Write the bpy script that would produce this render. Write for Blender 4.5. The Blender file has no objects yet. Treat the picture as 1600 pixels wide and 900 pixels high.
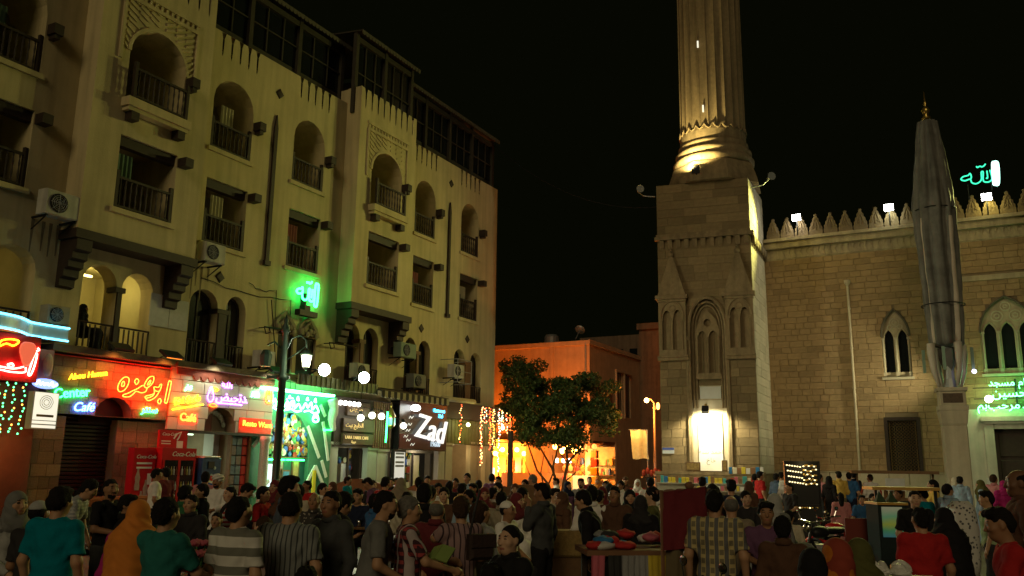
# Night square: hotel facade with neon cafes, lane with sodium-lit shops, stone minaret and mosque, crowd.
import bpy, math, random
import numpy as np
from mathutils import Matrix, Vector
from mathutils.geometry import tessellate_polygon
RND = random.Random(11)
SC = bpy.context.scene
COL = SC.collection
rad = math.radians

# ------------------------------------------------------------------ camera
CAM_H = 1.95
FPX, TILT, ROLL = 1349.0, math.atan(280 / 1349.0), 0.0133
def _axes():
    f = Vector((0, math.cos(TILT), math.sin(TILT)))
    u0 = Vector((0, -math.sin(TILT), math.cos(TILT))); r0 = Vector((1, 0, 0))
    r = r0 * math.cos(ROLL) + u0 * math.sin(ROLL)
    u = u0 * math.cos(ROLL) - r0 * math.sin(ROLL)
    return f, r, u
CF, CR, CU = _axes()
cam_d = bpy.data.cameras.new('camera'); cam = bpy.data.objects.new('camera', cam_d); COL.objects.link(cam)
cam_d.sensor_width = 36; cam_d.lens = 36 * FPX / 1600; cam_d.clip_end = 2000; cam_d.clip_start = 0.1
cam.matrix_world = Matrix(((CR.x, CU.x, -CF.x, 0), (CR.y, CU.y, -CF.y, 0), (CR.z, CU.z, -CF.z, CAM_H), (0, 0, 0, 1)))
SC.camera = cam

# ------------------------------------------------------------------ sky, added fill light, exposure
W = bpy.data.worlds.new('World'); SC.world = W; W.use_nodes = True
nt = W.node_tree; bg = nt.nodes['Background']
sky = nt.nodes.new('ShaderNodeTexSky'); sky.sky_type = 'NISHITA'; sky.sun_disc = False
sky.sun_elevation = rad(-5.5); sky.sun_rotation = rad(200)
skyglow = nt.nodes.new('ShaderNodeMix'); skyglow.data_type = 'RGBA'; skyglow.blend_type = 'ADD'; skyglow.inputs[0].default_value = 1
nt.links.new(sky.outputs[0], skyglow.inputs[6]); skyglow.inputs[7].default_value = (.036, .042, .012, 1)    # even glow of the city
nt.links.new(skyglow.outputs[2], bg.inputs[0]); bg.inputs[1].default_value = 0.05
sun_d = bpy.data.lights.new('square_fill', 'SUN'); sun_d.energy = 0.5; sun_d.angle = rad(24); sun_d.color = (1.0, 0.8, 0.46)  # added warm fill standing for the glow of the square's unseen lamps
sun = bpy.data.objects.new('square_fill', sun_d); COL.objects.link(sun)
sun.rotation_euler = Vector((.2, .87, -.42)).to_track_quat('-Z', 'Y').to_euler(); sun.location = (0, -20, 40)
SC.view_settings.view_transform = 'Standard'; SC.view_settings.look = 'None'
SC.view_settings.exposure = 0.0; SC.view_settings.gamma = 1.0
SC.view_settings.use_curve_mapping = False
SC.cycles.use_denoising = True
SC.cycles.max_bounces = 5; SC.cycles.diffuse_bounces = 3; SC.cycles.sample_clamp_indirect = 4.0
SC.cycles.caustics_reflective = False; SC.cycles.caustics_refractive = False

# ------------------------------------------------------------------ frames: real planes of the place
def pix_ray(px, py):
    return CF + CR * ((px - 800) / FPX) - CU * ((py - 450) / FPX)
def at(px, py, Y):                       # the point seen at a pixel, Y metres ahead
    r = pix_ray(px, py); return Vector((0, 0, CAM_H)) + r * (Y / r.y)
def frame(x, y, ang):
    return Matrix.Translation((x, y, 0)) @ Matrix.Rotation(ang, 4, 'Z')
TH = math.atan(750 * math.cos(TILT) / FPX)
HOTEL = frame(-0.836, 44.0, math.pi / 2 - TH)      # x along the facade (0 = far corner), y into the house
MOSQUE = frame(13.51, 45.0, -TH)                   # x along the wall to the right, y into the wall
MINA = frame(7.45, 43.0, -math.atan2(0.341, 0.94))
LANE = frame(5.07, 56.0, -TH)                      # house at the end of the lane, corner = 0

# ------------------------------------------------------------------ materials
MATS = {}
def mat(name, col, rough=0.8, var=0.18, scale=3.0, bump=0.0, bscale=25.0, metal=0.0, rand=0.0, spec=0.3, streak=0.0):
    if name in MATS: return MATS[name]
    m = bpy.data.materials.new(name); m.use_nodes = True; MATS[name] = m
    t = m.node_tree; b = t.nodes['Principled BSDF']
    b.inputs['Roughness'].default_value = rough; b.inputs['Metallic'].default_value = metal
    b.inputs['Specular IOR Level'].default_value = spec
    tc = t.nodes.new('ShaderNodeTexCoord')
    n = t.nodes.new('ShaderNodeTexNoise'); n.inputs['Scale'].default_value = scale; n.inputs['Detail'].default_value = 7; n.inputs['Roughness'].default_value = .65
    t.links.new(tc.outputs['Object'], n.inputs['Vector'])
    mx = t.nodes.new('ShaderNodeMix'); mx.data_type = 'RGBA'
    c = Vector(col[:3])
    mx.inputs[6].default_value = (*(c * (1 - var * 1.6)), 1); mx.inputs[7].default_value = (*(c * (1 + var * 1.3)), 1)
    t.links.new(n.outputs['Fac'], mx.inputs[0])
    out = mx.outputs[2]
    if streak:
        mp = t.nodes.new('ShaderNodeMapping'); mp.inputs['Scale'].default_value = (2.2, 2.2, .16)
        t.links.new(tc.outputs['Object'], mp.inputs[0])
        n2 = t.nodes.new('ShaderNodeTexNoise'); n2.inputs['Scale'].default_value = 1.6; n2.inputs['Detail'].default_value = 8
        t.links.new(mp.outputs[0], n2.inputs['Vector'])
        cr = t.nodes.new('ShaderNodeMapRange'); cr.inputs[1].default_value = .42; cr.inputs[2].default_value = .68; cr.inputs[3].default_value = 1.0; cr.inputs[4].default_value = 1 - streak
        t.links.new(n2.outputs['Fac'], cr.inputs[0])
        m2 = t.nodes.new('ShaderNodeMix'); m2.data_type = 'RGBA'; m2.blend_type = 'MULTIPLY'; m2.inputs[0].default_value = 1
        t.links.new(out, m2.inputs[6]); t.links.new(cr.outputs[0], m2.inputs[7]); out = m2.outputs[2]
    if rand:
        oi = t.nodes.new('ShaderNodeObjectInfo')
        mr = t.nodes.new('ShaderNodeMapRange'); mr.inputs[3].default_value = 1 - rand; mr.inputs[4].default_value = 1 + rand
        t.links.new(oi.outputs['Random'], mr.inputs[0])
        m3 = t.nodes.new('ShaderNodeMix'); m3.data_type = 'RGBA'; m3.blend_type = 'MULTIPLY'; m3.inputs[0].default_value = 1
        t.links.new(out, m3.inputs[6]); t.links.new(mr.outputs[0], m3.inputs[7]); out = m3.outputs[2]
    t.links.new(out, b.inputs['Base Color'])
    if bump:
        n3 = t.nodes.new('ShaderNodeTexNoise'); n3.inputs['Scale'].default_value = bscale; n3.inputs['Detail'].default_value = 5
        t.links.new(tc.outputs['Object'], n3.inputs['Vector'])
        bp = t.nodes.new('ShaderNodeBump'); bp.inputs['Strength'].default_value = bump; bp.inputs['Distance'].default_value = .02
        t.links.new(n3.outputs['Fac'], bp.inputs['Height']); t.links.new(bp.outputs[0], b.inputs['Normal'])
    return m
def glow(name, col, strength):
    if name in MATS: return MATS[name]
    m = bpy.data.materials.new(name); m.use_nodes = True; MATS[name] = m
    b = m.node_tree.nodes['Principled BSDF']
    b.inputs['Base Color'].default_value = (*[.3 * c for c in col], 1); b.inputs['Roughness'].default_value = .4
    b.inputs['Emission Color'].default_value = (*col, 1); b.inputs['Emission Strength'].default_value = strength
    return m
def cloth(name, kind, c1, c2=None, c3=None, freq=20.0, duty=.5):
    """plain / hstripe / vstripe / plaid / floral cloth in object coordinates"""
    if name in MATS: return MATS[name]
    if kind == 'plain': return mat(name, c1, .9, .12, 9, .25, 60)
    m = bpy.data.materials.new(name); m.use_nodes = True; MATS[name] = m
    t = m.node_tree; b = t.nodes['Principled BSDF']; b.inputs['Roughness'].default_value = .9; b.inputs['Specular IOR Level'].default_value = .2
    tc = t.nodes.new('ShaderNodeTexCoord'); sp = t.nodes.new('ShaderNodeSeparateXYZ'); t.links.new(tc.outputs['Object'], sp.inputs[0])
    def stripes(axis, f, d):
        a = t.nodes.new('ShaderNodeMath'); a.operation = 'MULTIPLY'; a.inputs[1].default_value = f; t.links.new(sp.outputs[axis], a.inputs[0])
        fr = t.nodes.new('ShaderNodeMath'); fr.operation = 'FRACT'; t.links.new(a.outputs[0], fr.inputs[0])
        lt = t.nodes.new('ShaderNodeMath'); lt.operation = 'LESS_THAN'; lt.inputs[1].default_value = d; t.links.new(fr.outputs[0], lt.inputs[0])
        return lt.outputs[0]
    def mix(f, a, bb):
        x = t.nodes.new('ShaderNodeMix'); x.data_type = 'RGBA'
        t.links.new(f, x.inputs[0])
        for s, v in ((6, a), (7, bb)):
            if isinstance(v, tuple): x.inputs[s].default_value = (*v, 1)
            else: t.links.new(v, x.inputs[s])
        return x.outputs[2]
    if kind == 'hstripe': out = mix(stripes('Z', freq, duty), c1, c2)
    elif kind == 'vstripe': out = mix(stripes('X', freq, duty), c1, c2)
    elif kind == 'plaid':
        out = mix(stripes('Z', freq, duty), c1, c2)
        out = mix(stripes('X', freq, duty * .8), out, c3)
        out = mix(stripes('X', freq * 2, .12), out, c1)
    else:
        v = t.nodes.new('ShaderNodeTexVoronoi'); v.inputs['Scale'].default_value = freq; t.links.new(tc.outputs['Object'], v.inputs['Vector'])
        lt = t.nodes.new('ShaderNodeMath'); lt.operation = 'LESS_THAN'; lt.inputs[1].default_value = duty; t.links.new(v.outputs['Distance'], lt.inputs[0])
        out = mix(lt.outputs[0], c1, c2)
    t.links.new(out, b.inputs['Base Color'])
    return m

# ------------------------------------------------------------------ mesh builder
class MB:
    def __init__(s): s.v = []; s.f = []; s.m = []; s.T = None
    def pt(s, p):
        s.v.append(tuple(s.T @ Vector(p)) if s.T is not None else tuple(p)); return len(s.v) - 1
    def face(s, ids, mi=0): s.f.append(tuple(ids)); s.m.append(mi)
    def quad(s, a, b, c, d, mi=0): s.face([s.pt(a), s.pt(b), s.pt(c), s.pt(d)], mi)
    def box(s, x0, x1, y0, y1, z0, z1, mi=0):
        i = [s.pt(p) for p in ((x0, y0, z0), (x1, y0, z0), (x1, y1, z0), (x0, y1, z0), (x0, y0, z1), (x1, y0, z1), (x1, y1, z1), (x0, y1, z1))]
        for q in ((0, 3, 2, 1), (4, 5, 6, 7), (0, 1, 5, 4), (1, 2, 6, 5), (2, 3, 7, 6), (3, 0, 4, 7)): s.face([i[k] for k in q], mi)
        return s
    def cbox(s, x0, x1, y0, y1, z0, z1, c=.01, mi=0):      # box whose front (low y) edges are chamfered
        c = min(c, (x1 - x0) * .3, (z1 - z0) * .3, (y1 - y0) * .5)
        i = [s.pt(p) for p in ((x0 + c, y0, z0 + c), (x1 - c, y0, z0 + c), (x1 - c, y0, z1 - c), (x0 + c, y0, z1 - c),
             (x0, y0 + c, z0), (x1, y0 + c, z0), (x1, y0 + c, z1), (x0, y0 + c, z1), (x0, y1, z0), (x1, y1, z0), (x1, y1, z1), (x0, y1, z1))]
        s.face([i[k] for k in (0, 1, 2, 3)], mi)
        for a in range(4):
            b = (a + 1) % 4
            s.face((i[a], i[4 + a], i[4 + b], i[b]), mi); s.face((i[4 + a], i[8 + a], i[8 + b], i[4 + b]), mi)
        s.face([i[k] for k in (11, 10, 9, 8)], mi)
        return s
    def prism(s, poly, y0, y1, mi=0):                      # outline in x,z pushed along y
        a = [s.pt((p[0], y0, p[1])) for p in poly]; b = [s.pt((p[0], y1, p[1])) for p in poly]; n = len(poly)
        for tri in tessellate_polygon([[Vector((p[0], p[1], 0)) for p in poly]]):
            s.face([a[k] for k in tri], mi); s.face([b[k] for k in reversed(tri)], mi)
        for k in range(n): s.face((a[k], a[(k + 1) % n], b[(k + 1) % n], b[k]), mi)
        return s
    def xprism(s, poly, x0, x1, mi=0):                     # outline in y,z pushed along x
        a = [s.pt((x0, p[0], p[1])) for p in poly]; b = [s.pt((x1, p[0], p[1])) for p in poly]; n = len(poly)
        for tri in tessellate_polygon([[Vector((p[0], p[1], 0)) for p in poly]]):
            s.face([a[k] for k in tri], mi); s.face([b[k] for k in reversed(tri)], mi)
        for k in range(n): s.face((a[k], a[(k + 1) % n], b[(k + 1) % n], b[k]), mi)
        return s
    def holed(s, outer, holes, y, depth, mi=0, ri=0):      # wall plane with real openings and their reveals
        loops = [outer] + holes; flat = [p for l in loops for p in l]
        ids = [s.pt((p[0], y, p[1])) for p in flat]
        for tri in tessellate_polygon([[Vector((p[0], p[1], 0)) for p in l] for l in loops]): s.face([ids[k] for k in tri], mi)
        o = len(outer)
        for h in holes:
            n = len(h); bk = [s.pt((p[0], y + depth, p[1])) for p in h]
            for k in range(n): s.face((ids[o + k], ids[o + (k + 1) % n], bk[(k + 1) % n], bk[k]), ri)
            o += n
        return s
    def tube(s, pts, r, n=7, mi=0, closed=False, caps=True):
        P = [Vector(p) for p in pts]; N = len(P); rings = []
        rr = r if isinstance(r, (list, tuple)) else [r] * N
        up = None
        for k in range(N):
            a = P[(k - 1) % N] if closed or k > 0 else P[k]; b = P[(k + 1) % N] if closed or k < N - 1 else P[k]
            t = (b - a); t = t.normalized() if t.length > 1e-9 else Vector((0, 0, 1))
            if up is None: up = Vector((0, 0, 1)) if abs(t.z) < .9 else Vector((1, 0, 0))
            e1 = t.cross(up); e1 = e1.normalized() if e1.length > 1e-6 else t.orthogonal().normalized()
            e2 = e1.cross(t); up = e2
            rings.append([s.pt(P[k] + (e1 * math.cos(2 * math.pi * j / n) + e2 * math.sin(2 * math.pi * j / n)) * rr[k]) for j in range(n)])
        for k in range(N if closed else N - 1):
            A = rings[k]; B = rings[(k + 1) % N]
            for j in range(n): s.face((A[j], A[(j + 1) % n], B[(j + 1) % n], B[j]), mi)
        if caps and not closed: s.face(rings[0][::-1], mi); s.face(rings[-1], mi)
        return s
    def lathe(s, prof, n=24, cx=0, cy=0, mi=0, a0=0, fn=None):
        rings = []
        for r, z in prof:
            rings.append([s.pt((cx + (fn(a0 + 2 * math.pi * j / n, r, z) if fn else r) * math.cos(a0 + 2 * math.pi * j / n), cy + (fn(a0 + 2 * math.pi * j / n, r, z) if fn else r) * math.sin(a0 + 2 * math.pi * j / n), z)) for j in range(n)])
        for A, B in zip(rings, rings[1:]):
            for j in range(n): s.face((A[j], A[(j + 1) % n], B[(j + 1) % n], B[j]), mi)
        s.face(rings[0][::-1], mi); s.face(rings[-1], mi)
        return s
    def ball(s, c, r, n=10, m=6, mi=0):
        rx, ry, rz = (r, r, r) if not isinstance(r, (tuple, list)) else r
        T = [s.pt((c[0], c[1], c[2] - rz))]; rings = []
        for i in range(1, m):
            a = -math.pi / 2 + math.pi * i / m
            rings.append([s.pt((c[0] + rx * math.cos(a) * math.cos(2 * math.pi * j / n), c[1] + ry * math.cos(a) * math.sin(2 * math.pi * j / n), c[2] + rz * math.sin(a))) for j in range(n)])
        top = s.pt((c[0], c[1], c[2] + rz))
        for j in range(n):
            s.face((T[0], rings[0][(j + 1) % n], rings[0][j]), mi); s.face((top, rings[-1][j], rings[-1][(j + 1) % n]), mi)
        for A, B in zip(rings, rings[1:]):
            for j in range(n): s.face((A[j], A[(j + 1) % n], B[(j + 1) % n], B[j]), mi)
        return s
    def mesh(s, name, mats, smooth=False):
        me = bpy.data.meshes.new(name); me.from_pydata(s.v, [], s.f)
        for m in (mats if isinstance(mats, (list, tuple)) else [mats]): me.materials.append(m)
        if any(s.m): me.polygons.foreach_set('material_index', s.m)
        if smooth: me.polygons.foreach_set('use_smooth', [True] * len(s.f))
        me.update(); return me
    def build(s, name, mats, parent=None, M=None, smooth=False, **tags):
        return link(name, s.mesh(name, mats, smooth), parent, M, **tags)
def link(name, me, parent=None, M=None, label=None, cat=None, group=None, kind=None):
    o = bpy.data.objects.new(name, me); COL.objects.link(o)
    if parent is not None: o.parent = parent
    if M is not None: o.matrix_local = M
    if label: o['label'] = label
    if cat: o['category'] = cat
    if group: o['group'] = group
    if kind: o['kind'] = kind
    return o
def thing(name, label, cat, M, group=None):
    o = bpy.data.objects.new(name, None); COL.objects.link(o); o.matrix_world = M; o.empty_display_size = .2
    o['label'] = label; o['category'] = cat
    if group: o['group'] = group
    return o
def Tr(x, y, z): return Matrix.Translation((x, y, z))
def Rz(a): return Matrix.Rotation(a, 4, 'Z')
def Rx(a): return Matrix.Rotation(a, 4, 'X')
def Ry(a): return Matrix.Rotation(a, 4, 'Y')
def Sc(x, y, z): return Matrix.Diagonal((x, y, z, 1))
def box_mesh(name, m, dims):                               # shared chamfered unit blocks, one mesh per material
    return MB().box(-.5, .5, -.5, .5, -.5, .5).mesh(name, m)
BLOCK = {}
def block_mesh(m):
    if m.name not in BLOCK:
        BLOCK[m.name] = MB().cbox(0, 1, 0, 1, 0, 1, .03).mesh('block', m)
    return BLOCK[m.name]
def lamp(name, kind, pos, energy, col, parent=None, aim=None, size=.1, spot=120, blend=.6):
    l = bpy.data.lights.new(name, kind); l.energy = energy; l.color = col
    if kind == 'AREA': l.size = size
    else: l.shadow_soft_size = size
    if kind == 'SPOT': l.spot_size = rad(spot); l.spot_blend = blend
    o = bpy.data.objects.new(name, l); COL.objects.link(o); o.location = pos
    if aim is not None: o.rotation_euler = (Vector(aim) - Vector(pos)).to_track_quat('-Z', 'Y').to_euler()
    if parent is not None:
        bpy.context.view_layer.update(); o.parent = parent; o.matrix_parent_inverse = parent.matrix_world.inverted()
    return o
def arch(x0, x1, z0, zs, z1, n=9, point=0.0):
    """opening: straight jambs to zs, round (or pointed) head to z1"""
    c = (x0 + x1) / 2; w = (x1 - x0) / 2; p = [(x0, z0), (x1, z0), (x1, zs)]
    if not point:
        for k in range(1, n): a = math.pi * k / n; p.append((c + w * math.cos(a), zs + (z1 - zs) * math.sin(a)))
    else:
        h = z1 - zs
        for k in range(1, n):
            t = k / n; x = math.cos(math.pi / 2 * t); p.append((c + w * x, zs + h * math.sin(math.pi / 2 * t) ** .9))
        p[-1] = (c + w * .16, zs + h * .93)
        p.append((c, z1))
        for q in reversed(p[3:-1]): p.append((2 * c - q[0], q[1]))
    p.append((x0, zs)); return p
def arch_ext(poly):
    """x extent of an opening between two heights"""
    def f(za, zb):
        xs = []
        n = len(poly)
        for k in range(n):
            a, b = poly[k], poly[(k + 1) % n]
            for z in (za, zb):
                if (a[1] - z) * (b[1] - z) < 0: t = (z - a[1]) / (b[1] - a[1]); xs.append(a[0] + t * (b[0] - a[0]))
            if za <= a[1] <= zb: xs.append(a[0])
        return (min(xs), max(xs)) if xs else None
    return f
def stone_courses(parent, x0, x1, z0, z1, course, lens, y, m, exts=(), limit=300, depth=.08, name='stone_block', gap=.012, T=None, rest='stone_courses', rnd=RND):
    """dressed stones laid in courses round the openings: each stone its own object up to the limit"""
    todo = []; nz = max(1, round((z1 - z0) / course)); hz = (z1 - z0) / nz
    for k in range(nz):
        za, zb = z0 + k * hz, z0 + (k + 1) * hz
        spans = [(x0, x1)]
        for e in exts:
            r = e(za + .01, zb - .01)
            if not r: continue
            new = []
            for a, b in spans:
                if r[1] <= a or r[0] >= b: new.append((a, b)); continue
                if r[0] > a: new.append((a, r[0]))
                if r[1] < b: new.append((r[1], b))
            spans = new
        for a, b in spans:
            x = a; first = True
            while x < b - .02:
                w = rnd.uniform(*lens) * (rnd.uniform(.4, .9) if first else 1); first = False
                if b - (x + w) < lens[0] * .5: w = b - x
                todo.append((x, za, w, zb - za)); x += w
    todo.sort(key=lambda q: -(q[2] * q[3]) + rnd.uniform(0, .02))
    me = block_mesh(m); far = MB()
    for k, (x, z, w, h) in enumerate(todo):
        d = rnd.uniform(0, .014)
        if k < limit:
            M = Tr(x + gap / 2, y - depth * .25 - d, z + gap / 2) @ Sc(w - gap, depth, h - gap)
            link(name, me, parent, (T @ M) if T is not None else M)
        else:
            if T is not None: far.T = T
            far.cbox(x + gap / 2, x + w - gap / 2, y - depth * .25 - d, y + depth * .7, z + gap / 2, z + h - gap / 2, .01)
    if far.f: far.build(rest, m, parent, kind='stuff')
def text_mesh(name, body, size, m, extrude=.012, outline=0.0, align='LEFT', shear=0.0):
    c = bpy.data.curves.new(name, 'FONT'); c.body = body; c.size = size; c.align_x = align; c.align_y = 'CENTER'; c.shear = shear
    c.resolution_u = 3
    if outline: c.fill_mode = 'NONE'; c.bevel_depth = outline; c.bevel_resolution = 1
    else: c.extrude = extrude
    o = bpy.data.objects.new(name, c); COL.objects.link(o)
    me = bpy.data.meshes.new_from_object(o.evaluated_get(bpy.context.evaluated_depsgraph_get()))
    bpy.data.objects.remove(o); me.name = name; me.materials.clear(); me.materials.append(m)
    return me
UPRIGHT = Rx(math.pi / 2)                                   # text lies in x,y: stand it up in x,z facing -y
def letters(name, body, size, m, parent, x, y, z, tilt=0.0, **k):
    tags = {q: k.pop(q) for q in ('label', 'kind') if q in k}
    return link(name, text_mesh(name, body, size, m, **k), parent, Tr(x, y, z) @ Ry(-tilt) @ UPRIGHT, **tags)
def neon(name, strokes, m, parent, x, y, z, sx, sz, r=.014, M=None):
    """bent glass tubes: strokes in a unit box, x right, z up"""
    b = MB()
    for st in strokes:
        cl = st[0] == st[-1] and len(st) > 2
        p = smooth_path(st[:-1] if cl else st, cl)
        b.tube([(q[0] * sx, 0, q[1] * sz) for q in p], r, 6, closed=cl)
    return b.build(name, m, parent, Tr(x, y, z) if M is None else M, smooth=True)
def smooth_path(p, closed, k=4):
    out = []; n = len(p); P = [Vector((q[0], q[1])) for q in p]
    if n < 3 and not closed: return p
    for i in range(n if closed else n - 1):
        g = lambda j: P[j % n] if closed else P[min(max(j, 0), n - 1)]
        a, b, c, d = g(i - 1), g(i), g(i + 1), g(i + 2)
        for s in range(k):
            t = s / k
            q = .5 * ((2 * b) + (c - a) * t + (2 * a - 5 * b + 4 * c - d) * t * t + (3 * b - a - 3 * c + d) * t ** 3); out.append((q.x, q.y))
    if not closed: out.append(tuple(P[-1]))
    return out

# common materials (base colours of the things themselves, except where noted)
PLASTER = mat('plaster', (.56, .465, .25), .9, .2, .7, .4, 26, streak=.2)
PLASTER_SHADED = mat('loggia_plaster_shaded', (.28, .25, .15), .9, .2, 2)  # facade plaster darkened: the shade of the loggias is put into this colour
DARKWOOD = mat('dark_wood', (.035, .022, .014), .6, .3, 8, .2, 40)
BROWNWOOD = mat('brown_wood', (.16, .085, .035), .6, .3, 8, .2, 40)
STONE = mat('limestone', (.325, .222, .108), .92, .32, 3.0, .9, 18, rand=.19)
STONE_MINA = mat('minaret_limestone_dimmed', (.2, .145, .072), .92, .3, 3.5, .7, 22, rand=.24)  # limestone darkened: weaker light on the minaret front put into its colour
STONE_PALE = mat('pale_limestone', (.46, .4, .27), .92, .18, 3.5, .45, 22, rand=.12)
MORTAR = mat('mortar', (.2, .15, .085), .95, .2, 5)
STONE_TRIM = mat('carved_limestone', (.45, .37, .23), .9, .22, 5, .4, 30, streak=.3)
MARBLE = mat('white_marble', (.78, .76, .7), .35, .08, 2)
IRON = mat('dark_iron', (.02, .02, .018), .5, .3, 10, metal=.4)
GREYMETAL = mat('grey_metal', (.3, .31, .3), .5, .15, 5, metal=.5)
ACWHITE = mat('ac_casing', (.5, .48, .4), .6, .2, 4, streak=.3)
BLACK = mat('black_paint', (.012, .012, .012), .5, .2, 8)
GLASS_DARK = mat('dark_glass', (.012, .014, .014), .12, .2, 3, spec=.6)

# ================================================================== GROUND
def paving_mat():
    m = mat('paving_stone', (.13, .115, .09), .75, .3, .8, .3, 18)
    t = m.node_tree; b = t.nodes['Principled BSDF']
    src = b.inputs['Base Color'].links[0].from_socket
    br = t.nodes.new('ShaderNodeTexBrick'); br.inputs['Scale'].default_value = 1.6; br.inputs['Mortar Size'].default_value = .012
    br.inputs['Color1'].default_value = (1, 1, 1, 1); br.inputs['Color2'].default_value = (.8, .8, .78, 1); br.inputs['Mortar'].default_value = (.35, .34, .3, 1)
    tc = t.nodes.new('ShaderNodeTexCoord'); mp = t.nodes.new('ShaderNodeMapping'); mp.inputs['Rotation'].default_value = (0, 0, rad(-28))
    t.links.new(tc.outputs['Object'], mp.inputs[0]); t.links.new(mp.outputs[0], br.inputs['Vector'])
    mx = t.nodes.new('ShaderNodeMix'); mx.data_type = 'RGBA'; mx.blend_type = 'MULTIPLY'; mx.inputs[0].default_value = 1
    t.links.new(src, mx.inputs[6]); t.links.new(br.outputs['Color'], mx.inputs[7]); t.links.new(mx.outputs[2], b.inputs['Base Color'])
    return m
PAVING = paving_mat()
g = MB(); g.quad((-600, -300, 0), (600, -300, 0), (600, 900, 0), (-600, 900, 0)); g.build('ground', PAVING, kind='structure')
pv = MB(); pv.box(-6, 30, -7.5, 2, -.1, .15, 0); pv.box(-6, 30, -7.7, -7.5, -.1, .145, 1)
pv.build('pavement', [PAVING, STONE_PALE], None, MOSQUE, kind='structure')

# ================================================================== HOTEL
hotel = thing('hotel_building', 'large cream plastered hotel with arched balconies above the row of neon cafes', 'building', HOTEL)
S0 = -36.0
COLS_A = [(-19.3, -17.5), (-15.42, -13.7), (-7.5, -5.85), (-3.55, -1.88), (-27.0, -25.25), (-30.9, -29.1)]
BAYS = [(-24.1, -20.1, (-23.1, -21.1)), (-12.5, -8.6, (-11.62, -9.56)), (-35.6, -31.7, (-34.6, -32.6))]
Z_F2, Z_F2T, Z_F3, Z_F3S, Z_F3T, Z_PAR, Z_BAYT, Z_BAYB = 9.0, 11.17, 12.25, 13.98, 14.85, 16.42, 17.05, 8.12
F1 = [[(-23.29, -22.19), (-22.02, -20.93)], [(-19.54, -18.38), (-18.05, -17.15)], [(-11.84, -10.98), (-10.75, -9.75)],
      [(-7.89, -7.03), (-6.85, -5.9)], [(-3.9, -2.92), (-2.42, -1.38)], [(-27.2, -26.2), (-25.95, -24.67)], [(-31, -29.9), (-29.6, -28.5)], [(-34.6, -33.5), (-33.2, -32.1)]]
def notched(x0, x1, z0, z1, notches):
    p = [(x0, z0), (x1, z0), (x1, z1)]
    for a in sorted(notches, reverse=True):                 # pointed slots cut down from the parapet edge
        p += [(a + .10, z1 - .02), (a + .045, z1 - .22), (a + .03, z1 - .75), (a, z1 - .9), (a - .03, z1 - .75), (a - .045, z1 - .22), (a - .10, z1 - .02)]
    p.append((x0, z1)); return p
def slots(x0, x1, n): return [x0 + (x1 - x0) * k / (n - 1) for k in range(n)]
flat = [(-31.7, -24.1, slots(-30.5, -29, 5) + slots(-27.0, -25.3, 5)), (-20.1, -12.5, slots(-19.1, -17.5, 5) + slots(-15.2, -13.6, 5)), (-8.6, 0.0, slots(-7.5, -5.9, 5) + slots(-3.6, -1.9, 5))]
wm = MB()
F3HOLES, F2HOLES = {}, {}
for x0, x1, nn in flat:
    holes = []
    for a, b in COLS_A:
        if x0 < a < x1:
            holes.append([(a, Z_F2), (b, Z_F2), (b, Z_F2T), (a, Z_F2T)])
            holes.append(arch(a, b, Z_F3, Z_F3S, Z_F3T))
    wm.holed(notched(x0, x1, Z_BAYB, Z_PAR, nn), holes, 0, 1.7)
    wm.quad((x0, 0, Z_PAR - .02), (x1, 0, Z_PAR - .02), (x1, .35, Z_PAR - .02), (x0, .35, Z_PAR - .02))
holes = [arch(a, b, 5.0, 6.9, 7.45) for pr in F1 for a, b in pr] + [[(-15.55, 5.0), (-13.55, 5.0), (-13.55, 6.55), (-15.55, 6.55)]]
wm.holed([(S0, 4.55), (0, 4.55), (0, Z_BAYB), (S0, Z_BAYB)], holes, 0, .55)
wm.build('facade_wall', PLASTER, hotel)
# end wall on the lane, roof slab, wall behind the shops
em = MB(); em.quad((0, 0, 0), (0, 14, 0), (0, 14, Z_PAR), (0, 0, Z_PAR)); em.quad((S0, .35, 16.0), (0, .35, 16.0), (0, 14, 16.0), (S0, 14, 16.0))
em.quad((S0, 0, 0), (S0, 14, 0), (S0, 14, Z_PAR), (S0, 0, Z_PAR)); em.build('end_wall', PLASTER, hotel)
lb = MB(); lb.quad((S0, 1.7, Z_BAYB), (0, 1.7, Z_BAYB), (0, 1.7, 15.6), (S0, 1.7, 15.6)); lb.build('loggia_back_wall', PLASTER_SHADED, hotel)
ib = MB(); ib.quad((S0, 3.4, 4.6), (0, 3.4, 4.6), (0, 3.4, 8.1), (S0, 3.4, 8.1)); ib.quad((S0, .55, 4.62), (0, .55, 4.62), (0, 3.4, 4.62), (S0, 3.4, 4.62)); ib.quad((S0, .55, 7.8), (0, .55, 7.8), (0, 3.4, 7.8), (S0, 3.4, 7.8))
for x in (-24.3, -20.4, -16.6, -12.6, -8.6, -4.6, -28): ib.box(x - .06, x + .06, .55, 3.4, 4.62, 7.8)
ib.build('upper_room', mat('room_paint', (.5, .44, .22), .8, .12, 2), hotel)
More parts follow.
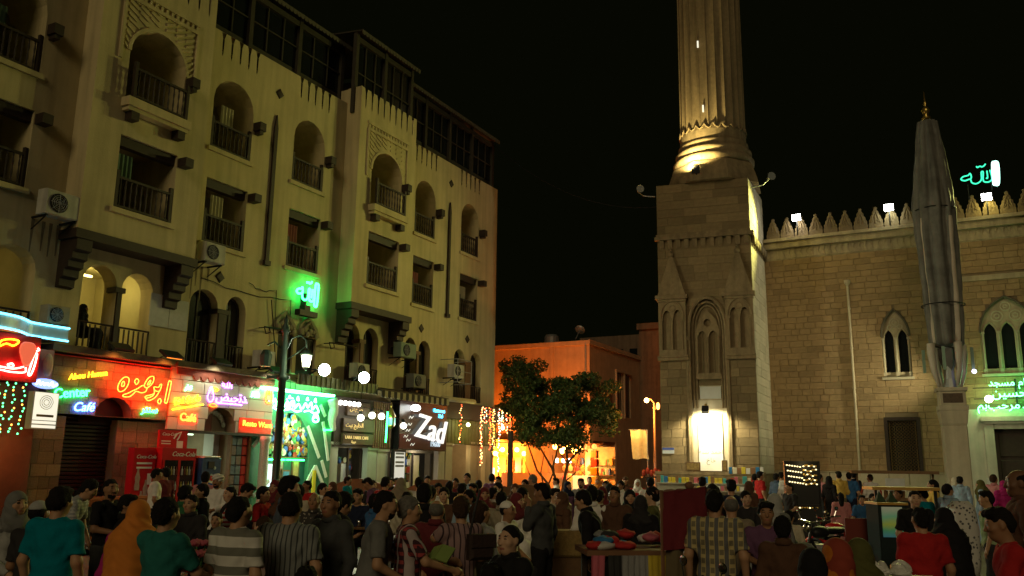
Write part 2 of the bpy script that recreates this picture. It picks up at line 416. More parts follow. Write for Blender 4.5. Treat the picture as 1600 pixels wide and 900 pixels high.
for x0, x1, (a, b) in BAYS:
    bm = MB()
    holes = [[(a, Z_F2), (b, Z_F2), (b, Z_F2T), (a, Z_F2T)], arch(a, b, Z_F3, 13.75, 14.72)]
    bm.holed(notched(x0, x1, Z_BAYB, Z_BAYT, slots(x0 + .3, x1 - .3, 9)), holes, -.7, 2.4)
    for x in (x0, x1): bm.quad((x, -.7, Z_BAYB), (x, 0, Z_BAYB), (x, 0, Z_BAYT), (x, -.7, Z_BAYT))
    bm.quad((x0, -.7, Z_BAYB), (x1, -.7, Z_BAYB), (x1, 0, Z_BAYB), (x0, 0, Z_BAYB)); bm.box(x0, x1, .002, .6, 16.0, Z_BAYT - .03)
    bay = bm.build('bay', PLASTER, hotel)
    # dark timber bressumer and stepped corbels under the bay
    MB().box(x0 - .06, x1 + .06, -.78, -.002, Z_BAYB - .26, Z_BAYB - .003).build('timber_beam', DARKWOOD, hotel)
    for cx in (x0 + .02, x1 - .5):
        st = [(-.74, Z_BAYB - .262), (-.74, 7.55), (-.6, 7.5), (-.6, 7.32), (-.46, 7.27), (-.46, 7.1), (-.3, 7.05), (-.3, 6.85), (-.16, 6.8), (-.16, 6.6), (-.003, 6.55), (-.003, Z_BAYB - .262)]
        MB().xprism(st, cx, cx + .46).build('corbel', DARKWOOD, hotel)
    # carved spandrels framing the arch: raised border and slanted fluting
    cv = MB(); w = (b - a) / 2; c = (a + b) / 2; X0, X1, ZB, ZT = a - .38, b + .38, 13.4, 15.75
    for q in ((X0, X1, ZT - .14, ZT), (X0, X1, ZT - .42, ZT - .3), (X0, X0 + .1, ZB, ZT - .42), (X1 - .1, X1, ZB, ZT - .42)): cv.box(q[0], q[1], -.76, -.698, q[2], q[3])
    for k in range(14): cv.box(X0 + .06 + k * (X1 - X0 - .2) / 13, X0 + .14 + k * (X1 - X0 - .2) / 13, -.745, -.698, ZT - .29, ZT - .15)
    for sgn in (-1, 1):
        for k in range(9):
            z = 13.75 + k * .19; dx = .30
            xo = c + sgn * (w + .27); xi = c + sgn * max(math.sqrt(max(.0, (w + .1) ** 2 - max(0, z - 13.75) ** 2)), .14)
            if abs(xo - xi) < .1: continue
            n = max(1, int(abs(xo - xi) / .34))
            for j in range(n):
                xa = xi + (xo - xi) * j / n; xb = xi + (xo - xi) * (j + .8) / n
                cv.prism([(xa, z), (xb, z + .14), (xb, z + .22), (xa, z + .08)], -.735, -.698)
    for k in range(16):
        t0, t1 = math.pi * k / 16, math.pi * (k + 1) / 16
        pp = [(c + (w + d) * math.cos(t), 13.75 + (.97 + d) * math.sin(t)) for t, d in ((t0, .0), (t1, .0), (t1, .1), (t0, .1))]
        cv.prism(pp, -.75, -.698)
    cv.build('carved_spandrel', PLASTER, hotel, kind='stuff')
    # projecting balcony slab on two brackets
    MB().box(a - .12, b + .12, -1.05, -.702, 11.98, 12.24).box(a - .06, b + .06, -.98, -.702, 11.86, 11.978).build('balcony_slab', PLASTER, hotel)
    for bx in (a + .05, b - .3): MB().box(bx, bx + .26, -1.0, -.703, 11.6, 11.857).build('bracket', DARKWOOD, hotel)

BAL = MB().lathe([(.03, 0), (.03, .06), (.018, .1), (.034, .24), (.016, .42), (.034, .56), (.018, .7), (.03, .74), (.03, .8)], 6).mesh('baluster', DARKWOOD)
def railing(a, b, y, z, h=.95):
    r = MB(); r.box(a, b, y - .04, y + .04, z + h - .07, z + h); r.box(a, b, y - .035, y + .035, z + .05, z + .1)
    for x in (a + .05, b - .05): r.box(x - .05, x + .05, y - .05, y + .05, z, z + h + .16)
    o = r.build('balcony_railing', DARKWOOD, hotel); n = max(3, int((b - a) / .17))
    for k in range(1, n): link('baluster', BAL, o, Tr(a + (b - a) * k / n, y, z + .09) @ Sc(1, 1, (h - .16) / .8))
def door(a, b, z, y, h=2.1):
    f = MB(); f.box(a, a + .08, y - .06, y, z, z + h); f.box(b - .08, b, y - .06, y, z, z + h); f.box(a + .081, b - .081, y - .06, y, z + h - .08, z + h); f.box((a + b) / 2 - .04, (a + b) / 2 + .04, y - .05, y, z, z + h - .082)
    o = f.build('balcony_door', DARKWOOD, hotel)
    MB().box(a + .082, (a + b) / 2 - .042, y - .03, y - .01, z, z + h - .083).build('pane', GLASS_DARK, o); MB().box((a + b) / 2 + .042, b - .082, y - .03, y - .01, z, z + h - .083).build('pane', GLASS_DARK, o)
RNG2 = random.Random(4)
CURT = [mat('curtain_cream', (.35, .3, .2), .9, .25, 5), mat('curtain_green', (.08, .13, .09), .9, .25, 5), mat('curtain_red', (.2, .06, .05), .9, .25, 5)]
for a, b, y in [(a, b, 0) for a, b in COLS_A] + [(*w, -.7) for _, _, w in BAYS]:
    for z, zt in ((Z_F2, Z_F2T), (Z_F3, Z_F3T)):
        railing(a + .02, b - .02, (y + .06) if not (y and z == Z_F3) else y - .26, z)
        MB().box(a - .1, b + .1, y - .08, y - .003, z - .16, z - .01).build('sill', PLASTER, hotel) if not (y and z == Z_F3) else None
        w = RNG2.uniform(.5, .62) * (b - a); xa = a + RNG2.uniform(.1, .3)
        door(xa, xa + w, z - .02, 1.695, 1.9)
    MB().box(a - .02, b + .12, y + .1, y + .34, Z_F2T - .3, Z_F2T + .02).build('lintel', DARKWOOD, hotel)
    MB().box(b + .03, b + .33, y - .36, y - .004, Z_F2T - .36, Z_F2T - .08).build('beam_end', DARKWOOD, hotel)
    MB().box(b + .04, b + .32, y - .34, y - .004, 13.42, 13.72).box(b + .1, b + .26, y - .28, y - .004, 13.3, 13.418).build('beam_end', DARKWOOD, hotel)
    for z, h in ((Z_F2, 1.75), (Z_F3, 1.9)):
        if RNG2.random() < .6:                                # curtain or washing left in some of the loggias
            cx = RNG2.uniform(a + .1, b - .75); cu = MB(); n = 8; cy = RNG2.choice((1.6, .3)); hh = h if cy > 1 else RNG2.uniform(.5, .8); zz0 = z + (0 if cy > 1 else 1.0)
            for i in range(n): cu.quad((cx + i * .07, y + cy - .03 * (i % 2), zz0), (cx + i * .07 + .07, y + cy - .03 * ((i + 1) % 2), zz0 + .02), (cx + i * .07 + .07, y + cy - .03 * ((i + 1) % 2), zz0 + hh), (cx + i * .07, y + cy - .03 * (i % 2), zz0 + hh))
            cu.build('curtain' if cy > 1 else 'washing', RNG2.choice(CURT), hotel)
    if RNG2.random() < .6: MB().box(a + .3, a + 1.0, 1.6, 1.696, Z_F3 + .9, Z_F3 + 1.6).build('shutter', BROWNWOOD, hotel)
for k, (x, z) in enumerate([(-18.42, 7.96), (-16.32, 15.28), (-6.69, 7.97), (-2.74, 8.01), (-4.56, 15.38)]):
    MB().lathe([(.17, -.03), (.17, .0), (.13, .02), (.06, .025)], 8, fn=lambda a, r, z: r * (1 + .16 * math.cos(4 * a))).build('vent', DARKWOOD, hotel, Tr(x, -.03, z) @ Rx(math.pi / 2))
for x in (-16.42, -4.65, -28.0):
    MB().prism([(x - .08, 8.95), (x + .08, 8.95), (x + .08, 13.9), (x, 14.4), (x - .08, 13.9)], -.09, -.004).box(x - .14, x + .14, -.13, -.003, 8.78, 8.95).build('drain_pipe', DARKWOOD, hotel)
# first floor arch pairs: dark centre posts, railings
for k, pr in enumerate(F1):
    (a0, b0), (a1, b1) = pr
    MB().box(b0 + .01, a1 - .01, -.06, .3, 4.9, 6.75).box(b0 - .08, a1 + .08, -.08, .34, 6.752, 6.9).build('arch_post', DARKWOOD if k < 2 else BROWNWOOD, hotel)
    for a, b in pr:
        o = MB().tube([(a + .03, 0, 5.04), (b - .03, 0, 5.04), (b - .03, 0, 5.76), (a + .03, 0, 5.76)], .035, 6, closed=True).build('window_railing', DARKWOOD, hotel)
        n = 6
        for j in range(n + 1): MB().box(a + .03 + (b - a - .1) * j / n, a + .07 + (b - a - .1) * j / n, -.02, .01, 5.08, 5.72).build('bar', DARKWOOD, o)
        if k not in (0, 5):
            f = MB(); f.holed(arch(a - .01, b + .01, 4.9, 6.9, 7.46), [arch(a + .07, b - .07, 5.0, 6.88, 7.38)], .3, .05); f.box((a + b) / 2 - .03, (a + b) / 2 + .03, .3, .35, 5.0, 7.3)
            fo = f.build('window', DARKWOOD, hotel); p = MB(); p.prism(arch(a + .06, b - .06, 4.95, 6.88, 7.39), .33, .345); p.build('pane', GLASS_DARK, fo)
# ornamental hooded windows of the middle bay (fallen plaster scrolls over them)
for x in (-15.3, -14.1):
    h = MB(); h.prism([(x - .5, 6.6), (x + .62, 6.6), (x + .5, 6.9), (x + .2, 7.2), (x, 7.35), (x - .25, 7.15), (x - .45, 6.95)], -.1, -.004)
    for q in range(6): h.ball((x - .4 + q * .16, -.14, 6.72 + .1 * math.sin(q * 2.2)), (.1, .06, .12), 8, 5)
    h.tube([(x - .3, -.16, 6.8), (x - .05, -.2, 7.1), (x + .15, -.18, 6.95), (x + .35, -.16, 6.75)], .05, 6)
    h.build('window_hood', mat('weathered_plaster', (.3, .27, .17), .95, .4, 4, .5, 20), hotel)
for x0, x1 in ((-15.5, -14.75), (-14.55, -13.6)):
    f = MB(); f.box(x0, x0 + .06, .1, .16, 5.0, 6.55); f.box(x1 - .06, x1, .1, .16, 5.0, 6.55); f.box(x0 + .061, x1 - .061, .1, .16, 6.48, 6.55)
    fo = f.build('window', DARKWOOD, hotel); MB().box(x0 + .062, x1 - .062, .12, .14, 5.0, 6.479).build('pane', GLASS_DARK, fo)
MB().box(-14.74, -14.56, .02, .2, 4.95, 6.548).build('arch_post', PLASTER, hotel)
# things left on the first floor: papers on the wall
pb = MB(); 
for k in range(2): pb.box(k * .72, k * .72 + .7, -.02, 0, 0, .98 - k * .05)
t = pb.build('poster_board', mat('aged_paper', (.5, .5, .46), .9, .16, 6), None, HOTEL @ Tr(-21.02, -.02, 5.98), label='pale blank poster board fixed beside the lit first floor arches', cat='poster')
# loose wiring stapled along the facade
for k in range(9):
    x0 = RNG2.uniform(-27, -3); x1 = x0 + RNG2.uniform(1.2, 4.5); z = RNG2.choice((4.98, 5.02, 7.75, 8.0, 7.85)) + RNG2.uniform(-.05, .1)
    MB().tube([(x0 + (x1 - x0) * q / 8, -.03 - .02 * (q % 2), z - .16 * math.sin(math.pi * q / 8) + .03 * math.sin(q * 2.3)) for q in range(9)] + [(x1 + .05, -.03, z - RNG2.uniform(.4, 1.4))], .014, 4).build('wire', BLACK, hotel)
# rooftop terrace of dark timber with glazing bars and scalloped canopy edges
def terrace(x0, x1, zt, y, ov):
    tm = MB(); n = max(1, round((x1 - x0) / 2.4))
    for k in range(n + 1):
        x = x0 + (x1 - x0) * k / n; tm.box(x - .09, x + .09, y - .09, y + .09, 15.95, zt)
    tm.box(x0 - .05, x1 + .05, y - .07, y + .07, zt - .35, zt - .12); tm.box(x0, x1, y + .05, y + .12, 15.95, 16.9)
    o = tm.build('roof_terrace', TERR, hotel)
    gb = MB(); m = n * 3
    for k in range(m + 1): x = x0 + (x1 - x0) * k / m; gb.box(x - .025, x + .025, y - .02, y + .02, 16.9, zt - .36)
    gb.box(x0, x1, y - .024, y + .024, 17.75, 17.8); gb.build('glazing_bar', TERR, o, kind='stuff')
    MB().box(x0, x1, y + .05, y + .06, 16.9, zt - .36).build('pane', GLASS_DARK, o)
    cn = MB(); cn.xprism([(y - ov, zt), (y + 4, zt + .5), (y + 4, zt + .56), (y - ov, zt + .06)], x0 - .1, x1 + .1); cn.build('canopy', TERR, o)
    q = MB(); k = x0 - .1
    while k < x1 + .1:
        q.prism([(k, zt + .05), (k, zt - .05), (k + .03, zt - .13), (k + .1, zt - .15), (k + .17, zt - .13), (k + .2, zt - .05), (k + .2, zt + .05)], y - ov - .03, y - ov); k += .21
    q.build('scalloped_fringe', TERR2, o, kind='stuff')
TERR = mat('terrace_timber', (.05, .042, .028), .8, .3, 4); TERR2 = mat('terrace_fringe', (.1, .09, .06), .8, .3, 6)
terrace(-20.1, -12.5, 19.0, .45, .3); terrace(-12.5, -8.6, 19.45, -.3, .35); terrace(-8.5, 0, 19.2, .4, .35); terrace(-35, -24.2, 19.1, .45, .3); terrace(-24.1, -20.3, 19.4, -.3, .3)

# warm ceiling lamp in the room behind the two lit arches, and a strip light in the one beside it
tl = MB().box(-22.9, -21.6, 2.0, 2.08, 7.5, 7.56).build('ceiling_lamp', glow('lamp_warm', (1, .8, .25), 6), hotel)
lamp('ceiling_lamp_light', 'POINT', HOTEL @ Vector((-21.6, 1.7, 7.2)), 42, (1, .82, .3), size=.2)
MB().box(-27.0, -25.2, 2.6, 2.66, 6.5, 6.54).build('ceiling_lamp', glow('lamp_warm_dim', (1, .75, .2), 2), hotel)
lamp('ceiling_lamp_light', 'POINT', HOTEL @ Vector((-26, 2.0, 6.9)), 9, (1, .75, .25), size=.2)
lamp('ceiling_lamp_light', 'POINT', HOTEL @ Vector((-6.6, 2.2, 7.2)), 10, (1, .95, .7), size=.2)
MB().box(-7.6, -6.1, 2.2, 2.26, 7.3, 7.36).build('ceiling_lamp', glow('lamp_white_dim', (1, .95, .75), 4), hotel)

# air conditioners hung on the facade
def air_conditioner(x, z, w, h, label, M=None, tint=ACWHITE, y=-.5):
    t = thing('air_conditioner', label, 'air conditioner', HOTEL @ Tr(x, y, z) if M is None else M, 'air conditioners on the hotel wall')
    MB().cbox(0, w, -.18, .2, 0, h, .03).build('casing', tint, t)
    cx, cz, r = w * .36, h * .5, h * .38
    fr = MB().lathe([(r, 0), (r, .02), (r * .9, .03), (r * .88, -.005)], 18).build('fan_opening', BLACK, t, Tr(cx, -.185, cz) @ Rx(math.pi / 2), smooth=False)
    gr = MB()
    for k in range(1, 5): gr.tube([(cx + r * k / 5 * math.cos(a * math.pi / 8), -.222, cz + r * k / 5 * math.sin(a * math.pi / 8)) for a in range(16)], .006, 4, closed=True)
    for a in range(4): gr.tube([(cx - r * math.cos(a * .785), -.224, cz - r * math.sin(a * .785)), (cx + r * math.cos(a * .785), -.224, cz + r * math.sin(a * .785))], .006, 4)
    gr.build('fan_grille', GREYMETAL, t)
    if M is None:                                             # rust and water run down the plaster below it
        dr = MB()
        for q in range(4): xx = w * (.1 + .25 * q) + RND.uniform(-.05, .05); L = RND.uniform(.4, 1.3); dr.quad((xx, -y - .003 - .001 * q, -.05), (xx + .1, -y - .003 - .001 * q, -.05), (xx + .06, -y - .003 - .001 * q, -.05 - L), (xx + .03, -y - .003 - .001 * q, -.05 - L))
        dr.build('drip_stain', mat('drip_stain', (.2, .16, .09), .95, .4, 5), t) if y == -.5 and z > 8 else None
    b = MB()
    for k in (.08, w - .13): b.box(k, k + .05, -.14, -y, -.05, -.003); b.xprism([(-.1, -.05), (.02 - y * .9, -.35), (.05 - y * .9, -.35), (-.04, -.05)], k + .01, k + .04)
    b.build('bracket', IRON, t)
    return t
air_conditioner(-25.05, 8.3, 1.0, .68, 'grey white air conditioner beside the left bay with its bracket bent')
air_conditioner(-19.7, 8.2, .85, .62, 'air conditioner tucked against the right foot of the left bay')
air_conditioner(-9.1, 6.4, 1.15, .62, 'dull green air conditioner under the right bay above the bright floodlight', tint=mat('ac_green', (.16, .22, .16), .6, .2, 4))
air_conditioner(-11.9, 5.25, .8, .58, 'pale air conditioner between the two bright floodlights')
air_conditioner(-8.1, 5.2, .95, .6, 'dark grey air conditioner standing just above the striped awning', tint=mat('ac_dark', (.13, .14, .12), .6, .2, 4))
air_conditioner(-4.9, 5.95, .85, .6, 'air conditioner in a wire cage near the far corner of the hotel')
air_conditioner(-23.9 - .7, 5.45, .62, .5, 'small air conditioner on the ledge left of the lit arches', tint=mat('ac_beige', (.3, .27, .18), .7, .25, 4))
air_conditioner(-17.0, 5.15, .7, .55, 'small air conditioner on the wall left of the lamp post')
cg = MB()
for x in (-5.05, -3.85):
    for z in (5.7, 6.75): cg.tube([(x, -.95, z), (x, -.02, z)], .018, 5)
    cg.tube([(x, -.95, 5.7), (x, -.95, 6.75)], .018, 5)
for z in (5.7, 6.2, 6.75): cg.tube([(-5.05, -.95, z), (-3.85, -.95, z)], .018, 5)
cg.build('wire_cage', GREYMETAL, None, HOTEL, label='rusting wire cage round the air conditioner near the far hotel corner', cat='cage')

# ================================================================== GROUND FLOOR CAFES AND THEIR NEON
ROUGHSTONE = mat('rough_stone', (.2, .15, .09), .95, .35, 6, .8, 14, rand=.3)
SIGNSTONE = mat('sign_stone', (.26, .22, .14), .9, .45, 7, .9, 16, rand=.32)
WHITETILE = mat('white_tile', (.6, .57, .46), .5, .08, 3, .1, 20, rand=.07)
REDPAINT = mat('red_paint', (.42, .02, .02), .5, .15, 5)
NEON_RED = glow('neon_red_yellow', (1, .02, .002), 80); NEON_YEL = glow('neon_yellow', (1, .42, .01), 8); NEON_GRN = glow('neon_green', (.02, 1, .16), 20)
NEON_BLU = glow('neon_blue', (.05, .14, 1), 22); NEON_PUR = glow('neon_purple', (.5, .16, 1), 8); NEON_CYA = glow('neon_cyan', (.04, .6, 1), 12); NEON_ORG = glow('neon_orange', (1, .06, .005), 16)
NEON_WHT = glow('neon_white', (1, .97, .9), 8); NEON_GRW = glow('neon_green_white', (.12, 1, .35), 22)
shopwall = MB(); shopwall.holed([(S0, 0), (0, 0), (0, 4.55), (S0, 4.55)], [[(-23.55, .05), (-21.95, .05), (-21.95, 3.2), (-23.55, 3.2)], [(-20.0, .05), (-17.8, .05), (-17.8, 2.9), (-20.0, 2.9)],
    [(-16.6, .05), (-12.9, .05), (-12.9, 4.3), (-16.6, 4.3)], [(-12.3, .05), (-9.2, .05), (-9.2, 2.6), (-12.3, 2.6)], [(-8.6, .05), (-5.4, .05), (-5.4, 2.5), (-8.6, 2.5)], [(-4.4, .05), (-1.2, .05), (-1.2, 3.2), (-4.4, 3.2)]], .002, 2.6)
shopwall.build('shop_front_wall', mat('shop_plaster', (.28, .22, .14), .9, .25, 2), hotel)
sb = MB(); sb.quad((S0, 2.6, 0), (0, 2.6, 0), (0, 2.6, 4.5), (S0, 2.6, 4.5)); sb.build('shop_back_wall', mat('shop_back', (.3, .28, .2), .9, .25, 2), hotel)
lg = MB()
for x0, x1 in ((-24.4, -20.5), (-20.4, -15.6)): lg.box(x0, x1, -.75, -.004, 4.78, 4.95)
lg.build('stone_ledge', ROUGHSTONE, hotel)

# --- first cafe: stone sign wall with arch over the roller door
cafe1 = thing('stone_cafe', 'rough stone cafe front with a dark arched roller door under the red neon sign', 'cafe', HOTEL)
D1 = arch(-22.78, -21.6, 3.15, 3.2, 3.72)
bk = MB(); bk.holed([(-24.3, 3.17), (-20.42, 3.17), (-20.42, 4.66), (-24.3, 4.66)], [arch(-22.78, -21.6, 3.18, 3.2, 3.72)], -.45, .4); bk.quad((-24.3, -.45, 3.17), (-24.3, 0, 3.17), (-24.3, 0, 4.66), (-24.3, -.45, 4.66)); bk.box(-24.3, -20.42, -.45, -.003, 4.662, 4.72); MB().box(-23.0, -21.4, -.08, -.03, 3.0, 3.9).build('arch_back', BLACK, cafe1)
bk.build('sign_wall', MORTAR, cafe1)
stone_courses(cafe1, -24.3, -20.42, 3.17, 4.66, .25, (.26, .6), -.45, SIGNSTONE, [arch_ext(D1)], name='stone')
stone_courses(cafe1, -24.7, -23.6, 0, 3.12, .3, (.25, .55), -.42, ROUGHSTONE, name='stone'); MB().box(-24.7, -23.6, -.42, -.003, 0, 3.12).build('stone_pier', MORTAR, cafe1)
stone_courses(cafe1, -21.95, -20.2, 0, 3.1, .3, (.3, .6), -.3, ROUGHSTONE, name='stone'); MB().box(-21.95, -20.2, -.3, -.003, 0, 3.1).build('stone_pier', MORTAR, cafe1)
rd = MB()
for k in range(30): rd.xprism([(-.02, k * .105), (-.06, k * .105 + .02), (-.06, k * .105 + .08), (-.02, k * .105 + .1)], -23.58, -21.96)
rd.build('roller_door', mat('roller_door', (.03, .024, .017), .6, .3, 6, metal=.2), cafe1, kind='stuff')
for x in (-22.6, -20.9, -19.0, -16.6):                       # spot lamps leaning over the sign walls
    s = thing('sign_lamp', {-22.6: 'dark square lamp leaning over the left end of the red neon sign', -20.9: 'sign lamp with glowing orange glass above the red neon sign', -19.0: 'black square lamp with a small bulb over the purple neon sign', -16.6: 'black square lamp over the right end of the white tiled sign'}[x], 'lamp', HOTEL @ Tr(x, -1.0, 4.98), 'lamps over the cafe signs')
    MB().xprism([(-.2, .0), (.12, .2), (.16, .14), (-.15, -.07)], -.32, .32).build('lamp_hood', IRON, s)
    MB().tube([(0, .12, .12), (0, .5, -.02), (0, 1.0, -.05)], .02, 6).build('arm', IRON, s)
    lamp('sign_lamp_light', 'SPOT', HOTEL @ Vector((x, -1.05, 4.88)), {-22.6: 25, -20.9: 30, -19.0: 45, -16.6: 45}[x], (1, .3, .05) if x < -20 else (1, .98, .75), aim=HOTEL @ Vector((x, -.45, 3.6)), size=.1, spot=140)
    MB().xprism([(-.17, -.055), (.12, .13), (.13, .12), (-.16, -.065)], -.27, .27).build('lamp_glass', glow('lamp_orange_glass', (1, .22, .02), 3) if x == -20.9 else GLASS_DARK, s)
ABU = {  # ابو حمزه drawn as doubled glass outlines, in a box 3.0 wide and 1.2 high
    'alef': [[(2.80, 1.02), (2.90, 1.06), (2.95, .98), (2.83, .12), (2.70, .08), (2.68, .16), (2.80, 1.02)]],
    'beh_waw': [[(2.42, .88), (2.36, .62), (2.22, .55), (2.05, .60), (2.00, .72), (2.08, .74), (2.26, .74), (2.33, .86), (2.42, .88)], [(2.0, .70), (2.05, .46), (1.93, .30), (1.62, .2), (1.58, .28), (1.85, .36), (2.0, .42)], [(2.36, .62), (2.2, .36), (2.02, .2), (1.75, .1), (1.6, .2)]],
    'dot': [[(2.38, .24), (2.48, .14), (2.40, .0), (2.28, .1), (2.38, .24)]],
    'heh_meem': [[(1.95, 1.12), (1.90, 1.2), (1.72, 1.16), (1.55, .98), (1.46, .74), (1.60, .66), (1.80, .78), (1.93, .96), (1.95, 1.12)], [(1.78, 1.02), (1.68, .92), (1.62, .8), (1.72, .82), (1.78, .92), (1.78, 1.02)], [(1.62, .66), (1.58, .5), (1.35, .42), (1.05, .46), (.92, .34), (.72, .2), (.42, .18), (.40, .26), (.62, .34), (.85, .46), (1.1, .58), (1.35, .74), (1.46, .74)]],
    'zay_dot': [[(1.02, 1.02), (1.14, .92), (1.04, .76), (.92, .88), (1.02, 1.02)]],
    'heh_end': [[(.62, .94), (.5, 1.04), (.3, .98), (.12, .74), (.08, .5), (.2, .38), (.42, .46), (.58, .68), (.62, .94)], [(.40, .76), (.34, .84), (.26, .74), (.28, .62), (.38, .64), (.40, .76)]]}
for nme, st in ABU.items(): neon('neon_lettering', st, NEON_RED, cafe1, -22.4, -.72, 3.62, .62, .64, .014)
letters('neon_lettering', 'Abou Hamza', .22, NEON_YEL, cafe1, -23.78, -.6, 4.12, .2, shear=.25)
letters('neon_lettering', 'Center', .36, NEON_GRN, cafe1, -24.08, -.52, 3.66, .13)
letters('neon_lettering', 'Café', .34, NEON_BLU, cafe1, -23.5, -.52, 3.36, .05, shear=.3)
letters('neon_lettering', '\ufeae\ufe98\ufee8\ufeb3', .3, NEON_GRN, cafe1, -21.35, -.52, 3.45)
MB().box(-24.3, -20.42, -.56, -.52, 4.68, 4.71).build('sign_edge', mat('red_edge', (.5, .05, .02), .6), cafe1)

# --- second cafe: white tiled sign wall
cafe2 = thing('tiled_cafe', 'white tiled cafe front with purple yellow and green neon over a pale opening', 'cafe', HOTEL)
A2 = arch(-18.95, -17.67, 2.9, 2.95, 3.68)
bk = MB(); bk.holed([(-20.38, 2.92), (-16.05, 2.92), (-16.05, 4.8), (-20.38, 4.8)], [arch(-18.95, -17.67, 2.93, 2.96, 3.68)], -.45, .4); bk.quad((-16.05, -.45, 2.92), (-16.05, 0, 2.92), (-16.05, 0, 4.8), (-16.05, -.45, 4.8)); bk.build('sign_wall', MORTAR, cafe2)
stone_courses(cafe2, -20.38, -16.05, 2.92, 4.8, .37, (.6, .95), -.45, WHITETILE, [arch_ext(A2)], name='tile', gap=.02)
MB().box(-20.38, -16.05, -.56, -.46, 2.84, 2.915).build('sign_edge', DARKWOOD, cafe2)
fr = MB(); fr.box(-18.93, -18.42, -.2, -.14, 2.94, 3.5); fr.build('shutter', mat('dark_red_door', (.09, .02, .015), .7), cafe2)
orn = MB()
for k in range(10):
    a0 = math.pi * (.12 + .075 * k); orn.ball((-18.31 + .5 * math.cos(a0), -.1, 2.96 + .58 * math.sin(a0)), (.09, .05, .09), 7, 5)
orn.build('carved_arch', mat('carved_green_white', (.4, .45, .36), .8, .4, 14, .6, 20), cafe2)
fri = MB(); fri.box(-20.2, -16.1, -.53, -.47, 4.58, 4.8)
for k in range(12): x = -19.6 + k * .29; fri.prism([(x, 4.58), (x + .07, 4.47), (x + .145, 4.44), (x + .22, 4.47), (x + .28, 4.58)], -.53, -.47)
fri.build('scalloped_frieze', mat('faded_red', (.25, .07, .045), .8, .4, 8), cafe2)
letters('neon_lettering', '\ufead\ufe8e\ufee8\ufe97', .2, NEON_GRW, cafe2, -19.85, -.5, 4.2)
letters('neon_lettering', 'Eid Saeb', .3, NEON_YEL, cafe2, -20.28, -.56, 3.72, .2, shear=.15)
neon('neon_lettering', [[(0, 0), (1, .25)]], NEON_YEL, cafe2, -20.3, -.56, 3.5, 1.15, .9, .022)
letters('neon_lettering', 'Café', .34, NEON_RED, cafe2, -19.95, -.5, 3.3, -.03)
letters('neon_lettering', '\ufeea\ufee0\ufedf\ufe8d', .36, NEON_PUR, cafe2, -18.42, -.5, 4.42)
letters('neon_lettering', '\ufebe\ufef4\ufe9f\ufe97\ufeaa', .42, NEON_PUR, cafe2, -18.62, -.5, 4.02, .0)
neon('neon_lettering', [[(0, 0), (1, 0)]], NEON_PUR, cafe2, -18.5, -.5, 3.82, 1.0, 1, .02)
neon('neon_emblem', [[(.1, 0), (.0, .3), (.1, .7), (.2, 1), (.3, .7), (.4, .3), (.3, 0), (.1, 0)]], NEON_PUR, cafe2, -18.95, -.5, 3.85, .6, .45, .014)
for k in range(2): neon('neon_emblem', [[(.0, 0), (.15, .12), (.5, .16), (.85, .12), (1, 0), (.5, -.1), (.0, 0)]], NEON_ORG if k else NEON_YEL, cafe2, -18.85, -.5, 4.22 - .5 * k, .3, .4, .016)
letters('neon_lettering', '\ufed3\ufe8e\ufedf\ufed3', .26, NEON_GRW, cafe2, -17.12, -.5, 4.2)
neon('neon_emblem', [[(.1, 0), (.1, .5), (.5, 1), (.9, .5), (.9, 0), (.1, 0)], [(.35, .4), (.5, .7), (.65, .4)]], NEON_ORG, cafe2, -16.45, -.5, 4.0, .28, .62, .016)
rb = MB(); rb.box(-17.55, -16.1, -.5, -.47, 2.93, 3.42); rb.build('red_panel', mat('red_panel', (.6, .09, .03), .5), cafe2)
letters('neon_lettering', 'Resto Want', .27, NEON_RED, cafe2, -17.45, -.54, 3.24, -.02)
# its opening: pale green tiled room, window grille, patterned pilaster, white pilaster
rm = MB(); rm.quad((-20.0, 1.9, .02), (-17.8, 1.9, .02), (-17.8, 1.9, 2.9), (-20.0, 1.9, 2.9)); rm.build('tiled_back_wall', MORTAR, cafe2)
stone_courses(cafe2, -20.0, -17.8, .05, 2.88, .32, (.5, .8), 1.86, mat('mint_tile', (.42, .47, .36), .5, .1, 3, rand=.06), name='tile')
gl = MB()
for k in range(7): gl.box(-19.2 + k * .13, -19.165 + k * .13, 1.7, 1.74, 1.3, 2.35)
for z in (1.4, 1.85, 2.3): gl.box(-19.25, -18.35, 1.745, 1.77, z, z + .03)
gl.build('window_grille', IRON, cafe2)
MB().box(-18.05, -17.82, .05, .5, .0, 2.88).build('white_pilaster', mat('pale_pillar', (.45, .45, .4), .6, .1, 2), cafe2)
lamp('cafe_tube_light', 'POINT', HOTEL @ Vector((-18.9, .9, 2.1)), 26, (.8, 1, .72), size=.15)
MB().box(-19.6, -18.5, .5, .56, 2.82, 2.86).build('tube_lamp', glow('tube_mint', (.75, 1, .7), 3), cafe2)
pnl = thing('mosaic_pillar', 'tall pillar of blue and grey mosaic edged with red at the tiled cafe', 'pillar', HOTEL)
MB().box(-17.8, -17.72, -.44, -.3, 0, 2.85).box(-16.98, -16.9, -.44, -.3, 0, 2.85).build('timber_edge', BROWNWOOD, pnl); MB().box(-17.8, -16.9, -.3, -.003, 0, 2.86).build('pillar_core', MORTAR, pnl)
for i in range(3):
    for k in range(9):
        mm = REDPAINT if i == 2 else mat(f'mosaic_{(i + k) % 3}', [(.16, .2, .22), (.22, .17, .15), (.12, .16, .2)][(i + k) % 3], .5, .4, 12)
        MB().cbox(-17.7 + i * .24, -17.7 + i * .24 + .22, -.38, -.3, .05 + k * .31, .05 + k * .31 + .28, .015).build('mosaic_tile', mm, pnl)

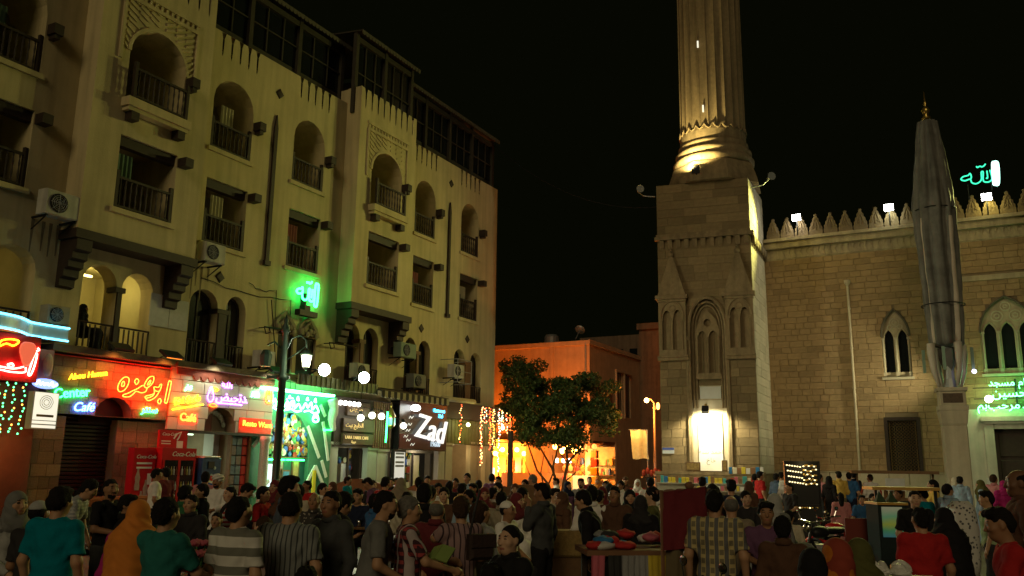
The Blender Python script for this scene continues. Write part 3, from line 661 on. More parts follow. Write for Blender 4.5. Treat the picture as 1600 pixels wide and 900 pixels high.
# --- fridges in front
def fridge(M, w, h, label, body, glass, logo, d=.62):
    t = thing('drinks_fridge', label, 'fridge', M, 'drinks fridges in front of the cafes')
    b = MB(); b.box(0, w, .05, d, 0, h); b.box(0, w, 0, .05, h - .34, h); b.box(0, w, 0, .05, 0, .22); b.box(0, .05, 0, .05, .22, h - .34); b.box(w - .05, w, 0, .05, .22, h - .34)
    b.build('cabinet', body, t)
    n = 2 if w > .9 else 1
    for k in range(n):
        x0, x1 = .05 + k * (w - .1) / n, .05 + (k + 1) * (w - .1) / n
        dr = MB().box(x0, x0 + .04, -.03, -.001, .22, h - .34).box(x1 - .04, x1, -.03, -.001, .22, h - .34).build('door', body, t)
        MB().box(x0 + .04, x1 - .04, -.02, -.005, .22, h - .34).build('glass', glass, dr)
        if logo == 'cola':
            for sh in range(4): 
                for q in range(5): MB().lathe([(.03, 0), (.03, .14), (.012, .19), (.012, .24)], 7, x0 + .1 + q * (x1 - x0 - .2) / 4, -.04).build('bottle', mat(f'drink_{(q + sh) % 3}', [(.3, .3, .28), (.12, .03, .02), (.25, .22, .05)][(q + sh) % 3], .2, .1), dr, Tr(0, 0, .35 + sh * .42))
    return t
COLA_RED = mat('cola_red', (.5, .012, .015), .35, .08, 4)
f1 = fridge(HOTEL @ Tr(-21.3, -1.5, 0), 1.2, 2.36, 'red two door drinks fridge with white script lettering on its header', COLA_RED, GLASS_DARK, 'cola')
WHITE = mat('white_print', (.75, .74, .7), .5, .05)
letters('lettering', 'Coca-Cola', .19, WHITE, f1, .32, -.012, 2.19, extrude=.004, shear=.35)
f2 = thing('promotional_banner', 'narrow red drinks panel with white bottles standing left of the red fridge', 'panel', HOTEL @ Tr(-22.02, -1.25, 0) @ Rz(-.12))
MB().box(0, .66, 0, .3, 0, 2.34).build('panel', COLA_RED, f2); letters('lettering', 'Coca-Cola', .14, WHITE, f2, .06, -.012, 2.1, extrude=.004, shear=.35)
for k, q in enumerate(((.16, .9), (.42, .6), (.3, .3))): MB().lathe([(.07, 0), (.08, .1), (.06, .22), (.08, .34), (.03, .5), (.03, .58)], 10).build('bottle_print', mat('bottle_print', (.45, .3, .27), .4, .3, 8), f2, Tr(q[0], -.01, q[1] + .3) @ Sc(1, .12, 1))
for k in range(2): MB().box(.1, .56, -.01, -.002, 1.78 + k * .12, 1.83 + k * .12).build('print_line', WHITE, f2)
MB().box(.45, .58, -.012, -.002, 1.35, 1.65).build('print_patch', WHITE, f2)
f3 = thing('menu_board', 'red drinks board with a white cup picture above the red fridge', 'board', HOTEL @ Tr(-21.12, -1.1, 2.37))
MB().box(0, 1.0, 0, .07, 0, .5).build('panel', COLA_RED, f3); letters('lettering', 'Coca-Cola', .12, WHITE, f3, .08, -.01, .38, extrude=.004, shear=.3)
MB().tube([(.5, -.01, .26), (.6, -.01, .4), (.75, -.01, .46), (.68, -.01, .3), (.62, -.01, .22)], .02, 6).box(.62, .84, -.012, -.002, .0, .2).build('cup_print', WHITE, f3)
for k in range(2): MB().box(.08, .4, -.01, -.002, .1 + k * .07, .13 + k * .07).build('print_line', WHITE, f3)
PEPSI = mat('cola_blue', (.03, .07, .2), .4, .5, 7)
f4 = thing('drinks_fridge', 'tall blue drinks fridge with a round red white and blue emblem', 'fridge', HOTEL @ Tr(-19.95, -1.6, 0) @ Rz(.1), 'drinks fridges in front of the cafes')
MB().cbox(0, .82, 0, .6, 0, 2.1, .02).build('cabinet', PEPSI, f4); MB().cbox(.08, .74, -.03, .5, 2.101, 2.16, .02).build('top_lamp', mat('fridge_top', (.6, .62, .6), .4, .1), f4)
em = MB(); n = 20; R0 = .17
disc = lambda f: [(.4 + R0 * math.cos(a), 1.42 + R0 * math.sin(a)) for a in f]
up = [math.pi * k / 12 for k in range(1, 12)]
em.prism(disc([.12 + (math.pi - .24) * k / 12 for k in range(13)]) + [(.4 - .08, 1.47), (.4 + .08, 1.43)], -.012, -.002, 0)
em.prism(disc([math.pi + .12 + (math.pi - .24) * k / 12 for k in range(13)]) + [(.4 + .08, 1.36), (.4 - .08, 1.4)], -.012, -.002, 1)
em.build('emblem', [mat('emblem_red', (.6, .03, .03), .4), mat('emblem_blue', (.02, .06, .35), .4)], f4); MB().lathe([(R0 + .03, 0), (R0 + .03, .006)], 24).build('emblem_ground', WHITE, f4, Tr(.4, -.0005, 1.42) @ Rx(math.pi / 2))
letters('lettering', 'PEPSI', .17, mat('pale_blue_print', (.35, .45, .55), .5), f4, .16, -.01, 1.05, extrude=.004); letters('lettering', 'PEPSI', .13, mat('pale_blue_print', (.35, .45, .55), .5), f4, .2, -.01, .55, extrude=.004)
for k in range(9): MB().ball((RND.uniform(.1, .7), -.004, RND.uniform(.1, 2.0)), (.06, .008, .05), 7, 5).build('splash_print', mat('pale_blue_print', (.35, .45, .55), .5), f4)
MB().box(.25, .5, -.03, -.002, 1.8, 2.0).build('sticker', BLACK, f4)

# --- red neon shop at the left edge: curved blue canopy, red cabinet sign, oval sign, light box, string of green bulbs
shop0 = thing('neon_shop_sign', 'red cabinet sign with pink neon script under a curved cyan tube canopy', 'sign', HOTEL)
cp = [(-27.2, -1.75), (-26.4, -1.7), (-25.9, -1.55), (-25.5, -1.25), (-25.2, -1.05), (-24.2, -1.0)]
cpn = smooth_path(cp, False, 5)
cm = MB(); N = len(cpn); a = [[cm.pt((x, y, z)) for x, y in cpn] for z in (5.0, 5.32)]
for k in range(N - 1): cm.face((a[0][k], a[0][k + 1], a[1][k + 1], a[1][k]))
b = [[cm.pt((x, .3, z)) for x, y in cpn] for z in (5.0, 5.32)]
for q in (0, 1):
    for k in range(N - 1): cm.face((a[q][k], a[q][k + 1], b[q][k + 1], b[q][k]))
cm.face((a[0][-1], b[0][-1], b[1][-1], a[1][-1])); cm.build('canopy', mat('canopy_metal', (.35, .45, .45), .4, .15, 4, metal=.3), shop0)
for z in (5.0, 5.33): MB().tube([(x, y - .03, z) for x, y in cpn], .028, 6).build('neon_tube', glow('neon_cyan_soft', (.15, .75, 1), 4), shop0, smooth=True)
MB().box(-27.4, -25.0, -1.15, -.1, 3.85, 4.98).build('cabinet', REDPAINT, shop0)
MB().box(-24.98, -24.35, -.75, -.1, 3.9, 4.75).build('side_panel', mat('pink_panel', (.5, .2, .15), .7, .25, 5), shop0)
neon('neon_lettering', [[(.93, .95), (1.0, 1.0), (.97, .5), (.90, .12), (.84, .15), (.88, .55), (.93, .95)], [(.98, 1.12), (1.04, 1.18), (1.0, 1.25)], [(.75, .4), (.74, .2), (.4, .16), (.1, .2), (-.2, .05), (-.5, .3), (-.2, .32), (.1, .33), (.45, .3), (.7, .42)], [(.4, .5), (.44, .4), (.36, .36), (.3, .44), (.4, .5)]], glow('neon_pink', (1, .12, .09), 26), shop0, -26.1, -1.2, 3.95, 1.0, .6, .02)
neon('neon_emblem', [[(-.3, .2), (0, .35), (.3, .3), (.5, .5), (.2, .55), (-.2, .45), (-.3, .2)]], NEON_YEL, shop0, -25.9, -1.2, 4.5, .6, .6, .02)
MB().lathe([(.3, 0), (.34, .03), (.3, .06)], 20, fn=lambda a, r, z: r * (1 + .12 * math.sin(3 * a))).build('pink_cutout', glow('pink_backlit', (1, .16, .07), .8), shop0, Tr(-25.35, -1.17, 4.55) @ Rx(math.pi / 2) @ Sc(.62, .9, 1))
MB().ball((-24.55, -.85, 4.35), (.14, .06, .3), 12, 8).build('figure_cutout', mat('tan_cutout', (.5, .36, .2), .7, .3, 6), shop0)
ov = thing('oval_sign', 'small blue white oval neon sign below the red cabinet sign', 'sign', HOTEL @ Tr(-24.66, -1.0, 3.86))
MB().ball((0, 0, 0), (.36, .06, .13), 16, 8).build('face', glow('oval_blue', (.25, .35, 1), 2.2), ov); neon('neon_lettering', [[(0, .2), (.1, .9), (.2, .2), (.3, .6), (.4, .2), (.5, .6), (.6, .2), (.75, .8), (.8, .1), (1, .5)]], NEON_WHT, ov, -.28, -.07, -.07, .56, .15, .012)
bx = thing('light_box', 'glowing white light box with a round drawing beside the stone pier', 'sign', HOTEL @ Tr(-25.08, -1.25, 2.72) @ Rz(.08))
MB().box(0, .72, 0, .2, .0, .92).build('casing', GREYMETAL, bx); MB().box(.03, .69, -.012, -.001, .22, .9).build('panel', glow('lightbox_white', (1, .95, .75), .95), bx)
for k in range(2): MB().box(.03, .69, -.012, -.001, .03 + k * .1, .1 + k * .1).build('strip', glow('lightbox_white', (1, .95, .75), .95), bx)
for r in (.07, .12, .17): MB().tube([(.36 + r * math.cos(a * .5) * 1.1, -.016, .66 + r * math.sin(a * .5)) for a in range(12)], .007, 4, closed=True).build('drawing', mat('print_ink', (.12, .1, .04), .8), bx)
MB().box(.12, .6, -.016, -.0125, .3, .36).build('print_line', mat('print_ink', (.12, .1, .04), .8), bx)
gs = thing('string_lights', 'hanging string of tiny green and orange bulbs at the left edge', 'lights', HOTEL)
bg_ = [glow('bulb_green', (.1, 1, .3), 5), glow('bulb_orange', (1, .35, .05), 6), glow('bulb_red', (1, .1, .03), 5), glow('bulb_warm', (1, .6, .2), 7), glow('bulb_white', (.8, 1, .7), 5)]
BULB = [MB().ball((0, 0, 0), .022, 6, 4).mesh('bulb', m) for m in bg_]
wire = MB()
for j, x in enumerate((-25.95, -25.75, -25.55, -25.3)):
    wire.tube([(x, -1.2, 3.85), (x + .03, -1.2, 2.5)], .004, 4)
    for k in range(13): link('bulb', BULB[0 if (k + j) % 4 else 1], gs, Tr(x + RND.uniform(-.05, .05), -1.2, 3.8 - k * .1 + RND.uniform(-.03, .03)) @ Sc(1.1, 1.1, 1.1))
wire.build('wire', BLACK, gs)
dk = MB(); dk.box(-27.5, -24.75, -.9, -.6, 0, 3.8); dk.build('shop_shutter', mat('maroon_shutter', (.12, .04, .025), .7, .3, 4), None, HOTEL, label='dark maroon shop screen below the red cabinet sign', cat='shutter')
lamp('cafe_lamp_light', 'POINT', HOTEL @ Vector((-25.6, -1.8, 2.3)), 30, (1, .35, .08), size=.2)
# sofa in front of it
sf = thing('red_sofa', 'long orange red upholstered cafe sofa at the left edge behind the seated woman', 'sofa', HOTEL @ Tr(-25.8, -4.2, 0))
SOFA = mat('sofa_cloth', (.32, .09, .03), .9, .25, 8)
MB().cbox(0, 2.6, 0, .7, .2, .46, .05).build('seat', SOFA, sf); MB().cbox(0, 2.6, .55, .75, .462, 1.15, .05).build('backrest', SOFA, sf); MB().cbox(2.61, 2.8, 0, .75, .1, .75, .04).build('armrest', SOFA, sf)
for x in (.1, 2.4): MB().box(x, x + .08, .1, .18, 0, .198).build('leg', DARKWOOD, sf)

# --- green shop
gsh = thing('green_bazaar', 'bright green lit bazaar shop with zigzag white strips and an arched display of trinkets', 'shop', HOTEL)
GRN = mat('green_paint', (.06, .2, .11), .6, .3, 4); GRN2 = mat('dark_green_paint', (.02, .1, .07), .6, .3, 4)
fr = MB(); fr.holed([(-16.85, 0), (-12.75, 0), (-12.75, 4.48), (-16.85, 4.48)], [arch(-16.0, -13.9, .02, 2.3, 3.75)], -.3, .2); fr.build('front', GRN, gsh)
MB().box(-16.05, -13.85, -.12, -.1, 0, 4.3).build('back_panel', GRN2, gsh)
for k, (xa, za, xb, zb) in enumerate([(-14.1, 3.3, -13.4, 2.2), (-13.3, 3.5, -12.9, 2.1), (-13.5, 4.1, -13.2, 3.7), (-14.3, .9, -13.6, 1.9), (-13.6, 1.9, -13.1, 1.2), (-16.75, 2.5, -16.4, 2.9), (-15.9, 1.4, -16.6, .9), (-13.3, 2.1, -13.0, 1.5)]):
    L = math.hypot(xb - xa, zb - za); ang = math.atan2(zb - za, xb - xa)
    MB().box(0, L, -.02, .02, -.06, .06).build('white_strip', mat('white_strip', (.7, .72, .62), .6), gsh, Tr(xa, -.34 - .006 * k, za) @ Ry(-ang))
for k in range(6): MB().box(-16.7 + k * .62, -16.15 + k * .62, -.62, -.34, 4.42, 4.5).build('tube_lamp', NEON_GRW, gsh)
scr = [[(.0, .2), (.15, .6), (.3, .3), (.5, .7), (.6, .2), (.8, .5), (1, .1)], [(.1, .0), (.4, .1), (.7, -.05), (1, .05)], [(.2, .8), (.25, 1), (.3, .8)], [(.7, .75), (.75, 1), (.8, .7)]]
for k in range(3): neon('neon_lettering', scr, NEON_GRW, gsh, -16.35 + k * .92, -.42, 3.8, .85, .5, .03)
letters('neon_lettering', '\ufe8e\ufedf\ufe9f\ufef4\ufeb0\ufe93', .55, NEON_GRW, gsh, -16.3, -.45, 4.05)
neon('neon_emblem', [[(0, 0), (.5, .8), (1, 0), (.5, -.3), (0, 0)], [(.3, .2), (.5, .5), (.7, .2)]], NEON_GRW, gsh, -13.95, -.42, 3.55, .3, .3, .03)
neon('neon_tube', [[(0, 0), (1, .02)]], NEON_GRN, gsh, -13.3, -.4, 3.2, .55, 1, .03)
for x0, x1 in ((-15.95, -15.2), (-15.1, -14.2)): MB().tube([(x0, -.34, 2.1), (x1, -.34, 2.1)], .03, 6).build('neon_tube', NEON_GRN, gsh)
TR = [mat('trinket_' + n, c, .5, .2) for n, c in (('gold', (.45, .32, .05)), ('red', (.4, .05, .03)), ('blue', (.06, .14, .4)), ('cream', (.6, .55, .4)), ('green', (.08, .25, .08)), ('brown', (.2, .1, .04)))]
tr = random.Random(5)
pl = [MB().lathe([(.02, 0), (.1, .01), (.11, .03), (.02, .035)], 10).mesh('trinket', m) for m in TR] + [MB().lathe([(.03, 0), (.07, .06), (.08, .12), (.03, .2), (.05, .24)], 9).mesh('trinket', m) for m in TR]
for k in range(170):
    x = tr.uniform(-15.85, -14.05); z = tr.uniform(2.2, 3.65)
    if ((x + 14.95) / 1.0) ** 2 + (max(0, z - 2.3) / 1.4) ** 2 > .92: continue
    q = tr.randrange(12); link('trinket', pl[q], gsh, Tr(x, -.2 + tr.uniform(-.04, .02), z) @ (Rx(math.pi / 2) if q < 6 else Matrix()))
for z in (2.2, 2.65, 3.1): MB().box(-15.95, -13.95, -.27, -.125, z - .03, z).build('shelf', BROWNWOOD, gsh)
for k, (x, z, w, h, e) in enumerate([(-15.75, 1.2, .3, .75, 1), (-15.35, 1.75, .3, .35, 0), (-15.1, 1.2, .4, .55, 0), (-14.6, 1.3, .35, .8, 0)]):
    MB().box(x, x + w, -.18, -.125, z, z + h).build('framed_picture', glow('screen_pale', (.8, .95, 1), 1.4) if e else BROWNWOOD, gsh)
    if not e: MB().box(x + .05, x + w - .05, -.195, -.181, z + .05, z + h - .05).build('picture', mat(f'picture_{k}', [(0, 0, 0), (.3, .3, .2), (.06, .2, .3), (.4, .3, .1)][k], .6, .5, 9), gsh)
MB().box(-13.75, -13.6, -.42, -.36, .95, 1.75).build('yellow_cloth', mat('yellow_cloth', (.6, .45, .03), .9), gsh)
cl = MB(); cl.lathe([(.2, 0), (.2, .1), (.16, .15), (.15, 2.6), (.2, 2.7), (.2, 2.85)], 14, -16.45, -.6); cl.build('beaded_column', mat('beaded_white', (.5, .55, .42), .7, .5, 30, .6, 30), gsh, smooth=True)
lamp('bazaar_light', 'POINT', HOTEL @ Vector((-14.9, -.9, 3.3)), 110, (.5, 1, .5), size=.25)
lamp('bazaar_light', 'POINT', HOTEL @ Vector((-15.0, -1.2, 2.0)), 45, (1, 1, .8), size=.2)
for k in range(5): MB().ball((-12.55 + k * .27, -.5, 4.25), .09, 10, 7).build('bulb', NEON_WHT, gsh)
cs = MB(); pts = [(-12.98, 4.35), (-12.85, 4.0), (-12.95, 3.6), (-12.8, 3.2)]
cs.tube([(x, -.45, z) for x, z in smooth_path(pts, False)], [.2, .19, .2, .17, .16, .17, .18, .16, .15, .13, .12, .1, .08], 8); cs.build('hanging_cloth', mat('white_cloth', (.6, .6, .5), .9, .2, 8), gsh, smooth=True)

# --- dark plaque shop with globe lamps
ps = thing('plaque_shop', 'dark wooden shop front with stacked gold lettered plaques and white globe lamps', 'shop', HOTEL)
MB().box(-12.6, -9.0, -.3, -.003, 2.62, 4.5).build('front', DARKWOOD, ps)
GOLD = glow('gold_letters_lit', (1, .72, .25), .7)
for k, (z, h, w, s) in enumerate([(2.72, .42, 1.9, 'LARA TAREK CAFE'), (3.2, .5, 1.9, 'مقهى'), (3.8, .55, 1.4, 'قهوة')]):
    x = -12.2 + (.2 if k == 2 else 0); MB().cbox(x, x + w, -.4, -.3, z, z + h, .02).build('plaque', mat('plaque_wood', (.07, .04, .02), .5, .3, 6), ps)
    txt = s if k == 0 else ('\ufe96\ufef4\ufe91 \ufe9e\ufef4\ufee0\ufea8\ufedf\ufe8d' if k == 1 else '\ufeb2\ufef4\ufe90\ufea3')
    letters('plaque_lettering', txt, .17 if k == 0 else .24, GOLD, ps, x + .12, -.42, z + h * (.62 if k == 0 else .5))
    if k == 0: letters('plaque_lettering', '\ufe94\ufef4\ufe91\ufeae\ufecb', .14, GOLD, ps, x + .5, -.42, z + .1)
for k in range(8): MB().box(-10.25 + k * .15, -10.2 + k * .15, -.36, -.3, 2.62, 4.45).build('slat', BROWNWOOD, ps)
for k, (x, z) in enumerate([(-11.75, 3.72), (-11.05, 3.85), (-10.45, 3.85), (-8.95, 3.55)]):
    l = thing('globe_lamp', ['white globe lamp over the gold plaques, nearest the green bazaar', 'middle white globe lamp under the dark awning', 'white globe lamp just left of the turquoise lantern', 'white globe lamp at the left edge of the black restaurant sign'][k], 'lamp', HOTEL @ Tr(x, -.85, z), 'globe lamps on the dark shop front')
    MB().ball((0, 0, 0), .13, 14, 9).build('globe', glow('globe_white', (1, .95, .78), 7), l, smooth=True); MB().lathe([(.05, .12), (.1, .14), (.08, .22), (.03, .26)], 10).tube([(0, 0, .24), (0, .55, .35)], .015, 5).build('fitting', IRON, l)
    lamp('globe_lamp_light', 'POINT', HOTEL @ Vector((x, -1.05, z)), 22, (1, .93, .75), size=.13)
tq = thing('hanging_lantern', 'ornate turquoise and brass lantern beside a vertical green tube', 'lantern', HOTEL @ Tr(-9.75, -.8, 3.5))
MB().lathe([(.05, -.1), (.16, 0), (.16, .35), (.2, .4), (.1, .6), (.03, .75), (.05, .8), (.01, .95)], 8).build('body', mat('brass', (.35, .24, .06), .3, .2, 8, metal=.8), tq)
for k in range(4): MB().box(-.1, .1, -.165, -.16, .04, .32).build('pane', glow('turquoise_glass', (.1, .7, .55), .8), tq, Rz(k * math.pi / 2 + .39))
MB().tube([(-.35, -.05, -.65), (-.3, -.05, .55)], .03, 6).build('green_tube', NEON_GRN, tq)
# shop floor level: pale pilasters and displays
for k, (x0, x1, zt, c) in enumerate([(-12.95, -12.25, 2.7, (.42, .42, .34)), (-10.45, -9.85, 2.55, (.35, .4, .3)), (-9.8, -9.1, 2.5, (.45, .42, .32)), (-5.35, -4.85, 2.9, (.5, .42, .32)), (-4.75, -4.2, 2.9, (.5, .4, .28)), (-2.6, -1.9, 3.0, (.5, .4, .25)), (-1.2, -.7, 3.0, (.5, .38, .22))]):
    MB().box(x0, x1, -.25, -.004, 0, zt).box(x0 - .05, x1 + .05, -.3, -.005, zt, zt + .1).box(x0 - .05, x1 + .05, -.29, -.006, 0, .35).build('pilaster', mat(f'pilaster_{k}', c, .7, .15, 2, streak=.2), hotel)
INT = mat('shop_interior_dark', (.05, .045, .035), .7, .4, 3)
for x0, x1 in ((-12.25, -10.5), (-8.6, -5.4)): MB().box(x0, x1, .45, .5, 0, 2.6).build('dark_interior', INT, hotel)  # dark sheet across the openings; the unlit inside is put into its colour
gd = random.Random(9)
for x0, x1, zt in ((-12.2, -10.5, 2.5), (-8.5, -5.5, 2.4)):
    for x in (x0, (x0 + x1) / 2, x1 - .06): MB().box(x, x + .07, -.02, .06, 0, zt + .1).build('door_frame', DARKWOOD, ps)
    for k in range(26):
        q = gd.randrange(12); link('trinket', pl[q], ps, Tr(gd.uniform(x0 + .15, x1 - .15), .36, gd.uniform(1.2, zt)) @ (Rx(math.pi / 2) if q < 6 else Matrix()))
    for k in range(6):
        x = gd.uniform(x0 + .1, x1 - .5); z = gd.uniform(1.3, zt - .4); w, h = gd.uniform(.2, .4), gd.uniform(.25, .5); MB().box(x, x + w, .38, .44, z, z + h).build('poster', mat(f'poster_{k}', [(.3, .25, .15), (.08, .2, .3), (.35, .3, .28), (.1, .25, .12), (.4, .12, .06), (.45, .42, .3)][k], .6, .7, 6), ps)
MB().box(-11.6, -11.15, .1, .3, 0, 2.0).build('display_case', mat('case_white', (.5, .5, .45), .4), ps); MB().box(-11.1, -10.7, .36, .42, .9, 2.1).build('poster', mat('poster_mix', (.12, .1, .1), .6, .8, 5), ps)
lamp('shop_light', 'POINT', HOTEL @ Vector((-11.4, -.5, 2.3)), 12, (.95, 1, .8), size=.15)

# --- black restaurant sign, striped awning
zs = thing('restaurant_sign', 'black restaurant signboard with large white script and 19600 at the bottom', 'sign', HOTEL)
MB().box(-8.75, -5.15, -.5, -.004, 2.6, 4.62).build('board', mat('gloss_black', (.014, .012, .012), .25, .3, 3, spec=.6), zs); MB().box(-8.72, -5.18, -.53, -.503, 2.65, 3.25).build('maroon_band', mat('maroon_band', (.06, .012, .012), .4), zs)
ZW = glow('sign_white', (1, .98, .92), 1.1)
letters('number_lettering', '19600', .32, glow('number_white', (.75, .9, 1), .85), zs, -6.5, -.55, 2.88)
letters('small_lettering', 'Restaurant', .2, NEON_CYA, zs, -6.25, -.53, 4.35); letters('small_lettering', 'Zad', .2, NEON_CYA, zs, -5.85, -.53, 4.12); letters('script_lettering', 'Zad', 1.45, ZW, zs, -7.75, -.62, 3.62, -.12, extrude=.05, shear=.2)
for k, (x, z) in enumerate([(-8.1, 3.9), (-8.2, 3.6), (-8.3, 3.35), (-8.45, 3.1), (-8.25, 2.95), (-7.95, 2.78)]): neon('small_lettering', [[(0, 0), (.3, .6), (.6, .1), (1, .7)]], glow('print_lit', (.9, .9, .8), .9), zs, x, -.53, z, .3, .16, .014)
MB().ball((-7.9, -.7, 4.35), (.25, .2, .14), 12, 8).build('spot_lamp', glow('spot_white', (1, 1, .95), 9), zs); lamp('sign_spot_light', 'POINT', HOTEL @ Vector((-7.9, -1.0, 4.3)), 14, (1, 1, .9), size=.2)
aw = thing('striped_awning', 'dark awning with pale hanging stripes above the globe lamps', 'awning', HOTEL)
MB().xprism([(-1.5, 4.75), (-.02, 5.05), (-.02, 5.1), (-1.5, 4.82)], -11.4, -6.6).build('canopy', DARKWOOD, aw)
for k in range(24): x = -11.38 + k * .2; MB().prism([(x, 4.78), (x, 4.55), (x + .09, 4.5), (x + .18, 4.55), (x + .18, 4.78)], -1.53, -1.5).build('valance_strip', mat('valance_pale', (.36, .31, .2), .9, .2) if k % 2 else mat('valance_dark', (.04, .035, .03), .9), aw)
a2 = thing('pale_roller_awning', 'rolled pale awning above the black restaurant sign', 'awning', HOTEL)
MB().tube([(-6.5, -1.1, 4.85), (-3.6, -1.0, 4.9)], .11, 10).build('rolled_cloth', mat('awning_cloth', (.45, .36, .2), .9, .3, 8), a2, smooth=True)
a3 = thing('corrugated_awning', 'greenish corrugated awning above the green bazaar', 'awning', HOTEL)
ca = MB(); 
for k in range(34): x = -15.8 + k * .13; ca.xprism([(-1.3, 4.62), (-.02, 5.1), (-.02, 5.13), (-1.3, 4.66)], x, x + .125); ca.box(x, x + .125, -1.3 - (.03 if k % 2 else 0), -1.27, 4.62 - .0, 5.0)
ca.build('sheet', mat('corrugated', (.2, .22, .13), .6, .3, 6, metal=.2), a3, kind='stuff')
# the entrance below the black sign
ds = thing('menu_stand', 'white illuminated menu panel in a black frame under the black sign', 'panel', HOTEL @ Tr(-9.05, -.5, .9))
MB().box(0, .85, 0, .12, 0, 1.7).build('frame', BLACK, ds); MB().box(.08, .77, -.012, -.001, .1, 1.6).build('panel', glow('menu_white', (1, .97, .85), .55), ds)
for k, z in enumerate((.45, 1.0, 1.15, 1.35, 1.5)): MB().box(.12, .7, -.018, -.0125, z, z + .08).build('print_line', mat('print_grey', (.2, .2, .19), .8), ds)
MB().box(-7.95, -7.5, .3, .36, .9, 2.1).build('blue_panel', glow('blue_panel', (.35, .6, 1), .6), zs); MB().box(-6.75, -6.2, .2, .3, .8, 2.4).build('cream_panel', mat('cream_panel', (.6, .5, .3), .6), zs)
for k in range(10): MB().box(-7.3 + (k % 2) * .26, -7.08 + (k % 2) * .26, .25, .4, .7 + (k // 2) * .32, .95 + (k // 2) * .32).build('shelf_box', TR[k % 6], zs)
lamp('shop_light', 'POINT', HOTEL @ Vector((-7.0, -.3, 2.35)), 22, (1, .95, .8), size=.15)
MB().lathe([(.12, 0), (.12, .03)], 14, -8.0, .2).build('downlight', NEON_WHT, zs, Tr(0, 0, 2.46))

# --- last shop: olive timber, curtain strings of fairy lights
ls = thing('corner_bazaar', 'olive timber bazaar front at the hotel corner behind curtains of fairy lights', 'shop', HOTEL)
MB().box(-5.05, -.2, -.4, -.005, 4.1, 4.85).build('dark_fascia', mat('fascia_brown', (.05, .028, .018), .7), ls)
for k in range(16): MB().cbox(-5.0 + k * .3, -4.72 + k * .3, -.3, -.006, 2.95, 4.09, .02).build('panel_board', mat('olive_board', (.14, .12, .03), .6, .3, 5), ls)
for k, x in enumerate((-3.7, -.4)):
    l = thing('bulb_lamp', ['bare greenish bulb on the olive timber front', 'bare bulb at the hotel corner behind the fairy lights'][k], 'lamp', HOTEL @ Tr(x, -.75, 3.85))
    MB().ball((0, 0, 0), .09, 12, 8).build('globe', glow('bulb_lime', (.95, 1, .45), 9), l, smooth=True); MB().tube([(0, 0, .05), (0, .4, .1)], .02, 6).build('arm', IRON, l)
    lamp('bulb_lamp_light', 'POINT', HOTEL @ Vector((x, -.95, 3.85)), 26, (.95, 1, .4), size=.1)
fl = thing('fairy_light_curtain', 'curtain of red and orange fairy light strings hanging at the hotel corner', 'lights', HOTEL)
wr = MB(); frn = random.Random(8)
for x, z0, z1, cs_ in [(-4.45, 4.85, 2.9, (2, 3, 1)), (-2.55, 4.7, 1.9, (2, 3, 3)), (-2.2, 4.7, 3.9, (2, 3, 4)), (-1.75, 4.7, 2.7, (2, 1, 2)), (-1.4, 4.7, 2.6, (1, 3, 1)), (-.85, 4.7, 1.6, (4, 2, 4)), (-.55, 4.65, 3.6, (4, 4, 3)), (-.1, 4.6, 3.4, (4, 3, 2)), (.25, 4.5, 2.9, (2, 1, 2))]:
    wr.tube([(x, -.8, z0), (x + .04, -.8, (z0 + z1) / 2), (x, -.8, z1)], .006, 4)
    n = int((z0 - z1) / .1)
    for k in range(n):
        for j in range(2 if x > -2.6 else 1): link('bulb', BULB[cs_[frn.randrange(3)]], fl, Tr(x + frn.uniform(-.12, .12), -.8, z0 - k * .1 + frn.uniform(-.04, .04)) @ Sc(1.15, 1.15, 1.15))
wr.build('wire', BLACK, fl)
lamp('shop_light', 'POINT', HOTEL @ Vector((-2.8, .6, 2.6)), 60, (1, .72, .35), size=.15)
# green Allah neon on the wall between the two bays
ALLAH = [[(.93, 1.0), (1.02, .9), (.99, .05), (.90, .0), (.86, .1), (.88, .9), (.93, 1.0)],
         [(.80, .72), (.83, .3), (.74, .16), (.62, .2), (.60, .35), (.62, .66), (.57, .66), (.55, .3), (.42, .15), (.3, .22), (.26, .4), (.12, .36), (.02, .44), (.08, .56), (.22, .6), (.27, .68), (.3, .52), (.28, .42)],
         [(.72, .7), (.72, .36), (.68, .36)], [(.46, .98), (.48, .92), (.55, .96), (.6, .92), (.66, .96), (.7, 1.04)]]
ag = thing('neon_allah_sign', 'small green neon calligraphy sign on the hotel wall above the hooded windows', 'sign', HOTEL @ Tr(-15.05, -.25, 7.72))
neon('neon_lettering', ALLAH, NEON_GRN, ag, 0, 0, 0, 1.15, .85, .035); MB().box(.45, .75, -.05, .2, -.25, -.06).box(.52, .6, .01, .24, -.06, .4).build('bracket', IRON, ag)
lamp('neon_allah_light', 'POINT', HOTEL @ Vector((-13.9, -.5, 8.05)), 2, (.1, 1, .2), size=.25)
fx = thing('projector_box', 'dark box bracket fixed on the wall under the small green neon calligraphy', 'fitting', HOTEL @ Tr(-14.95, -.35, 7.25))
MB().box(0, .95, -.05, .2, 0, .2).build('box', IRON, fx); MB().box(.4, .5, .2, .345, .05, .12).build('bracket', IRON, fx)

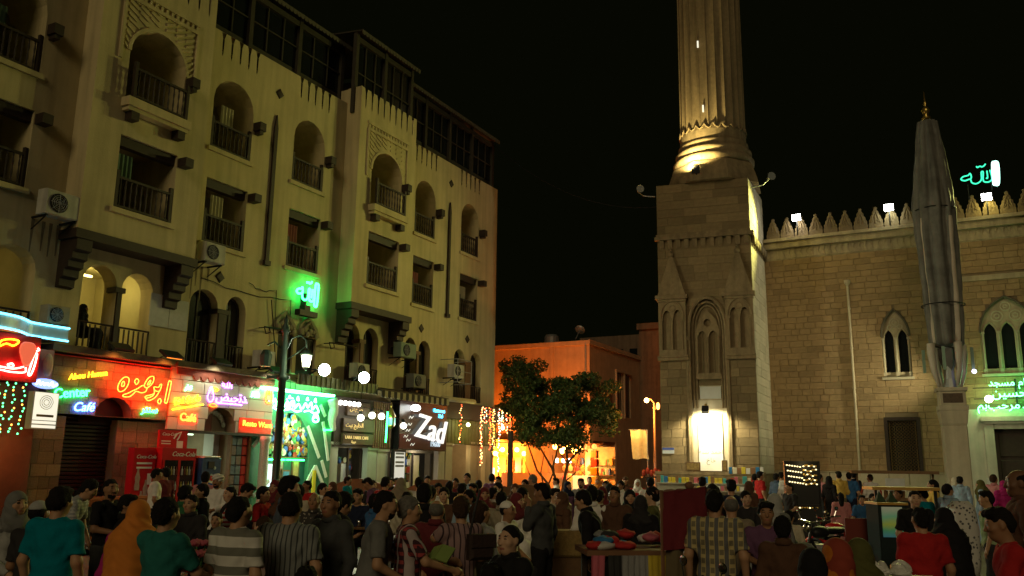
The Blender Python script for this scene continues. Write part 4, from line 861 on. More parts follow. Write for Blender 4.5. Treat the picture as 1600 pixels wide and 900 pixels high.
# ================================================================== LAMP POST, FLOODLIGHTS
def on_plane(M, px, py, y=0.0):          # local point of a building plane seen at a pixel
    Mi = M.inverted(); o = Mi @ Vector((0, 0, CAM_H)); d = Mi.to_3x3() @ pix_ray(px, py)
    return o + d * ((y - o.y) / d.y)
lp = at(432, 730, 25.0)
post = thing('street_lamp', 'tall dark green lamp post with one lit hanging lantern in front of the green bazaar', 'street lamp', Tr(lp.x, lp.y, 0))
PGREEN = mat('post_green', (.03, .06, .045), .45, .2, 6, metal=.3)
MB().lathe([(.24, 0), (.24, .5), (.17, .6), (.15, 1.2), (.12, 1.25), (.11, 4.3), (.16, 4.35), (.16, 4.45), (.1, 4.5), (.085, 5.7), (.13, 5.75), (.13, 5.85), (.05, 6.0), (.07, 6.08), (.01, 6.25)], 14).build('pole', PGREEN, post, smooth=True)
MB().box(-.45, .2, -.05, .05, 4.36, 4.46).build('cross_arm', PGREEN, post)
am = MB(); am.tube([(.05, 0, 5.2), (.2, 0, 5.55), (.45, 0, 5.65), (.62, 0, 5.5), (.66, 0, 5.2)], .03, 6); am.tube([(.05, 0, 4.9), (.35, 0, 5.1), (.62, 0, 5.32)], .02, 5); am.tube([(-.05, 0, 5.2), (-.3, 0, 5.45), (-.5, 0, 5.35)], .03, 6); am.build('scroll_arm', PGREEN, post, smooth=True)
lan = MB().lathe([(.1, 4.72), (.15, 5.05)], 8, .66).build('lantern_glass', glow('lantern_glow', (1, .95, .6), 9), post)
MB().lathe([(.17, 5.052), (.2, 5.08), (.1, 5.2), (.03, 5.24)], 8, .66).lathe([(.04, 4.62), (.1, 4.715)], 8, .66).build('lantern_cap', PGREEN, post)
MB().lathe([(.15, 4.72), (.18, 5.05), (.1, 5.2)], 8, -.52).build('dark_lantern', PGREEN, post)
lamp('lantern_light', 'POINT', (lp.x + .66, lp.y - .35, 4.9), 40, (1, .93, .6), size=.12)
for k, (px, py) in enumerate(((507, 578), (569, 590))):
    q = on_plane(HOTEL, px, py, -1.9); Mf = HOTEL @ Tr(q.x, -1.9, q.z)
    t = thing('floodlight', ['blazing white floodlight just right of the street lamp lantern', 'larger blazing white floodlight above the gold lettered plaques'][k], 'floodlight', Mf, 'floodlights on the hotel front')
    tilt = Rz(-.62) @ Rx(.12)
    MB().lathe([(.21, .02), (.24, .1), (.2, .3), (.08, .36)], 16).build('housing', IRON, t, tilt @ Rx(-math.pi / 2))
    MB().lathe([(.02, .04), (.15, .02), (.205, .0)], 16).build('lens', glow('flood_white', (1, 1, .93), 45), t, tilt @ Rx(-math.pi / 2) @ Tr(0, 0, .015))
    MB().tube([(0, .35, 0), (0, 1.0, -.25), (0, 1.89, -.25)], .03, 6).tube([(-.3, .1, 0), (-.3, .35, 0), (.3, .35, 0), (.3, .1, 0)], .02, 5).build('bracket', IRON, t)
    P = Mf @ Vector((0, 0, 0)); aim = Vector((12, 22, 1.0)) if k == 0 else Vector((15, 30, 1.0))
    lamp('floodlight_beam', 'SPOT', P + (aim - P).normalized() * .4, 1800, (1, .93, .62), aim=aim, size=.22, spot=150, blend=.7)
# cables sagging over the hotel front and across the lane
def cable(name, a, b, sag, label, r=.012):
    p = [a.lerp(b, k / 14) - Vector((0, 0, sag * 4 * (k / 14) * (1 - k / 14))) for k in range(15)]
    MB().tube(p, r, 5).build(name, BLACK, None, label=label, cat='cable')
cable('cable', HOTEL @ Vector((0, .2, 18.9)), MINA @ Vector((0, .4, 15.4)), 1.1, 'thin black cable sagging across the lane from hotel roof to minaret', .02)
cable('cable', HOTEL @ Vector((-16.1, -.1, 7.6)), HOTEL @ Vector((-15.6, -.1, 5.0)), -.02, 'black cable dropping down the wall beside the hooded windows', .02)
for a, b, z, lab in ((-16.6, -15.4, 6.55, 'dark bracket pole on the wall left of the hooded windows'), (-13.2, -11.6, 6.45, 'dark bracket pole on the wall right of the hooded windows')):
    r = MB(); r.tube([(a, -.35, z), (b, -.35, z + .05)], .03, 6); r.tube([(a, -.35, z), (a + .1, -.35, z - .22), (a + .3, -.35, z - .15), (a + .25, -.35, z)], .02, 5)
    for x in (a + .1, b - .1): r.tube([(x, -.35, z), (x, -.001, z)], .02, 5)
    r.build('bracket_pole', IRON, None, HOTEL, label=lab, cat='bracket')

# ================================================================== LANE: sodium lit house, shops, tree
lane = thing('lane_house', 'low orange lit plain house with shops at the end of the lane behind the tree', 'building', LANE)
LPL = mat('lane_plaster', (.5, .34, .2), .9, .22, 1.5, .3, 20, streak=.12)
lw = MB(); lw.holed([(-12, 0), (0, 0), (0, 10.1), (-12, 10.1)], [[(-8, .02), (-4.6, .02), (-4.6, 3.7), (-8, 3.7)], [(-2.9, .02), (-.3, .02), (-.3, 3.4), (-2.9, 3.4)]], 0, 2.4)
lw.quad((-12, 0, 10.1), (0, 0, 10.1), (0, 11, 10.1), (-12, 11, 10.1)); lw.quad((-12, 2.4, 0), (0, 2.4, 0), (0, 2.4, 3.8), (-12, 2.4, 3.8)); lw.quad((-12, 0, 0), (-12, 11, 0), (-12, 11, 10.1), (-12, 0, 10.1))
lw.build('wall', LPL, lane)
s2 = MB(); s2.T = Rz(math.pi / 2)                             # the right hand wall, running back along +y
s2.holed([(0, 0), (9.5, 0), (9.5, 10.25), (0, 10.1)], [[(4.65, 5.5), (5.9, 5.5), (5.9, 8.55), (4.65, 8.55)], [(6.2, 5.5), (7.5, 5.5), (7.5, 8.55), (6.2, 8.55)], [(.6, .02), (4.6, .02), (4.6, 3.7), (.6, 3.7)]], 0, 1.0)
s2.build('side_wall', LPL, lane)
for a in (4.65, 6.2): MB().box(-.12, -.08, a, a + 1.3, 5.5, 8.55).build('dark_window', GLASS_DARK, lane)
MB().box(-.02, .06, -.02, .04, 0, 10.1).box(-12, .08, -.12, -.003, 9.85, 10.15).box(.003, .12, -.1, 9.5, 9.9, 10.2).build('cornice', LPL, lane)
MB().box(-2.75, -2.55, -.1, -.003, 3.8, 10.0).build('pilaster_strip', LPL, lane)
MB().box(-5.9, -1.1, -.9, -.2, 0, 1.62).build('pale_hoarding', mat('pale_hoarding', (.62, .52, .36), .8, .1, 2), None, LANE, label='large blank pale hoarding under the tree in the lane', cat='hoarding')
SOD = (1, .2, .016)
def lane_shop(name, label, M, w, h, wares, e):
    t = thing(name, label, 'shop', M)
    MB().box(0, w, 1.5, 1.56, 0, h).build('back_panel', mat('shop_back_warm', (.55, .42, .2), .8, .3, 4), t)
    MB().box(-.15, w + .15, -.9, .02, h + .02, h + .14).build('canopy', BROWNWOOD, t)
    for z in (.9, 1.5, 2.1): MB().box(0, w, 1.1, 1.49, z, z + .04).build('shelf', BROWNWOOD, t)
    for k in range(wares):
        q = RND.randrange(6); x = RND.uniform(.1, w - .25); z = RND.choice((.94, 1.54, 2.14)); hh = RND.uniform(.2, .45); ww = RND.uniform(.12, .3)
        MB().cbox(x, x + ww, 1.12, 1.3, z, z + hh, .02).build('ware', TR[q], t)
    return t
sh1 = lane_shop('lane_shop', 'dazzling orange lit shop behind the fairy lights at the hotel corner', LANE @ Tr(-7.9, .1, 0), 3.2, 3.6, 26, 1)
for k in range(6): MB().ball((.3 + k * .55, .2, 3.1 - .25 * (k % 2)), .16, 10, 7).build('bulb', glow('bulb_sodium', (1, .45, .07), 30), sh1)
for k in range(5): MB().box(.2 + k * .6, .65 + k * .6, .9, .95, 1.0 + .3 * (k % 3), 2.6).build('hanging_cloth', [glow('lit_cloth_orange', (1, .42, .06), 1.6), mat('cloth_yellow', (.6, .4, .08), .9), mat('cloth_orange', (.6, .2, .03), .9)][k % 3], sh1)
lamp('lane_lamp_light', 'POINT', LANE @ Vector((-6.3, -.9, 3.4)), 2700, SOD, size=.3)
lamp('lane_lamp_light', 'POINT', LANE @ Vector((-6.3, .2, 1.9)), 620, (1, .5, .12), size=.3)
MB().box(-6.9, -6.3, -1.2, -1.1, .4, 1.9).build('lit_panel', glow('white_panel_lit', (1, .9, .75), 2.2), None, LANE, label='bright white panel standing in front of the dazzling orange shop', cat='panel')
sh2 = lane_shop('lantern_shop', 'orange shop hung with rows of lit globe lamps and coloured lanterns', LANE @ Tr(-1.3, -.9, 0), 2.8, 3.3, 24, 0)
for k in range(9): MB().ball((-.1 + k * .33, -1.2 + .25 * (k % 2), 3.25 - .28 * (k % 3 == 1)), .17, 10, 7).build('bulb', glow('bulb_sodium', (1, .45, .07), 30) if k < 6 else glow('bulb_sodium_dim', (1, .4, .08), 2), sh2)
for k in range(6): MB().ball((-.2 + k * .22, -.7, 2.4), .15, 10, 7).build('white_bulb', glow('bulb_cool', (1, .95, .75), 6) if k % 2 == 0 else glow('lantern_orange_glass', (1, .25, .02), 1.3), sh2)
LC = [(1, .25, .03), (1, .6, .1), (.9, .1, .04), (1, .45, .05)]
for k in range(12):
    x = .3 + (k % 6) * .42; z = 1.9 if k < 6 else 1.3
    o = MB().lathe([(.04, -.16), (.13, -.08), (.15, .1), (.05, .22), (.01, .3)], 8).build('lantern', glow(f'lantern_glass_{k % 4}', LC[k % 4], .9), sh2, Tr(x, -.7, z))
cb = MB(); 
for k in range(4): MB().cbox(2.2, 2.65, -1.1, -.8, 1.0 + k * .52, 1.46 + k * .52, .03).build('hanging_bundle', mat(f'bundle_{k}', [(.65, .5, .1), (.55, .3, .03), (.4, .05, .04), (.5, .25, .15)][k], .8, .2), sh2)
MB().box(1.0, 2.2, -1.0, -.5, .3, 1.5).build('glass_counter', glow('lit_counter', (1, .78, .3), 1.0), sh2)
lamp('lane_lamp_light', 'POINT', LANE @ Vector((-.1, -2.6, 3.2)), 1900, SOD, size=.3); lamp('lane_lamp_light', 'POINT', LANE @ Vector((.1, -.5, 2.2)), 160, (1, .6, .2), size=.2)
bh = thing('back_house', 'tall dark house deeper in the lane beside the minaret', 'building', LANE @ Tr(1.5, 9.5, 0))
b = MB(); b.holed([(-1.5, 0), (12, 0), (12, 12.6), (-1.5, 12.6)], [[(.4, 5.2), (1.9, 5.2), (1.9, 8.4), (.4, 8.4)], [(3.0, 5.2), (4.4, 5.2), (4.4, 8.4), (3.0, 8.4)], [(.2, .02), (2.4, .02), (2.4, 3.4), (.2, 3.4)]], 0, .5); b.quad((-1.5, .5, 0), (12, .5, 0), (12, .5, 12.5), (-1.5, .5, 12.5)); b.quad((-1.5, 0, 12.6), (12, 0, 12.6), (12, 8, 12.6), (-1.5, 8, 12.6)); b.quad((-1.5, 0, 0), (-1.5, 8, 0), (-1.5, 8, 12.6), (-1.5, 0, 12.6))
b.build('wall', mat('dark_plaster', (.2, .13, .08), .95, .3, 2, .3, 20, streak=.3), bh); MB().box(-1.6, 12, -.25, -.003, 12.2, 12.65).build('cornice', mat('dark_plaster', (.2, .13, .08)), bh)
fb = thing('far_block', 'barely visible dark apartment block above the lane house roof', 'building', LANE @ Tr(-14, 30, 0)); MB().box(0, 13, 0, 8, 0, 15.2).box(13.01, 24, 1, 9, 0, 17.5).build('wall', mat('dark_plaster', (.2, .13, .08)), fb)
for k in range(8): MB().box(1 + k * 1.5, 1.8 + k * 1.5, -.05, -.002, 12.5, 13.8).build('window', GLASS_DARK, fb)

# roof clutter, pipes and wires of the lane house
MB().lathe([(.5, 0), (.52, 1.0), (.4, 1.15), (.1, 1.2)], 14).build('water_tank', GREYMETAL, lane, Tr(-4.4, 3.5, 10.1)); MB().tube([(-.2, -.1, 10.0), (-.2, -.1, 4.2)], .05, 6).build('drain_pipe', GREYMETAL, lane); MB().tube([(-6, -.05, 4.5), (-4, -.06, 4.2), (-2, -.06, 4.4), (0, -.05, 4.3)], .02, 5).build('wire', BLACK, lane)
MB().lathe([(.02, 0), (.3, .08), (.36, .16)], 14).tube([(0, 0, 0), (0, 0, -.9)], .03, 6).build('satellite_dish', GREYMETAL, lane, Tr(-1.2, 1.2, 11.0) @ Rx(-.8))
for k in range(3): MB().box(.003, .05, 1.0 + k * 1.1, 1.7 + k * 1.1, 5.8, 7.6).build('closed_shutter', BROWNWOOD, lane)
for k in range(2): MB().box(.02, .14, 4.5 + k * 1.55, 4.62 + k * 1.55, 5.4, 8.65).box(.0, .16, 4.5 + k * 1.55, 6.0 + k * 1.55, 8.56, 8.7).build('window_surround', LPL, lane)
# street lamp with two sodium heads, hanging yellow cloth
q = at(1024, 740, 47.5); sl = thing('street_lamp', 'orange sodium street lamp post against the left edge of the minaret', 'street lamp', Tr(q.x, q.y, 0))
MB().lathe([(.13, 0), (.12, .8), (.08, .9), (.06, 5.3)], 10).build('pole', GREYMETAL, sl, smooth=True)
MB().tube([(0, 0, 5.25), (0, 0, 5.5), (-.2, -.05, 5.7), (-.38, -.1, 5.72)], .035, 6).tube([(0, 0, 5.0), (.12, -.2, 5.3), (.14, -.3, 5.35)], .03, 6).build('arm', GREYMETAL, sl)
MB().ball((-.42, -.12, 5.62), .13, 10, 7).build('lamp_globe', glow('street_sodium', (1, .62, .2), 20), sl, smooth=True); MB().ball((.16, -.34, 5.3), (.1, .1, .2), 10, 7).build('lamp_globe', glow('street_sodium_dim', (1, .4, .08), 7), sl, smooth=True)
lamp('sodium_light', 'POINT', (q.x - .42, q.y - .4, 5.6), 520, SOD, size=.15); lamp('sodium_light', 'POINT', (q.x + .2, q.y - .7, 5.3), 60, SOD, size=.1)
q = at(997, 672, 46.5); cl = thing('hanging_banner', 'yellow lit cloth banner hanging from a rod left of the minaret', 'banner', Tr(q.x, q.y, 0))
bb = MB(); 
for i in range(9):
    for j in range(7):
        f = lambda u, v: (-.42 + u * .84 + .12 * v, .05 * math.sin(u * 9 + v) - .04 * math.sin(v * 7), q.z - v * 1.5 - .03 * math.sin(u * 7))
        bb.quad(f(i / 9, j / 7), f((i + 1) / 9, j / 7), f((i + 1) / 9, (j + 1) / 7), f(i / 9, (j + 1) / 7))
bb.build('cloth', mat('banner_cloth', (.75, .6, .3), .9, .25, 5), cl, smooth=True); MB().tube([(-.5, 0, q.z + .02), (.5, 0, q.z + .02)], .02, 6).tube([(.48, 0, q.z), (.5, 0, 0)], .025, 6).build('rod', GREYMETAL, cl)
lamp('banner_lamp_light', 'POINT', (q.x - .2, q.y - .9, q.z + .1), 110, (1, .55, .16), size=.1)
tr_ = thing('red_tray_stand', 'stand of red plastic wares beside the sodium street lamp', 'stall', Tr(at(1018, 740, 45.6).x, 45.6, 0))
MB().box(-.5, .5, -.3, .3, 1.5, 1.58).box(-.05, .05, -.05, .05, 0, 1.499).build('tray', DARKWOOD, tr_)
for k in range(5): MB().ball((-.4 + k * .2, 0, 1.75 + .1 * (k % 2)), (.1, .1, .17), 8, 6).build('ware', TR[1], tr_)

# tree: several thin stems, dense dark green crown
def tree(label, M, stems, blobs, leaf_n, mats, leaf=.13, seed=3, M2=None):
    t = thing('street_tree', label, 'tree', M)
    b = MB()
    for pts, r0 in stems:
        n = len(pts); sp = pts; b.tube(sp, [r0 * (1 - .75 * k / (n - 1)) for k in range(n)], 7)
    b.build('trunk', mats[0], t, smooth=True)
    rng = np.random.default_rng(seed); ws = np.array([bb[3] * bb[4] * bb[5] for bb in blobs]); ws = ws / ws.sum()
    idx = rng.choice(len(blobs), leaf_n, p=ws); B = np.array(blobs)[idx]
    u = rng.normal(size=(leaf_n, 3)); u /= np.linalg.norm(u, axis=1)[:, None]
    rr = rng.uniform(.25, 1, leaf_n) ** .5 * (1 + .16 * np.sin(u[:, 0] * 9 + B[:, 0] * 5) * np.cos(u[:, 2] * 8))
    C = B[:, :3] + u * B[:, 3:6] * rr[:, None]
    keep = (np.sin(C[:, 0] * 3.1) + np.sin(C[:, 1] * 2.7 + 1) + np.sin(C[:, 2] * 3.7 + 2)) > -1.0
    C = C[keep]; n = len(C)
    a = rng.normal(size=(n, 3)); a /= np.linalg.norm(a, axis=1)[:, None]; c = rng.normal(size=(n, 3)); c -= (c * a).sum(1)[:, None] * a; c /= np.linalg.norm(c, axis=1)[:, None]
    L = leaf * rng.uniform(.6, 1.4, n)[:, None]
    V = np.stack([C - a * L, C + c * L * .45, C + a * L, C - c * L * .45], 1).reshape(-1, 3)
    me = bpy.data.meshes.new('crown'); me.vertices.add(4 * n); me.vertices.foreach_set('co', V.ravel()); me.loops.add(4 * n); me.loops.foreach_set('vertex_index', np.arange(4 * n)); me.polygons.add(n); me.polygons.foreach_set('loop_start', np.arange(n) * 4)
    for m in mats[1:]: me.materials.append(m)
    me.polygons.foreach_set('material_index', rng.integers(0, len(mats) - 1, n)); me.update(); me.validate()
    link('crown', me, t); return t
BARK = mat('bark', (.1, .065, .035), .95, .3, 8, .6, 18)
LEAFS = [mat('leaf_a', (.06, .11, .028), .6, .3, 2), mat('leaf_b', (.08, .12, .03), .6, .3, 2), mat('leaf_c', (.03, .06, .015), .6, .3, 2)]
def ragged(blobs):                                           # break the big masses into many uneven sprays
    r = random.Random(77); out = []
    for x, y, z, a, b, c in blobs:
        out.append((x, y, z, a * .86, b * .85, c * .86))
        for k in range(9):
            u = Vector((r.gauss(0, 1), r.gauss(0, .8), r.gauss(.15, .9))).normalized(); f = r.uniform(.75, 1.22); s = r.uniform(.16, .4)
            out.append((x + u.x * a * f, y + u.y * b * f, z + u.z * c * f, a * s + .1, b * s + .1, (c * s + .08) * .8))
    return out
q = at(872, 740, 46)
tree('dense dark green street tree with thin forked stems in front of the orange lane house', Tr(q.x, 46, 0),
     [([(.1, 0, 0), (0, .05, 1.0), (-.3, .1, 1.9), (-.9, .1, 2.9), (-1.6, 0, 4.3)], .1), ([(.15, 0, 0), (.3, 0, 1.2), (.5, .1, 2.2), (.4, .1, 3.4), (.7, .1, 5)], .11), ([(-.15, .1, 0), (-.5, 0, 1.1), (-1.1, -.1, 1.8), (-1.5, -.1, 2.9), (-2.1, 0, 4.6)], .08), ([(.5, .1, 2.2), (1.2, 0, 3.0), (1.9, .1, 4.2)], .07), ([(-.3, .1, 1.9), (-.1, 0, 2.6), (.1, .1, 3.8)], .06), ([(-.5, 0, 1.1), (-.2, .1, 1.8), (-.3, .1, 2.6)], .05), ([(-.2, .1, 0), (-.7, .1, .8), (-.9, 0, 1.7), (-.7, .1, 2.8)], .06), ([(.3, 0, 1.2), (.9, .1, 1.7), (1.1, 0, 2.8)], .045), ([(-.7, .1, .8), (-1.4, 0, 1.4), (-1.9, .1, 2.6)], .04), ([(.5, .1, 2.2), (.1, .1, 2.7), (-.1, 0, 3.6)], .04)],
     ragged([(-2.0, 0, 6.5, 1.25, 1.1, 1.15), (-2.5, .1, 7.2, .75, .8, .55), (-1.2, -.3, 5.2, 1.7, 1.4, 1.6), (.2, 0, 5.6, 1.7, 1.5, 1.25), (1.5, .1, 5.4, 1.5, 1.3, 1.2), (2.3, 0, 4.9, 1.0, 1.0, .8), (.3, -.4, 4.0, 1.4, 1.2, .9), (-2.6, .1, 5.4, .6, .8, .8), (1.3, .3, 6.3, .8, .8, .5), (-1.3, -.2, 3.6, 1.2, .9, .7), (.6, -.2, 3.5, 1.3, .9, .6), (-2.3, 0, 4.4, .8, .8, .7), (2.6, .1, 4.0, .5, .5, .5)]), 44000, [BARK] + LEAFS, .085)
q = at(797, 740, 42); MB().lathe([(.16, 0), (.13, 1.5), (.13, 3.6), (.16, 3.65)], 10).build('pole', mat('dark_post', (.05, .035, .025), .8, .3, 8), None, Tr(q.x, 42, 0), label='plain dark post in front of the dazzling orange shop', cat='post')

# ================================================================== MINARET
mina = thing('minaret', 'stone minaret with fluted round shaft on a square gothic panelled base', 'minaret', MINA)
W_, D_ = 4.6, 3.97
SKEW = Matrix(((1, .103, 0, 0), (0, .995, 0, 0), (0, 0, 1, 0), (0, 0, 0, 1)))     # its flank follows the mosque's grid
SK = Matrix(); cb = MB(); cb.T = SKEW
cb.holed([(0, 0), (W_, 0), (W_, 16.4), (0, 16.4)], [[(1.42, 1.8), (3.32, 1.8), (3.32, 8.6)] + [(2.37 + .95 * math.cos(a), 8.6 + 1.75 * math.sin(a) ** .9) for a in (math.pi * k / 12 for k in range(1, 12))] + [(1.42, 8.6)]], .0, .3)
cb.quad((W_, 0, 0), (W_, D_, 0), (W_, D_, 16.4), (W_, 0, 16.4)); cb.quad((0, D_, 0), (0, 0, 0), (0, 0, 16.4), (0, D_, 16.4)); cb.quad((0, D_, 0), (W_, D_, 0), (W_, D_, 16.4), (0, D_, 16.4)); cb.quad((0, 0, 16.4), (W_, 0, 16.4), (W_, D_, 16.4), (0, D_, 16.4)); cb.quad((1.3, .3, 1.7), (3.5, .3, 1.7), (3.5, .3, 10.6), (1.3, .3, 10.6))
cb.build('core_wall', STONE_MINA, mina)
FL = Tr(W_, 0, 0) @ Rz(math.pi / 2 - math.atan2(.103, .995))
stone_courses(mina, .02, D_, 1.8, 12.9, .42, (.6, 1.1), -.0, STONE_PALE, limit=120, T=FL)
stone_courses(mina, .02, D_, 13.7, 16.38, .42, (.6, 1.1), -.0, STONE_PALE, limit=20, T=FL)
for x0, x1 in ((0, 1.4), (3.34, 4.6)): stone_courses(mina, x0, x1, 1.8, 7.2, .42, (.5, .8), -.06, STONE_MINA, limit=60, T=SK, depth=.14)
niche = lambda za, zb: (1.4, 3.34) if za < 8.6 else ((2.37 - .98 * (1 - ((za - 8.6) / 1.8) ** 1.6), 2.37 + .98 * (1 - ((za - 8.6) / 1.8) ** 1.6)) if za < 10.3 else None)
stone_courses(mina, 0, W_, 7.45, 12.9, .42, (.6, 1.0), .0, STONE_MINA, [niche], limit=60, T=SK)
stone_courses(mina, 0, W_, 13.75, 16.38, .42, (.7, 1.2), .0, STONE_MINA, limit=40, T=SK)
MTRIM = mat('minaret_carved_limestone_dimmed', (.25, .185, .098), .92, .3, 5, .5, 26, streak=.35)  # carved limestone darkened too, the minaret's dimmer light put into the colour
def part(b, name, m=MTRIM, M=None, **k): return b.build(name, m, mina, M if M is not None else SK, **k)
# plinth, string courses, corbel table
part(MB().box(-.25, W_ + .2, -.3, -.005, 0, 1.72).box(-.3, W_ + .25, -.36, -.006, 1.722, 1.86), 'plinth')
part(MB().box(W_ + .07, W_ + .25, -.2, D_, 0, 1.7), 'plinth')
for x0, x1 in ((-.06, 1.46), (3.28, W_ + .06)): part(MB().xprism([(-.002, 7.2), (-.3, 7.22), (-.34, 7.36), (-.4, 7.38), (-.4, 7.46), (-.002, 7.46)], x0, x1), 'string_course')
cr = MB(); cr.box(-.12, W_ + .12, -.2, -.004, 13.42, 13.6).box(-.05, W_ + .05, -.12, -.005, 13.602, 13.74).box(W_ + .1, W_ + .2, -.2, D_, 13.42, 13.6)
part(cr, 'cornice')
for k in range(11): part(MB().xprism([(-.16, 13.4), (-.02, 13.4), (-.02, 12.95), (-.09, 13.05)], .12 + k * .42, .34 + k * .42), 'dentil')
for k in range(8): part(MB().prism([(.05, 13.0), (.2, 13.4), (-.2, 13.4), (-.05, 13.0)], -.2, -.06), 'dentil', M=FL @ Tr(.35 + k * .47, 0, 0))
# corner turrets: blind two light windows under stone spires
for x0, x1, big in ((.02, 1.38, 0), (3.3, 4.62, 1)):
    w = x1 - x0; c = (x0 + x1) / 2; tb = MB(); lt = [arch(x0 + .2, c - .05, 7.75, 9.2, 9.75, 7), arch(c + .05, x1 - .2, 7.75, 9.2, 9.75, 7)]
    tb.holed([(x0, 7.47), (x1, 7.47), (x1, 10.3), (x0, 10.3)], lt, -.3, .22); tb.quad((x0, -.3, 7.47), (x0, 0, 7.47), (x0, 0, 10.3), (x0, -.3, 10.3)); tb.quad((x1, -.3, 7.47), (x1, 0, 7.47), (x1, 0, 10.3), (x1, -.3, 10.3)); tb.quad((x0, -.09, 7.5), (x1, -.09, 7.5), (x1, -.09, 10), (x0, -.09, 10)); tb.quad((x0, -.3, 10.3), (x1, -.3, 10.3), (x1, 0, 10.3), (x0, 0, 10.3))
    hood = [(c + (w / 2 - .1) * math.cos(a), 9.35 + .85 * math.sin(a)) for a in (math.pi * k / 10 for k in range(11))]; tb.tube([(p[0], -.32, p[1]) for p in hood], .05, 6); tb.tube([(c + .16 * math.cos(a), -.31, 9.82 + .16 * math.sin(a)) for a in (math.pi * k / 6 for k in range(12))], .03, 5, closed=True)
    for x in (x0 + .17, c, x1 - .17): tb.tube([(x, -.32, 7.75), (x, -.32, 9.2)], .04, 6); tb.box(x - .06, x + .06, -.37, -.27, 9.2, 9.32)
    part(tb, 'corner_turret')
    part(MB().box(x0 - .12, x1 + .12, -.46, -.004, 10.302, 10.5).box(x0 - .04, x1 + .04, -.38, -.005, 10.18, 10.3), 'turret_cornice')
    sp = MB(); n = 4; base = [(x0 - .02, -.36), (x1 + .02, -.36), (x1 + .02, -.006), (x0 - .02, -.006)]; top = [(c - .1, -.2), (c + .1, -.2), (c + .1, -.006), (c - .1, -.006)]
    A = [sp.pt((*p, 10.502)) for p in base]; B = [sp.pt((*p, 12.5)) for p in top]
    for k in range(4): sp.face((A[k], A[(k + 1) % 4], B[(k + 1) % 4], B[k]))
    sp.face(B); sp.ball((c, -.14, 12.62), .15, 8, 6); sp.ball((c, -.14, 12.85), .08, 8, 6); part(sp, 'spire')
# central blind gothic window with mouldings, plaque, lit marble slab
gw = MB()
for d, rr, y in ((.0, .09, -.08), (.16, .06, .1), (.3, .05, .22)):
    pts = [(1.46 + d, y, 4.9 if d > .1 else 1.9), (1.46 + d, y, 8.6)] + [(2.37 - (.91 - d) * math.cos(a), y, 8.6 + (1.75 - d * 1.2) * math.sin(a) ** .9) for a in (math.pi * k / 14 for k in range(1, 14))] + [(3.28 - d, y, 8.6), (3.28 - d, y, 4.9 if d > .1 else 1.9)]
    gw.tube(pts, rr, 6)
part(gw, 'arch_moulding')
tr2 = MB(); tr2.holed([(1.8, 6.45), (2.94, 6.45), (2.94, 8.75), (2.75, 9.3), (2.37, 9.75), (1.99, 9.3), (1.8, 8.75)], [arch(1.88, 2.32, 6.6, 8.3, 8.7, 7), arch(2.42, 2.86, 6.6, 8.3, 8.7, 7), [(2.37 + .18 * math.cos(a), 9.1 + .2 * math.sin(a)) for a in (math.pi * k / 6 for k in range(12))]], .12, .16)
for x in (1.85, 2.37, 2.89): tr2.tube([(x, .1, 6.6), (x, .1, 8.4)], .05, 6)
for z in (7.0, 7.5, 8.0): 
    for x in (2.1, 2.64): tr2.box(x - .02, x + .02, .26, .295, 6.6, 8.6)
tr2.box(1.75, 3.0, .05, .29, 6.3, 6.44); part(tr2, 'tracery_window')
for x in (1.38, 3.36): part(MB().tube([(x, -.12, 1.9), (x, -.12, 8.2)], .07, 7).box(x - .1, x + .1, -.22, -.03, 8.201, 8.45), 'engaged_column')
pq = part(MB().box(1.9, 2.9, .2, .29, 5.35, 5.95), 'name_plaque', mat('plaque_grey', (.5, .5, .45), .5, .1, 3)); MB().box(1.86, 2.94, .17, .199, 5.31, 5.35).box(1.86, 2.94, .17, .199, 5.95, 5.99).build('plaque_frame', STONE_TRIM, pq)
sl_ = part(MB().box(1.76, 2.9, .2, .295, 1.9, 4.6), 'marble_slab', MARBLE); part(MB().box(1.43, 3.31, .285, .298, 1.9, 5.3), 'niche_lining', STONE_PALE)
for k in range(3): link('inscription', text_mesh('inscription', ['\ufee5\ufe8e\ufec3\ufee0\ufeb4\ufedf\ufe8d', '\ufe94\ufee8\ufeb3 \ufeaa\ufee4\ufea3\ufe8d', '\ufea5\ufe8e\ufea7'][k], .3, mat('carved_grey', (.3, .3, .27), .8), extrude=.004, align='CENTER'), sl_, Tr(2.33, .195, 3.2 - k * .4) @ UPRIGHT)
ns = part(MB().box(.05, .62, -.145, -.13, 2.7, 2.98), 'street_sign', mat('sign_pale', (.45, .48, .5), .5, .1)); MB().box(.05, .62, -.155, -.146, 2.88, 2.98).build('blue_band', mat('sign_blue', (.05, .08, .3), .5), ns)
fl_ = thing('floodlight', 'small black floodlight lighting the white marble slab on the minaret base', 'floodlight', MINA @ Tr(2.22, -.55, 4.78), 'small black floodlights on the minaret')
MB().box(-.16, .16, -.1, .1, -.16, .16).build('housing', BLACK, fl_, Rx(-.5)); MB().tube([(0, .1, .1), (0, .4, .28), (0, .8, .32)], .02, 6).build('arm', IRON, fl_); MB().ball((0, .2, .24), .07, 8, 6).build('joint', mat('brass', (.35, .24, .06)), fl_); MB().box(-.13, .13, .101, .11, -.13, .13).build('lens', glow('flood_lens', (1, .95, .7), 30), fl_, Rx(-.5))
lamp('floodlight_beam', 'SPOT', MINA @ Vector((2.3, -.66, 4.52)), 900, (1, .9, .56), aim=MINA @ Vector((2.35, .25, 3.3)), size=.12, spot=150, blend=.35)
